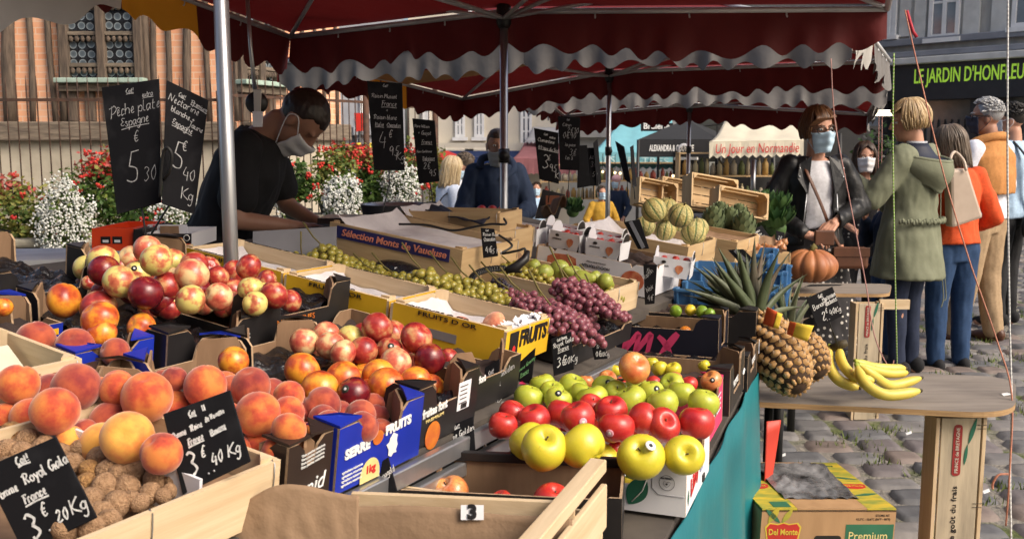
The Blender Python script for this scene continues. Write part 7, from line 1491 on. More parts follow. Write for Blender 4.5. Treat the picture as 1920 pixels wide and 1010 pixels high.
 if mask:
  mb = MB(); mm, off = mask if isinstance(mask, tuple) else (mask, 0)
  def mf(u, v):
   a = (u - .5) * 2.35; zz = .008 - v * .118; r_ = 1.0 - .34 * v * v; pl = .004 * math.sin(v * 16); x = .080 * r_ * math.sin(a); y = .018 + (.088 + .024 * math.exp(-((u - .5) / .12) ** 2) * (1 - abs(v - .3)) - .028 * v * v) * math.cos(a) + pl * math.cos(a)
   return hd((x, y, zz + .012 * math.exp(-((u - .5) / .1) ** 2) * (1 - v) + off - .012 * (1 - math.cos(a)) * v))
  mb.grid(mf, 22, 14, mm); mo = mb.build('face_mask', o, local=True, solid=.003)
  mb = MB()
  for s in (0, 1):
   sx = s * 2 - 1; q0, q1 = mf(s, .08), mf(s, .85); mb = MB(); mb.tube(catmull([q0, hd((sx * .079, .0, .020)), hd((sx * .081, -.026, .0)), hd((sx * .078, -.012, -.035)), q1], 4), .0022, mm, 6); mb.build('ear_loop', o, local=True)
 if glasses:
  mb = MB(); gm = BLKMET
  for s in (-1, 1): mb.tube([hd((s * .034 + .026 * math.cos(t), .098 - .010 * abs(math.cos(t)) * (1 if math.cos(t) * s > 0 else 0), .008 + .022 * math.sin(t))) for t in [2 * PI * i / 20 for i in range(21)]], .0026, gm, 6); mb.tube([hd((s * .060, .090, .014)), hd((s * .078, .04, .016)), hd((s * .080, -.02, .008))], .0025, gm, 6)
  mb.tube([hd((-.009, .102, .012)), hd((.009, .102, .012))], .0025, gm, 6); mb.build('glasses', o, local=True)
 # hair
 key, style, ln = hair[:3]; r = random.Random(len(label) * 13); hm = HAIRM[key]; b = MB()
 if style == 'crop':
  q = MB(); q.ell(hd((0, -.014, .037)), (.0764, .0985, .0940), SKN, 26, 18, HR); m3 = remesh(q, .006, 2); inv = HR.inverted()
  fc = lambda c: 0
  hh = finish(m3, 'hair', o, hm[0], None, (.003, 60, 1))
  for v in m3.vertices:
   l = inv @ (v.co - U(nk)) - HC
   w_ = sstep(.012, -.012, l.z - (.072 if l.y > .03 else -.035 + 1.6 * max(0, l.y + .03)))
   if l.z > -.06: w_ = sstep(-.008, .012, (.066 if l.y > .03 else -.035 + 1.65 * max(0, l.y + .03)) - l.z)
   v.co = v.co + (hd((0, -.01, .02)) - v.co) * .10 * w_
 else:
  b.ell(hd((0, -.022, .045)), (.080, .098, .088), hm[1], 18, 12, HR)
  n = {'bob': 300, 'long': 320, 'short': 620}[style]
  for i in range(n):
   a = r.uniform(-PI, PI); m_ = r.choice(hm)
   if style == 'short':
    el = r.uniform(.05, 1.5); d = V((math.sin(a) * math.cos(el), -math.cos(a) * math.cos(el), math.sin(el)))
    if d.y > .35 and d.z < .62: continue
    p = V((d.x * .080, -.022 + d.y * .098, .045 + d.z * .088)); q = p + d * ln * .35 + V((r.gauss(0, .006), .012 * r.random(), -.010 * r.random())); e = q + V((r.gauss(0, .004), .010, r.uniform(-.006, .004))) + d * ln * .22
    b.tube([hd(p * .98), hd(q), hd(e)], [.0065, .005, .001], m_, 4); continue
   # strands from the parting down; a=0 back of the head, front sector gets a fringe
   front = abs(a) > 2.25; L_ = ln * r.uniform(.88, 1.06)
   d = V((math.sin(a), -math.cos(a), 0)); pts = []; bul = 1.02 + .12 * r.random(); st = V((r.uniform(-.02, .03), .02 + r.uniform(-.05, .04), .136))
   lim = (.020 if style != 'none' else 0) if front else -L_
   for j in range(9):
    t = j / 8
    if t < .5:
     el = PI / 2 * (1 - t / .5 * (.72 if front else 1)); p = V((d.x * .080 * bul * math.cos(el), -.020 + d.y * .100 * bul * math.cos(el), .045 + .094 * bul * math.sin(el)))
     if j == 0: p = p.lerp(st, .6)
    else:
     f = (t - .5) / .5
     if front and style == 'bob': p = V((d.x * .080 + .040 * f, .083 - .030 * f * abs(d.x + .3), .082 - .050 * f * (.35 + .65 * sstep(-.5, .5, d.x))))
     elif front: sg = 1 if d.x > 0 else -1; p = V((sg * (.050 + .038 * min(1, f * 3)), .070 - .055 * min(1, f * 2), .07 - (L_ + .03) * f))
     else: flare = 1 + (.10 if style == 'bob' else .02) * math.sin(f * PI * .8); p = V((d.x * .086 * bul * flare, -.020 + d.y * .104 * bul * flare * (1 - .25 * f * (style == 'bob')), .045 - (L_) * f)) + V((r.gauss(0, .002), r.gauss(0, .002), 0))
    pts.append(hd(p))
   b.tube(catmull(pts, 2), [.0075 * (1 - .8 * (i2 / 16) ** 2) for i2 in range(17)], m_, 4)
  b.build('hair', o, local=True)
 # garments
 for g in top:
  nm, m, inf, z0, z1 = g['name'], g['m'], g.get('inf', .018), g.get('z0', .86), g.get('z1', 1.44); b = MB(); fl = g.get('flare', 0)
  prof = [(.70, .150, .125), (.84, .16 * W, .118), (.93, .168 * W, .118), (1.06, .142 * W, .102), (1.20, .155 * W, .110), (1.32, .168 * W, .108), (1.40, .132, .078), (1.455, .074, .062)]
  rings = []
  for z in [z0 + (z1 - z0) * i / 14 for i in range(15)]:
   for i in range(len(prof) - 1):
    if prof[i][0] <= z <= prof[i + 1][0] or (i == 0 and z < prof[0][0]):
     t = max(0, (z - prof[i][0]) / (prof[i + 1][0] - prof[i][0])); rx = prof[i][1] * (1 - t) + prof[i + 1][1] * t; ry = prof[i][2] * (1 - t) + prof[i + 1][2] * t; break
   f = max(0, 1.05 - z); rings.append(((g.get('dx', 0) * f, -.004 - .0 * f, z), rx + inf + fl * f, ry + inf + fl * f))
  loft(b, rings, M=U)
  sl = g.get('sleeve', 1.0)
  if sl > 0:
   for s in (-1, 1):
    e, w = V(arms[s][0]), V(arms[s][1]); r0, r1, r2 = .056 + inf * .75, .042 + inf * .75, .031 + inf * .6
    if sl <= .6: chain(b, [sh[s], sh[s].lerp(e, sl / .6)], [r0, r0 - .006])
    else: chain(b, [sh[s], e, e.lerp(w, (sl - .6) / .4 * .97)], [r0, r1, r2])
  me = remesh(b, g.get('vox', vox), 5); fn = g.get('fn')
  ob = finish(me, nm, o, m, fn, (g.get('dis', topdisp[0]), topdisp[1], len(label) * .7)); WM[ob.name] = M.copy()
  if g.get('cut'):
   bm = bmesh.new(); bm.from_mesh(me); inv = RL.inverted(); kill = [v for v in bm.verts if g['cut'](hip + inv @ (v.co - hip) if v.co.z > .9 else v.co)]; bmesh.ops.delete(bm, geom=kill, context='VERTS'); bm.to_mesh(me); bm.free(); md = ob.modifiers.new('solid', 'SOLIDIFY'); md.thickness = .006
 lg = feet or {}
 if lg.get('m'):
  b = MB(); loft(b, [((0, 0, .80), .15 * W, .11), ((0, -.005, .93), .172 * W, .122), ((0, 0, 1.04), .142 * W, .104)])
  for s in (-1, 1): q = [V(x) for x in legs[s]]; w0, w1, w2 = lg.get('w', (.108, .076, .060)); chain(b, [V((s * .088, 0, .88)), q[0], q[1] + V((0, 0, .01))], [w0, w1, w2])
  finish(remesh(b, vox, 4), lg.get('name', 'trousers'), o, lg['m'], None, (.007, 12, 3))
 if skirt:
  b = MB(); loft(b, [((0, 0, .30), .30, .22), ((0, 0, .6), .25, .18), ((0, 0, .9), .19, .135), ((0, 0, 1.03), .150, .108)]); finish(remesh(b, .012, 3), 'skirt', o, skirt, None, (.02, 9, 3))
 for s in (-1, 1):
  if lg.get('shoe'):
   b = MB(); a = V(legs[s][-1]); b.ell(a + V((s * .012, .055, -.048)), (.048, .135, .040), SKN, 14, 9); b.ell(a + V((0, -.04, -.025)), (.042, .055, .055), SKN, 12, 8); me = remesh(b, .007, 3)
   finish(me, 'shoe', o, lg['shoe'])
 return o, M, U, hd, HR
def strap(o, pts, w, m, name='strap', th=.004):
 P = catmull([V(p) for p in pts], 6); b = MB(); b.tube(P, w, m, 8, sq=.35); return b.build(name, o, local=True)
FAB = lambda n, c, r=.85, sc_=60, **kw: mat(n, c, tuple(x * .8 for x in c), rough=r, scale=sc_, bump=kw.pop('bump', .2), **kw)
LEATHER = mat('black_leather', (.008, .008, .009), (.013, .013, .014), rough=.42, scale=12, bump=.5, bscale=16, bdist=.012, spec=.3); WTEE = FAB('white_tee', (.66, .66, .70)); BLKF = FAB('black_cloth', (.010, .010, .012)); NAVY = FAB('navy_cloth_top', (.010, .022, .055)); JEAN = FAB('denim', (.018, .05, .125)); DJEAN = FAB('dark_denim', (.014, .022, .05)); PARKA = mat('olive_parka', (.185, .195, .130), (.135, .145, .093), rough=.8, scale=5, bump=.4, bscale=11, bdist=.012); ORJ = FAB('orange_knit', (.66, .085, .018), bump=.4); TANK = FAB('tan_knit', (.50, .22, .065), bump=.4); CHINO = FAB('khaki_chino', (.36, .25, .145)); PALEB = FAB('pale_blue_shirt', (.42, .58, .75)); WSH = FAB('white_shirt', (.66, .68, .76)); BROWNL = mat('brown_leather', (.10, .036, .016), (.07, .026, .012), rough=.45, bump=.1)
def dots():
 m, t, b = nodes('polka_dots'); v = coords(t, (26, 26, 26)); vo = t.nodes.new('ShaderNodeTexVoronoi'); vo.inputs['Randomness'].default_value = .35; vo.inputs['Scale'].default_value = 1; t.links.new(v, vo.inputs['Vector'])
 t.links.new(ramp(t, [(.20, (.55, .52, .48)), (.26, (.012, .010, .012))], vo.outputs['Distance']), b.inputs['Base Color']); b.inputs['Roughness'].default_value = .8; return m
DOTS = dots(); STAND = {-1: [(-.10, .01, .50), (-.10, -.01, .09)], 1: [(.10, .01, .50), (.10, -.01, .09)]}
D = math.radians
def foot(px, Y, H, ytop): p = at(px, ytop, Y); return V((p.x, Y, p.z - H))
# 1 leather jacket shopper
opn = lambda w: (lambda c: c.y > .02 and abs(c.x - .0) < w + .10 * max(0, 1.3 - c.z) * .3 and c.z < 1.47)
o, M, U, hd, HR = person('woman in black leather jacket, white tee, round glasses and blue mask behind the pumpkin', foot(1534, 5.75, 1.66, 214), 1.66, D(178), {-1: [(-.275, .0, 1.15), (-.055, .235, 1.07), (.6, .5, -.55), (.1, .6, .8), .45], 1: [(.285, -.02, 1.13), (.105, .235, 1.00), (-.75, .5, -.25), (.1, .5, .9), .5]},
 [dict(name='tee_shirt', m=WTEE, inf=.010, z0=1.02, z1=1.425, sleeve=0, dis=.005), dict(name='leather_jacket', m=LEATHER, inf=.028, z0=.92, z1=1.45, sleeve=.98, cut=opn(.072), dis=.011)], STAND, ('brown', 'bob', .09), mask=(MASKB, -.014), glasses=True, head=(D(14), D(-4), D(4)), vox=.0075, skirt=DOTS, feet=dict(shoe=BLKF))
for s in (-1, 1):
 b = MB(); b.add([V((s * .050, .085, 1.45)), V((s * .120, .085, 1.405)), V((s * .138, .118, 1.32)), V((s * .080, .146, 1.22))], [(0, 1, 2, 3)] if s < 0 else [(3, 2, 1, 0)], LEATHER); b.build('lapel', o, local=True, solid=.010)
 b = MB(); b.tube([V((s * .088, .148, 1.23)), V((s * .098, .150, 1.10)), V((s * .110, .142, .95))], .0032, STEEL, 6); b.build('zip', o, local=True)
 for z in (1.38, 1.33): b = MB(); b.ell(V((s * .128, .122, z)), .006, STEEL, 8, 6); b.build('snap', o, local=True)
strap(o, [(.10, .02, 1.44), (.075, .135, 1.33), (.0, .155, 1.16), (-.06, .15, 1.02), (-.13, .14, .90)], .011, BROWNL)
bg_ = thing('shoulder_bag', 'brown leather shoulder bag against the polka dot skirt', 'bag', M @ V((-.17, .15, .86))); b = MB(); b.box((0, 0, 0), (.21, .07, .13), BROWNL);
for i, v in enumerate(b.v): b.v[i] = M @ (V((-.17, .175, .855)) + V(v))
b.build('bag_body', bg_, bevel=.02); b = MB(); b.slab([M @ V((-.275, .215, .865)), M @ V((-.065, .215, .865)), M @ V((-.065, .215, .92)), M @ V((-.275, .215, .92))][::-1], .006, BROWNL); b.build('bag_flap', bg_, bevel=.002)
# wallet held
b = MB(); b.box(M @ V((.02, .30, .985)), (.11, .03, .085), BROWNL); tag(b.build('wallet', bevel=.006), 'dark brown wallet held in the leather-jacketed woman hands', 'wallet')
# 2 green parka
o, M, U, hd, HR = person('woman in long olive green parka seen from behind, blonde bob and dark jeans', foot(1716, 6.0, 1.68, 199), 1.68, D(44), {-1: [(-.29, .10, 1.14), (-.20, .33, 1.28), (-.1, .6, .6), (-.8, .2, .2), .5], 1: [(.27, .03, 1.10), (.16, .26, 1.08), (-.4, .8, .1), (0, 0, 1), .4]},
 [dict(name='parka', m=PARKA, inf=.042, z0=.64, z1=1.385, sleeve=.97, flare=.13, dis=.011)], STAND, ('blonde', 'bob', .085), head=(D(36), D(-8), D(-4)), vox=.009, feet=dict(m=DJEAN, shoe=BLKF, w=(.10, .066, .05)), bodybuild=1.04)
def rim(a): f = sstep(1.3, 2.3, abs(a)); return V((math.sin(a) * (.195 - .04 * f), -.02 - math.cos(a) * (.205 - .08 * f), 1.405 - .045 * math.cos(a) + .02 * f))
b = MB(); b.grid(lambda u, v: U(rim((u - .5) * 4.4) * 1.0 + V((0, 0, -v * (.17 * max(0, math.cos((u - .5) * 2.9)) + .02))) + (rim((u - .5) * 4.4) - V((0, -.02, 1.4))) * (.14 * math.sin(PI * min(1, v * 1.1)) - .22 * v) + V((0, 0, .012 * math.sin(u * 23) * v))), 44, 12, PARKA); b.build('hood', o, local=True, solid=.016)
b = MB(); b.tube(catmull([U(rim(-2.2 + 4.4 * i / 16)) for i in range(17)], 3), .012, PARKA, 8); b.build('hood_rim', o, local=True)
b = MB(); b.grid(lambda u, v: U(rim((u - .5) * 4.4).lerp(V((math.sin((u - .5) * 4.4) * .072, -.015 - math.cos((u - .5) * 4.4) * .070, 1.472)), v) + V((0, 0, -.035 * math.sin(PI * v)))), 36, 8, mat('navy_lining', (.008, .012, .03), bump=.1)); b.build('hood_lining', o, local=True, solid=.004)
b = MB(); b.grid(lambda u, v: U((math.sin((u - .5) * 4.0) * (.062 + .006 * v), -.012 - math.cos((u - .5) * 4.0) * (.060 + .006 * v), 1.44 + .045 * v)), 20, 3, mat('grey_collar', (.40, .42, .46), bump=.1)); b.build('inner_collar', o, local=True, solid=.008)
b = MB()
for i in range(37):
 a = -1.35 + 2.7 * i / 36; b.ell((math.sin(a) * .232, -.004 - math.cos(a) * .192, 1.00 + .006 * math.sin(i * 2.1)), (.013, .012, .016), PARKA, 8, 6)
b.build('waist_gathers', o, local=True)
for x in (.06, .10): b = MB(); b.tube(catmull([(x, -.20, .64), (x + .01, -.21, .52), (x - .004, -.205, .40 + x)], 4), .0035, PARKA, 6); b.build('drawstring', o, local=True)
b = MB(); b.beam((0, -.178, 1.33), (.0, -.193, 1.02), .006, .004, PARKA); b.build('back_seam', o, local=True)
# 3 orange sweater
o, M, U, hd, HR = person('woman with long ash hair in orange sweater and blue jeans beside the parka', foot(1800, 6.25, 1.57, 246), 1.57, D(12), {-1: [(-.27, .05, 1.12), (-.20, .28, 1.05)], 1: [(.30, -.03, 1.10), (.22, .20, 1.00)]}, [dict(name='sweater', m=ORJ, inf=.026, z0=.92, z1=1.45, sleeve=.98, dis=.010)], STAND, ('ash', 'long', .21), head=(D(25), D(-10), D(-6)), feet=dict(m=JEAN, shoe=BLKF), lean=D(4))
tb_ = thing('tote_bag', 'soft beige leather tote bag on the orange sweater shoulder', 'bag', at(1810, 430, 5.98)); TOTE = mat('beige_tote', (.50, .40, .32), (.40, .31, .24), rough=.55, scale=4, bump=.15)
q = [at(1785, 428, 5.98), at(1845, 408, 5.98), at(1816, 316, 5.99), at(1782, 318, 5.99)]; b = MB(); b.slab(q, .11, TOTE, V((0, -1, 0))); b.build('bag_body', tb_, bevel=.018)
b = MB(); b.tube(catmull([at(1788, 322, 5.97), at(1782, 300, 5.98), at(1790, 285, 6.04), at(1806, 300, 6.0), at(1812, 320, 5.97)], 5), .009, TOTE, 8); b.build('handle', tb_)
# 4 man with tan sweater
o, M, U, hd, HR = person('grey-haired man with tan sweater over white shirt, khaki trousers and brown shoes', foot(1856, 7.1, 1.75, 196), 1.75, D(32), {-1: [(-.28, .04, 1.13), (-.22, .24, 1.03)], 1: [(.28, .0, 1.12), (.22, .2, 1.0)]}, [dict(name='shirt', m=WSH, inf=.022, z0=.90, z1=1.45, sleeve=.98)], {-1: [(-.10, .02, .50), (-.10, .10, .09)], 1: [(.10, .0, .50), (.11, -.06, .09)]}, ('grey', 'short', .035), skin=SKND, glasses=True, mask=(mat('mask_navy', (.02, .025, .05), bump=0), 0), head=(D(38), 0, 0), feet=dict(m=CHINO, shoe=BROWNL, w=(.115, .088, .072)), bodybuild=1.06)
b = MB(); loft(b, [((0, -.06, 1.08), .205, .115), ((0, -.05, 1.22), .205, .125), ((0, -.03, 1.34), .215, .125), ((0, -.02, 1.42), .15, .10), ((0, -.015, 1.47), .09, .085)], M=U); me = remesh(b, .009, 4)
bm = bmesh.new(); bm.from_mesh(me); bmesh.ops.delete(bm, geom=[v for v in bm.verts if v.co.y > .045 - .02 * (v.co.z - 1.2)], context='VERTS'); bm.to_mesh(me); bm.free(); ob = finish(me, 'draped_sweater', o, TANK, None, (.012, 9, 2)); md = ob.modifiers.new('s', 'SOLIDIFY'); md.thickness = .014
b = MB(); b.tube(catmull([U((.13, .09, 1.30)), U((.135, .02, 1.43)), U((.06, -.085, 1.475)), U((-.06, -.085, 1.475)), U((-.135, .02, 1.43)), U((-.10, .12, 1.32)), U((-.02, .15, 1.26))], 5), .032, TANK, 10); b.build('sweater_collar', o, local=True)
b = MB(); b.lathe([(.0001, 0), (.148 * 1.06, 0), (.152 * 1.06, .0), (.152 * 1.06, .035), (.148 * 1.06, .035)], BLKF, 28, T(0, 0, 1.0) @ Matrix.Diagonal((1.06, .79, 1, 1))); b.build('belt', o, local=True)
# 5 man in pale blue at the edge
o, M, U, hd, HR = person('dark-haired man in pale blue denim shirt with black bag strap at the right edge', foot(1902, 7.7, 1.72, 204), 1.72, D(40), {-1: [(-.28, .04, 1.13), (-.22, .24, 1.03)], 1: [(.28, .0, 1.12), (.2, .2, 1.0)]}, [dict(name='denim_shirt', m=PALEB, inf=.026, z0=.86, z1=1.45, sleeve=.98)], STAND, ('black', 'short', .04), head=(D(20), 0, 0), mask=MASKW, feet=dict(m=BLKF, shoe=BLKF), face=False)
strap(o, [(-.12, -.06, 1.45), (-.10, -.165, 1.30), (-.06, -.165, 1.05), (.0, -.16, .85)], .02, BLKF); b = MB(); b.ell((-.02, -.20, .80), (.14, .06, .12), BLKF, 16, 10); b.build('hip_bag', o, local=True)
# 6 white mask woman
person('dark-haired woman in black polka dot blouse with white mask behind the leather jacket', foot(1622, 7.7, 1.56, 277), 1.56, D(172), {-1: [(-.26, .02, 1.12), (-.14, .26, 1.15), (.5, .3, .6), (0, 1, 0), .5], 1: [(.26, .0, 1.12), (.12, .24, 1.02)]}, [dict(name='blouse', m=DOTS, inf=.014, z0=.86, z1=1.41, sleeve=.45)], STAND, ('dark', 'long', .19), mask=MASKW, feet=dict(m=BLKF, shoe=BLKF))
# 7 child
p = at(1672, 348, 6.45); person('small child in navy top and jeans eating, half hidden by the green parka', V((p.x, 6.45, 0)), p.z, D(100), {-1: [(-.24, .12, 1.08), (-.20, .30, .98), (.2, .9, -.1), (0, 0, 1), .5], 1: [(.24, .12, 1.12), (.07, .22, 1.38), (-.3, .3, .8), (.8, .5, 0), .6]}, [dict(name='jumper', m=NAVY, inf=.028, z0=.88, z1=1.45, sleeve=.98)], STAND, ('dark', 'short', .03), feet=dict(m=JEAN, shoe=BLKF))
# 8 bending seller
p = at(430, 560, 3.92); o, M, U, hd, HR = person('stallholder in black T-shirt bending forward with a white mask, left of the grapes', V((p.x - .06, 3.95, -.0)), 1.80, D(-88), {-1: [(-.22, .24, 1.12), (-.08, .40, 1.05), (.25, .8, -.4), (-.5, .3, .8), .5], 1: [(.25, .14, 1.10), (.14, .36, 1.06), (-.15, .95, -.25), (.5, .2, .8), .5]}, [dict(name='tee_shirt', m=BLKF, inf=.026, z0=.82, z1=1.45, sleeve=.40, dis=.012)], STAND, ('shaved', 'crop', 0), skin=SKND, lean=D(25), face=False, head=(D(-4), D(-64), 0), mask=(MASKW, -.012), vox=.0075, feet=dict(m=BLKF, shoe=BLKF), bodybuild=1.15)
# 9 blue jacket seller
o, M, U, hd, HR = person('man in dark blue jacket behind the middle mast, grey mask below his nose', foot(930, 7.65, 1.74, 248), 1.74, D(186), {-1: [(-.25, .04, 1.12), (-.10, .36, 1.05), (.5, .7, -.4), (0, .2, 1), .4], 1: [(.26, .05, 1.10), (.18, .38, 1.02), (-.2, .9, -.3), (0, .2, 1), .4]}, [dict(name='jacket', m=NAVY, inf=.042, z0=.80, z1=1.45, sleeve=.97, dis=.013)], STAND, ('shaved', 'crop', 0), skin=SKND, mask=(mat('mask_grey', (.30, .31, .32), bump=.1), -.045), head=(D(4), D(-8), 0), feet=dict(m=BLKF, shoe=BLKF))
b = MB(); b.tube(catmull([U((.13, .05, 1.42)), U((.10, -.06, 1.50)), U((0, -.10, 1.51)), U((-.10, -.06, 1.50)), U((-.13, .05, 1.42)), U((-.03, .13, 1.34))], 5), .030, NAVY, 10); b.build('collar', o, local=True)
tr = thing('paper_tray', 'small brown tray of red fruit in the blue-jacketed man hands', 'tray', at(925, 400, 7.2)); b = MB(); b.box(at(925, 402, 7.22), (.20, .14, .06), KRAFT); b.build('tray_body', tr, bevel=.004)
for i in range(3): b = MB(); b.ell(at(903 + i * 20, 394, 7.2), .038, FM_['appr'], 12, 8); b.build('red_fruit', tr)
# 10, 11 couple
def gfoot(px, Y, ytop): p = at(px, ytop, Y); return V((p.x, Y, gz(p.x, Y))), p.z - gz(p.x, Y)
q, h = gfoot(843, 9.6, 301); o, M, U, hd, HR = person('long-haired blonde woman in white shirt with black shoulder bag walking away', q, h, D(-62), {-1: [(-.26, .05, 1.12), (-.15, .26, 1.1)], 1: [(.26, -.02, 1.10), (.24, .12, .95)]}, [dict(name='shirt', m=FAB('white_blouse', (.62, .68, .80)), inf=.026, z0=.84, z1=1.44, sleeve=.95)], STAND, ('fair', 'long', .24), mask=MASKB, head=(0, D(-10), 0), feet=dict(m=JEAN, shoe=WSH), face=False)
b = MB(); b.box((.0, -.21, .98), (.20, .10, .28), BLKF); b.build('backpack', o, bevel=.03, local=True); strap(o, [(.13, .03, 1.44), (.13, -.15, 1.32), (.06, -.20, 1.12)], .014, BLKF)
q, h = gfoot(878, 10.1, 292); person('grey-haired man in white jacket with blue mask beside the blonde woman', q, h, D(60), {-1: [(-.28, .04, 1.13), (-.2, .24, 1.05)], 1: [(.28, .0, 1.12), (.16, .28, 1.02)]}, [dict(name='jacket', m=FAB('white_jacket', (.66, .68, .72)), inf=.03, z0=.86, z1=1.45, sleeve=.97)], STAND, ('ash', 'short', .03), mask=MASKB, glasses=True, head=(0, D(-12), 0), feet=dict(m=NAVY, shoe=BLKF))
for lab, px, yt, Y, yaw, cm, hm in (('person in pink woollen hat and blue mask far behind the third mast', 1156, 333, 15.5, 150, NAVY, 'fair'), ('person in pale blue top with blue mask far behind the blue-jacketed man', 1006, 345, 14.0, 175, PALEB, 'dark'), ('person in yellow coat far behind the price boards', 1128, 352, 13.4, 190, FAB('mustard_coat', (.5, .28, .03)), 'ash')):
 q, h = gfoot(px, Y, yt); o, M, U, hd, HR = person(lab, q, h, D(yaw), {-1: [(-.28, .02, 1.13), (-.24, .16, .95)], 1: [(.28, .02, 1.13), (.24, .16, .95)]}, [dict(name='coat', m=cm, inf=.03, z0=.8, z1=1.45, sleeve=.95)], STAND, (hm, 'short', .02), mask=MASKB, feet=dict(m=BLKF, shoe=BLKF), face=False, vox=.012)
 if 'pink' in lab: b = MB(); b.ell(hd((0, -.015, .07)), (.095, .11, .085), FAB('pink_wool', (.62, .36, .38)), 16, 10, HR); b.build('woolly_hat', o, local=True)
# ================================================================ plywood tables on upturned crates
PLY = mat('weathered_plywood', (.26, .225, .19), (.155, .13, .11), rough=.75, scale=4, st=(1, 6, 1), bump=.25, bscale=14, lo=.3, hi=.75); PLYE = mat('plywood_edge', (.42, .27, .13), (.25, .15, .07), rough=.8, scale=8, st=(1, 1, 40), bump=0)
def rounded(q, r_, n=8):
 out = []
 for i in range(len(q)):
  a, p, c = V(q[i - 1]), V(q[i]), V(q[(i + 1) % len(q)]); rr = r_[i] if isinstance(r_, (list, tuple)) else r_
  if rr <= 0: out.append(p); continue
  s, e = p + (a - p).normalized() * rr, p + (c - p).normalized() * rr
  for k in range(n + 1): t = k / n; out.append(s * (1 - t) ** 2 + p * 2 * t * (1 - t) + e * t * t)
 return [(v.x, v.y) for v in out]
def plytable(label, px, z, rr, legs):
 q = [atz(x, y, z) for x, y in px]; o = thing('plywood_table', label, 'table', (q[0].x, q[0].y, 0)); b = MB(); b.prism(rounded([(p.x, p.y, 0) for p in q], rr), .018, PLY, PLY, T(0, 0, z - .018), me=PLYE); b.build('table_top', o)
 return o
tb = plytable('grey weathered plywood table with rounded corner carrying the bananas', [(1400, 752), (1904, 776), (1905, 706), (1440, 690)], .62, [0, .16, .16, 0], 0)
b = MB(); q = atz(1882, 742, .621); b.add([q, q + V((.03, .005, .004)), q + V((.026, .028, .006)), q + V((.002, .02, .003))], [(0, 1, 2, 3)], WHITEC); b.build('paper_scrap', tb)
def legcrate(label, px0, px1, pyt, Y, zt, red_y, txt, yaw=0):
 p0, p1 = at(px0, pyt, Y), at(px1, pyt, Y); w = (p1 - p0).length; M = T(p0.x, p0.y, 0) @ Rz(yaw)
 o = thing('upturned_crate', label, 'crate', M); h = zt - .0195
 WS = mat('stained_slat', (.52, .43, .30), (.17, .145, .11), rough=.8, scale=4, st=(5, 5, .7), bump=.3, lo=.35, hi=.85)
 b = MB(); b.box((w / 2, .006, h / 2), (w, .010, h - .004), WS); b.build('front_slat', o, local=True, bevel=.001)
 for x in (-.012, w + .012):
  b = MB(); b.box((x, .045, h / 2), (.012, .09, h - .002), PALE[2]); b.build('end_panel', o, local=True, bevel=.001)
 for z in (.03, h * .5, h - .03):
  b = MB(); b.box((w / 2, .082, z), (w - .002, .010, .05), PALE[0]); b.build('back_slat', o, local=True)
  for z2 in (-.006, .006):
   b = MB(); b.tube([(w * .9, -.0005, z + z2), (w * .97, -.002, z + z2), (w + .016, -.001, z + z2), (w + .0195, .01, z + z2)], .0009, BLKMET, 5); b.build('wire_staple', o, local=True)
 f = lambda x, z, r: wm(o) @ frame((x, -.0003, z), (1, 0, 0), (0, 0, 1)) @ Rz(r)
 b = MB(); Mx = f(w * .42, red_y, PI / 2); L_ = .085; b.prism(rounded([(-L_, -.014, 0), (L_, -.014, 0), (L_, .014, 0), (-L_, .014, 0)], .013), .0006, mat('label_red', (.32, .02, .02), (.22, .03, .025), scale=60, bump=0), None, Mx @ T(0, 0, .0002)); b.build('red_label', o)
 lettering('PRINCE de BRETAGNE', o, f(w * .42, red_y, PI / 2) @ T(0, 0, .0018), .016, mat('cream_ink', (.62, .58, .48), bump=0), width=.15)
 b = MB(); Mx = f(w * .7, red_y + .02, PI / 2 - .25); b.prism(leafpts(.09, .007), .0005, LG1, None, Mx); b.prism(leafpts(.07, .005), .0005, LG1, None, f(w * .62, red_y - .05, PI / 2 - .1)); b.build('green_leaf_print', o)
 lettering(txt, o, f(w * .42, red_y - .27, PI / 2), .024, BLACK, width=.30)
 return o
legcrate('upright wooden crate leg printed Prince de Bretagne under the banana table', 1766, 1840, 800, 3.02, .602, .475, 'rendons le goût du frais')
legcrate('upright wooden crate leg under the pumpkin stand', 1612, 1652, 560, 5.0, .645, .53, 'rendons le goût du frais')
st2 = plytable('low plywood stand with a rounded end carrying the pumpkin', [(1440, 549), (1668, 551), (1672, 532), (1440, 529)], .665, [0, .08, .08, 0], 0)
b = MB(); b.slab([atz(1508, 537, .6665), atz(1575, 535, .6665), atz(1580, 533, .6665), atz(1520, 533, .6665)], .001, SLATE, V((0, 0, 1))); tag(b.build('fallen_slate'), 'thin dark slate lying flat under the pumpkin', 'slate')
for px, y in ((1455, 5.0), (1455, 5.35), (1650, 5.35)):
 b = MB(); p = at(px, 560, y); b.tube([(p.x, y, .646), (p.x, y, 0)], .016, BLKMET, 8); b.build('leg', st2)
for px, y in ((1412, 3.03), (1442, 3.36)):
 b = MB(); p = at(px, 760, y); b.tube([(p.x, y, .60), (p.x, y, 0)], .016, BLKMET, 8); b.build('leg', tb)
b = MB(); b.beam(V((atz(1600, 545, .63).x, 5.02, .618)), V((atz(1652, 545, .63).x, 5.02, .618)), .02, .05, PALE[0]); b.build('cleat', st2)
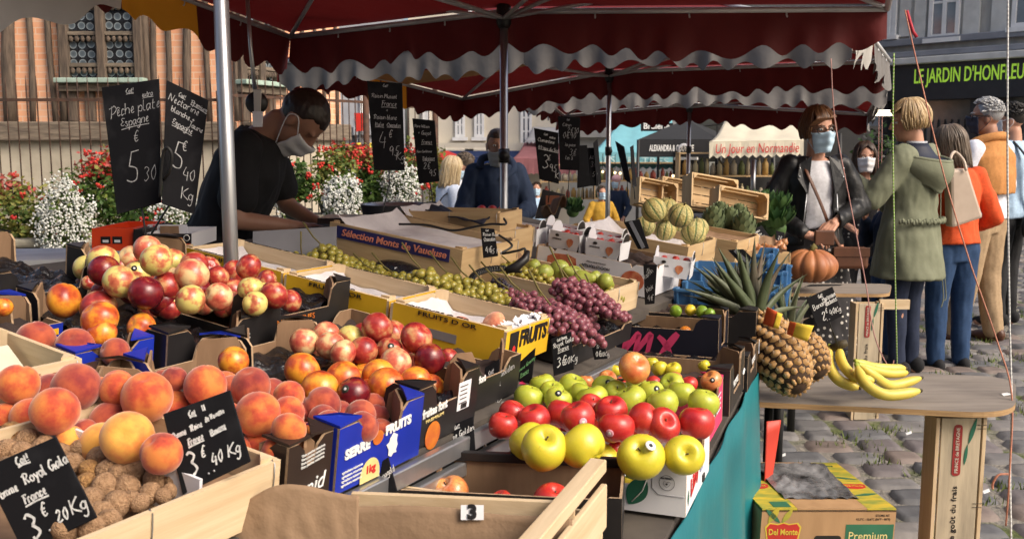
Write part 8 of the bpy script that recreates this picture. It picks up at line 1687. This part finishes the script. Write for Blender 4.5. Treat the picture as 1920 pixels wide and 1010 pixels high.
# ================================================================ banana box on the cobbles
c0 = at(1424, 950, 2.62); c1 = at(1676, 950, 2.66); W_ = (c1 - c0).length; top = atz(1550, 948, 0); ZT = at(1550, 952, 2.64).z; D_B = .40
M = frame((c0.x, c0.y, ZT - .20), c1 - c0, (0, 1, 0)); M.translation.z = ZT - .20
o = thing('banana_box', 'large kraft banana carton with green and red print on the cobbles', 'carton', M)
BK = mat('banana_kraft', (.40, .235, .115), (.33, .19, .09), rough=.8, scale=20, st=(1, 1, .2), bump=.1); BG = mat('banana_box_green', (.03, .14, .075), (.02, .10, .05), rough=.6, bump=0); BY = mat('banana_box_yellow', (.55, .38, .03), (.22, .25, .04), rough=.6, scale=16, st=(1, 3, 1), bump=0)
hB = .20 + 0;
b = MB(); b.T = None
for key, fr, l in (('f', frame((W_, 0, -hB), (-1, 0, 0), (0, 0, 1)), W_), ('k', frame((0, D_B, -hB), (1, 0, 0), (0, 0, 1)), W_), ('l', frame((0, .006, -hB), (0, 1, 0), (0, 0, 1)), D_B - .012), ('r', frame((W_, D_B - .006, -hB), (0, -1, 0), (0, 0, 1)), D_B - .012)):
 b = MB(); b.prism([(0, 0), (l, 0), (l, hB + .20), (0, hB + .20)], .006, BK, BK, fr); p = b.build('side_panel', o, local=True); WM[p.name] = wm(o)
 if key == 'f': fp = p
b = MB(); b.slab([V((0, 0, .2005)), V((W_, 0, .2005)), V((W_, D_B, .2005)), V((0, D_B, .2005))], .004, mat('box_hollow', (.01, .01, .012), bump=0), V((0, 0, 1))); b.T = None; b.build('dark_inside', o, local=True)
z = .2015; ix0, ix1, iy0, iy1 = W_ * .26, W_ * .78, .08, D_B * .80
for nm, m, q in (('lid_flap', BY, (0, 0, ix0, D_B)), ('lid_flap', BY, (ix1, 0, W_, D_B)), ('lid_flap', BK, (ix0, 0, ix1, iy0)), ('lid_flap', BK, (ix0, iy1, ix1, D_B))):
 b = MB(); b.box(((q[0] + q[2]) / 2, (q[1] + q[3]) / 2, z + .003), (q[2] - q[0] - .001, q[3] - q[1] - .001, .005), m); b.build(nm, o, local=True)
b = MB(); b.grid(lambda u, v: V((ix0 - .01 + (ix1 - ix0 + .02) * u, iy0 - .01 + (iy1 - iy0 + .02) * v, z + .006 + .016 * abs(mnoise.noise(V((u * 6, v * 5, 3)))) + .02 * v * v)), 40, 24, mat('clear_crumpled_film', (.22, .22, .23), (.02, .02, .022), rough=.1, scale=10, bump=.8, bscale=14, bdist=.02, spec=.9)); b.build('plastic_liner', o, local=True)
f = lambda x, zz, r=0, out=.0004: wm(o) @ frame((x, -out, zz), (1, 0, 0), (0, 0, 1)) @ Rz(r); tp = lambda x, y, r=0: wm(o) @ T(x, y, z + .0062) @ Rz(r)
RDL = mat('logo_red', (.50, .03, .02), bump=0); RDY = mat('logo_yellow', (.62, .45, .05), bump=0)
shield = [(-.062, .02), (-.05, .034), (-.02, .030), (0, .036), (.02, .030), (.05, .034), (.062, .02), (.055, -.02), (.03, -.042), (0, -.05), (-.03, -.042), (-.055, -.02)]
patch(fp, f(.065, .135), 0, 0, RDY, 'logo_border', [(x * .86, y * .9) for x, y in shield]); patch(fp, f(.065, .135, 0, .0012), 0, 0, RDL, 'logo_shield', [(x * .78, y * .80) for x, y in shield]); lettering('Del Monte', fp, f(.065, .138, 0, .0022), .024, RDY, width=.085, bold=.0005)
for k, (x, zz, r_, l, w) in enumerate(((.055, .165, 2.4, .06, .007), (.06, .165, .95, .05, .008), (.02, .165, 1.0, .055, .010))): patch(fp, f(x, zz, r_, .0008), 0, 0, BY if k else BG, 'banana_print', leafpts(l, w))
patch(fp, f(W_ * .81, .10), W_ * .36, .12, BG, 'green_panel'); lettering('Premium', fp, f(W_ * .80, .125, 0, .0012), .034, CREAMP, width=W_ * .29); lettering('Bananas', fp, f(W_ * .80, .085, 0, .0012), .034, CREAMP, width=W_ * .29)
lettering('STORE AT', fp, f(W_ * .90, .186), .009, BLKMET, width=.042); lettering('13.2°C - 15.6°C (56°F - 60°F)', fp, f(W_ * .83, .175), .009, BLKMET, width=.10)
b = MB(); b.prism(rounded([(-.04, -.012, 0), (.04, -.012, 0), (.04, .012, 0), (-.04, .012, 0)], .011), .0008, mat('handle_hole', (.012, .01, .008), bump=0), None, f(W_ * .50, .115)); b.build('hand_hole', fp)
for x in (W_ * .12, W_ * .89): patch(o, tp(x, .18), 0, 0, RDL, 'logo_shield', [(a * .62, c * .5) for a, c in shield]); lettering('Del Monte', o, tp(x, .18) @ T(0, 0, .0007), .016, RDY, width=.055)
patch(o, tp(W_ * .70, D_B * .9), .06, .05, BG, 'green_panel'); lettering('BANANAS', o, tp(W_ * .86, D_B * .9), .014, BG, width=.05)
patch(o, tp(W_ * .16, .03), W_ * .13, .04, BG, 'green_panel')
for x, y, r_ in ((.02, .30, -.2), (.03, .34, -.35), (W_ * .80, .26, -.3), (W_ * .80, .10, .2)): patch(o, tp(x, y, r_), 0, 0, BG, 'banana_print', leafpts(.08, .007))
# ================================================================ boxes at the back left
o = thing('tomato_carton', 'bright orange-red carton with small black label squares behind the nectarine heap', 'carton', at(210, 470, 2.95))
OR = mat('bright_orange_print', (.72, .06, .012), (.68, .05, .01), rough=.45, bump=0)
def pxbox(o, x0, y0, x1, y1, Y, d, m, name='side_panel', open_=True, inner=None):
 q = [at(x0, y1, Y), at(x1, y1, Y), at(x1, y0, Y), at(x0, y0, Y)]; Bk = V((0, d, 0)); h = q[3] - q[0]
 b = MB(); b.slab(q, .006, m, V((0, -1, 0))); f_ = b.build(name, o); WM[f_.name] = wm(o)
 for a, c in ((0, 1),):
  b = MB(); b.slab([q[1] + Bk, q[0] + Bk, q[3] + Bk, q[2] + Bk], .006, inner or m, V((0, 1, 0))); b.build(name, o)
 for a, s in ((q[0], -1), (q[1], 1)):
  e = V((s * .0, .0065, 0)); b = MB(); b.slab([a + e, a + Bk - V((0, .0065, 0)), a + Bk - V((0, .0065, 0)) + h, a + e + h] if s > 0 else [a + Bk - V((0, .0065, 0)), a + e, a + e + h, a + Bk - V((0, .0065, 0)) + h], .006, m if not inner else inner, V((s, 0, 0))); b.build(name, o)
 b = MB(); b.box((q[0] + q[1]) / 2 + Bk / 2 + V((0, 0, .006)), ((q[1] - q[0]).length - .014, d - .014, .006), inner or m); b.build('base_panel', o); return f_, q
fp, q = pxbox(o, 172, 428, 249, 470, 3.0, .28, OR)
for x in (190, 212): patch(fp, frame(at(x + 8, 450, 2.9985), (1, 0, 0), (0, 0, 1)), .030, .022, BLACK, 'label_square'); patch(fp, frame(at(x + 8, 452, 2.9968), (1, 0, 0), (0, 0, 1)), .018, .008, WHITE, 'label_bar')
o = thing('strawberry_carton', 'black and orange carton with white inner flaps beside the bright orange one', 'carton', at(310, 470, 2.97))
fp, q = pxbox(o, 250, 430, 268, 470, 2.98, .26, BLACK); fp, q = pxbox(o, 268, 438, 358, 466, 2.97, .26, BLACK, inner=WHITE)
patch(fp, frame(at(313, 461, 2.9685), (1, 0, 0), (0, 0, 1)), .145, .014, OR, 'orange_band'); lettering('CLASSIQUES', fp, frame(at(305, 453, 2.968), (1, 0, 0), (0, 0, 1)), .014, WHITEC, width=.06); patch(fp, frame(at(335, 450, 2.968), (1, 0, 0), (0, 0, 1)), 0, 0, ORANGEP, 'fruit_print', circ(.012, 12, 1.2))
b = MB(); b.lathe([(.008, 0), (.010, 0), (.010, .0006), (.008, .0006)], WHITEC, 16, frame(at(350, 446, 2.968), (1, 0, 0), (0, 0, 1)), cap=False); b.build('round_mark', fp)
b = MB(); b.slab([at(275, 440, 3.10), at(352, 440, 3.10), at(350, 421, 3.10), at(277, 421, 3.10)], .005, WHITE, V((0, -1, 0))); b.build('back_flap', o); patch(o, frame(at(318, 431, 3.094), (1, 0, 0), (0, 0, 1)), .06, .026, KRAFT, 'kraft_patch'); patch(o, frame(at(290, 426, 3.093), (1, 0, 0), (0, 0, 1)), .012, .014, REDINK, 'red_mark')
b = MB(); b.slab([at(-300, 500, 3.0), at(360, 478, 3.1), at(360, 462, 3.9), at(-300, 470, 3.9)], .02, mat('white_table_sheet', (.55, .55, .56), (.45, .45, .46), rough=.6), V((0, 0, 1))); t_ = thing('back_table', 'white topped table behind the nectarine heap carrying the orange cartons', 'table', (-1.4, 3.4, 0)); b.build('table_top', t_)
for px, Y in ((-250, 3.1), (340, 3.2), (340, 3.8), (-250, 3.8)):
 p = at(px, 485, Y); b = MB(); b.tube([(p.x, p.y, p.z - .03), (p.x, p.y, 0)], .02, STEEL, 8); b.build('leg', t_)
# second seller side table and steel scale bowl
o = thing('steel_bowl', 'shallow steel weighing bowl on the far side of the grape crates', 'bowl', at(740, 405, 3.9)); c = at(740, 392, 3.9); R_ = 64 * 3.9 / FPX
b = MB(); b.lathe([(.02, -.07), (R_ * .7, -.055), (R_ * .93, -.02), (R_, .02), (R_ * 1.03, .022), (R_ * .97, .018), (R_ * .66, -.048), (.0001, -.062)], STEEL, 40, T(*c)); b.build('bowl_shell', o)
o = thing('weighing_table', 'dark table between the two stallholders', 'table', (-.6, 4.0, 0)); b = MB(); b.slab([at(560, 435, 3.55), at(860, 425, 3.7), at(860, 405, 4.3), at(560, 412, 4.3)], .03, CLOTHB, V((0, 0, 1))); b.build('table_top', o)
for px, Y in ((570, 3.62), (850, 3.75), (850, 4.25), (570, 4.25)):
 p = at(px, 425, Y); b = MB(); b.tube([(p.x, p.y, p.z - .04), (p.x, p.y, 0)], .02, STEEL, 8); b.build('leg', o)
b = MB(); p = at(740, 415, 3.9); b.lathe([(.09, -.10), (.09, 0), (.03, .02), (.03, .04)], BLKMET, 16, T(*p)); tag(b.build('scale_base'), 'black scale base under the steel weighing bowl', 'scale')
b = MB(); b.slab([at(595, 420, 3.6), at(700, 420, 3.6), at(700, 409, 3.62), at(595, 409, 3.62)], .2, BLACK, V((0, -1, 0))); tag(b.build('black_case'), 'low black case on the dark table behind the grapes', 'case')
o, W = crate('pine crate with yellow fruit behind the Vaucluse crate, dark cloth over it', T(*at(752, 436, 3.3)) @ Rz(-.35), .36, .22, .075, woods=PINE)
b = MB(); b.grid(lambda u, v: at(775, 388, 3.45).lerp(at(905, 420, 3.05), u) + V((.02 * v, .14 * v, .02 * math.sin(u * 7) * v + .012 * mnoise.noise(V((u * 5, v * 3, 1))))), 24, 8, mat('navy_cloth_fold', (.012, .014, .03), bump=.3)); tag(b.build('dark_cloth', solid=.004), 'dark navy cloth draped along the rear pine crate', 'cloth')
for i, px in enumerate((786, 798)):
 o = link('lemon', FMESH['lemon']); o.location = at(px, 406 + 3 * i, 3.42); o.scale = (.03, .03, .034); o.rotation_euler = (1.3, .3, i); tag(o, ('yellow melon half hidden in the rear pine crate', 'second yellow melon at the right in the rear pine crate')[i], 'melon')
# handheld scanner and coiled cable
def cable(label, pts, r_=.0035, name='cable'): b = MB(); b.tube(catmull(pts, 7), r_, BLKMET, 8); return tag(b.build(name), label, 'cable')
cable('long thin black cable lying over the rear pine crates', [at(748, 420, 2.95), at(800, 422, 2.93), at(848, 432, 2.9), at(890, 425, 2.88), at(920, 420, 2.86), at(948, 420, 2.84), at(945, 410, 2.9)])
cable('tangled black cable hanging down beside the small grape slate', [at(935, 440, 2.8), at(960, 460, 2.78), at(940, 475, 2.75), at(970, 470, 2.72), at(985, 468, 2.72), at(975, 500, 2.7), at(955, 508, 2.7), at(978, 510, 2.68)])
b = MB(); P = catmull([at(878, 532, 2.60), at(890, 515, 2.62), at(915, 505, 2.64), at(945, 503, 2.66)], 60); n = len(P); b.tube([P[i] + V((math.cos(i * .75), .3 * math.sin(i * .75), math.sin(i * .75))) * .007 for i in range(n)], .0026, BLKMET, 6); tag(b.build('coiled_cable'), 'coiled black telephone-style cable behind the plump green grapes', 'cable')
b = MB(); b.tube([at(948, 508, 2.66), at(968, 500, 2.66), at(985, 485, 2.67), at(990, 470, 2.68)], [.010, .014, .012, .006], BLACK, 10); tag(b.build('cable_plug'), 'black plastic plug at the end of the coiled cable', 'plug')
o = thing('black_film_pack', 'shiny black film pack with a white barcode among the green grapes', 'pack', Lpx(745, 510, .05)); c = Lpx(748, 507, .07)
b = MB(); b.ell(c, (.085, .04, .028), PLASTIC_SHEET, 20, 12, frame((0, 0, 0), LB * -1, LU).to_3x3()); b.build('film_body', o); nn = (CAM - c).normalized(); nn.z *= .4; nn.normalize(); xr = V((0, 0, 1)).cross(nn).normalized()
patch(o, frame(onpl(750, 506, c + nn * .036, nn), xr, nn.cross(xr)), .030, .016, WHITE, 'label')
for i in range(7): patch(o, frame(onpl(745.5 + i * 1.4, 505, c + nn * .0368, nn), xr, nn.cross(xr)), .0012, .009, BLACK, 'barcode')
# stuff between the stalls behind strawberries
o = thing('black_display_tray', 'black printed carton standing on end behind the strawberries', 'carton', at(1030, 410, 4.3)); b = MB(); b.slab([at(1003, 410, 4.3), at(1046, 410, 4.3), at(1060, 365, 4.35), at(1018, 355, 4.35)], .03, BLACK, V((0, -1, 0))); b.build('front_panel', o); patch(o, frame(at(1036, 375, 4.29), (1, 0, 0), (0, 0, 1)), .06, .04, mat('rust_print', (.25, .08, .04), bump=0), 'fruit_print')
b = MB(); b.grid(lambda u, v: at(1015, 402, 4.0).lerp(at(1062, 395, 4.0), u) + V((0, .1 * v, .03 * math.sin(u * 9 + v * 3) + .04 * u)), 16, 6, KRAFT); tag(b.build('torn_paper', solid=.001), 'torn sheet of brown wrapping paper behind the strawberries', 'paper')
o = thing('vegetable_table', 'dark table of produce behind the strawberries and melons', 'table', (.9, 5.2, 0)); b = MB(); b.slab([(.15, 4.42, .86), (1.05, 4.42, .86), (1.4, 5.9, .92), (.3, 5.9, .92)], .03, TABLEM, V((0, 0, 1))); b.build('table_top', o)
for q in ((.2, 4.5), (1.0, 4.5), (1.35, 5.8), (.35, 5.8)):
 b = MB(); b.tube([(*q, .85), (*q, gz(*q))], .02, BLKMET, 8); b.build('leg', o)
b = MB(); b.tube([at(1413, 300, 6.2), at(1411, 400, 6.2)], .016, STEEL, 10); tag(b.build('tent_post'), 'slim grey post right of the slatted crate', 'post')
lamp = at(1658, 212, 9.0); b = MB(); b.box(lamp, (.14, .1, .05), mat('lamp_glow', (1, .85, .6), emit=4, bump=0)); tag(b.build('shop_lamp'), 'small lit shop lamp under the third canopy corner', 'lamp')
# ornate dark plant pot thing in the shop entrance
shrub('dark bushy shrub in a red planter beside the shop entrance', 1645, 300, 11.0, .26, .40, 700, [LEAFM[4], BLKMET], 0, 60, name='potted_shrub')
b = MB(); p = at(1645, 372, 10.95); b.lathe([(.15, -.28), (.2, .06), (.22, .07), (.22, .1), (.15, .1)], mat('crimson_planter', (.22, .02, .03), bump=0), 16, T(*p)); tag(b.build('planter'), 'crimson planter holding the dark shrub by the shop', 'planter')
bpy.data.scenes.remove(TMPS)
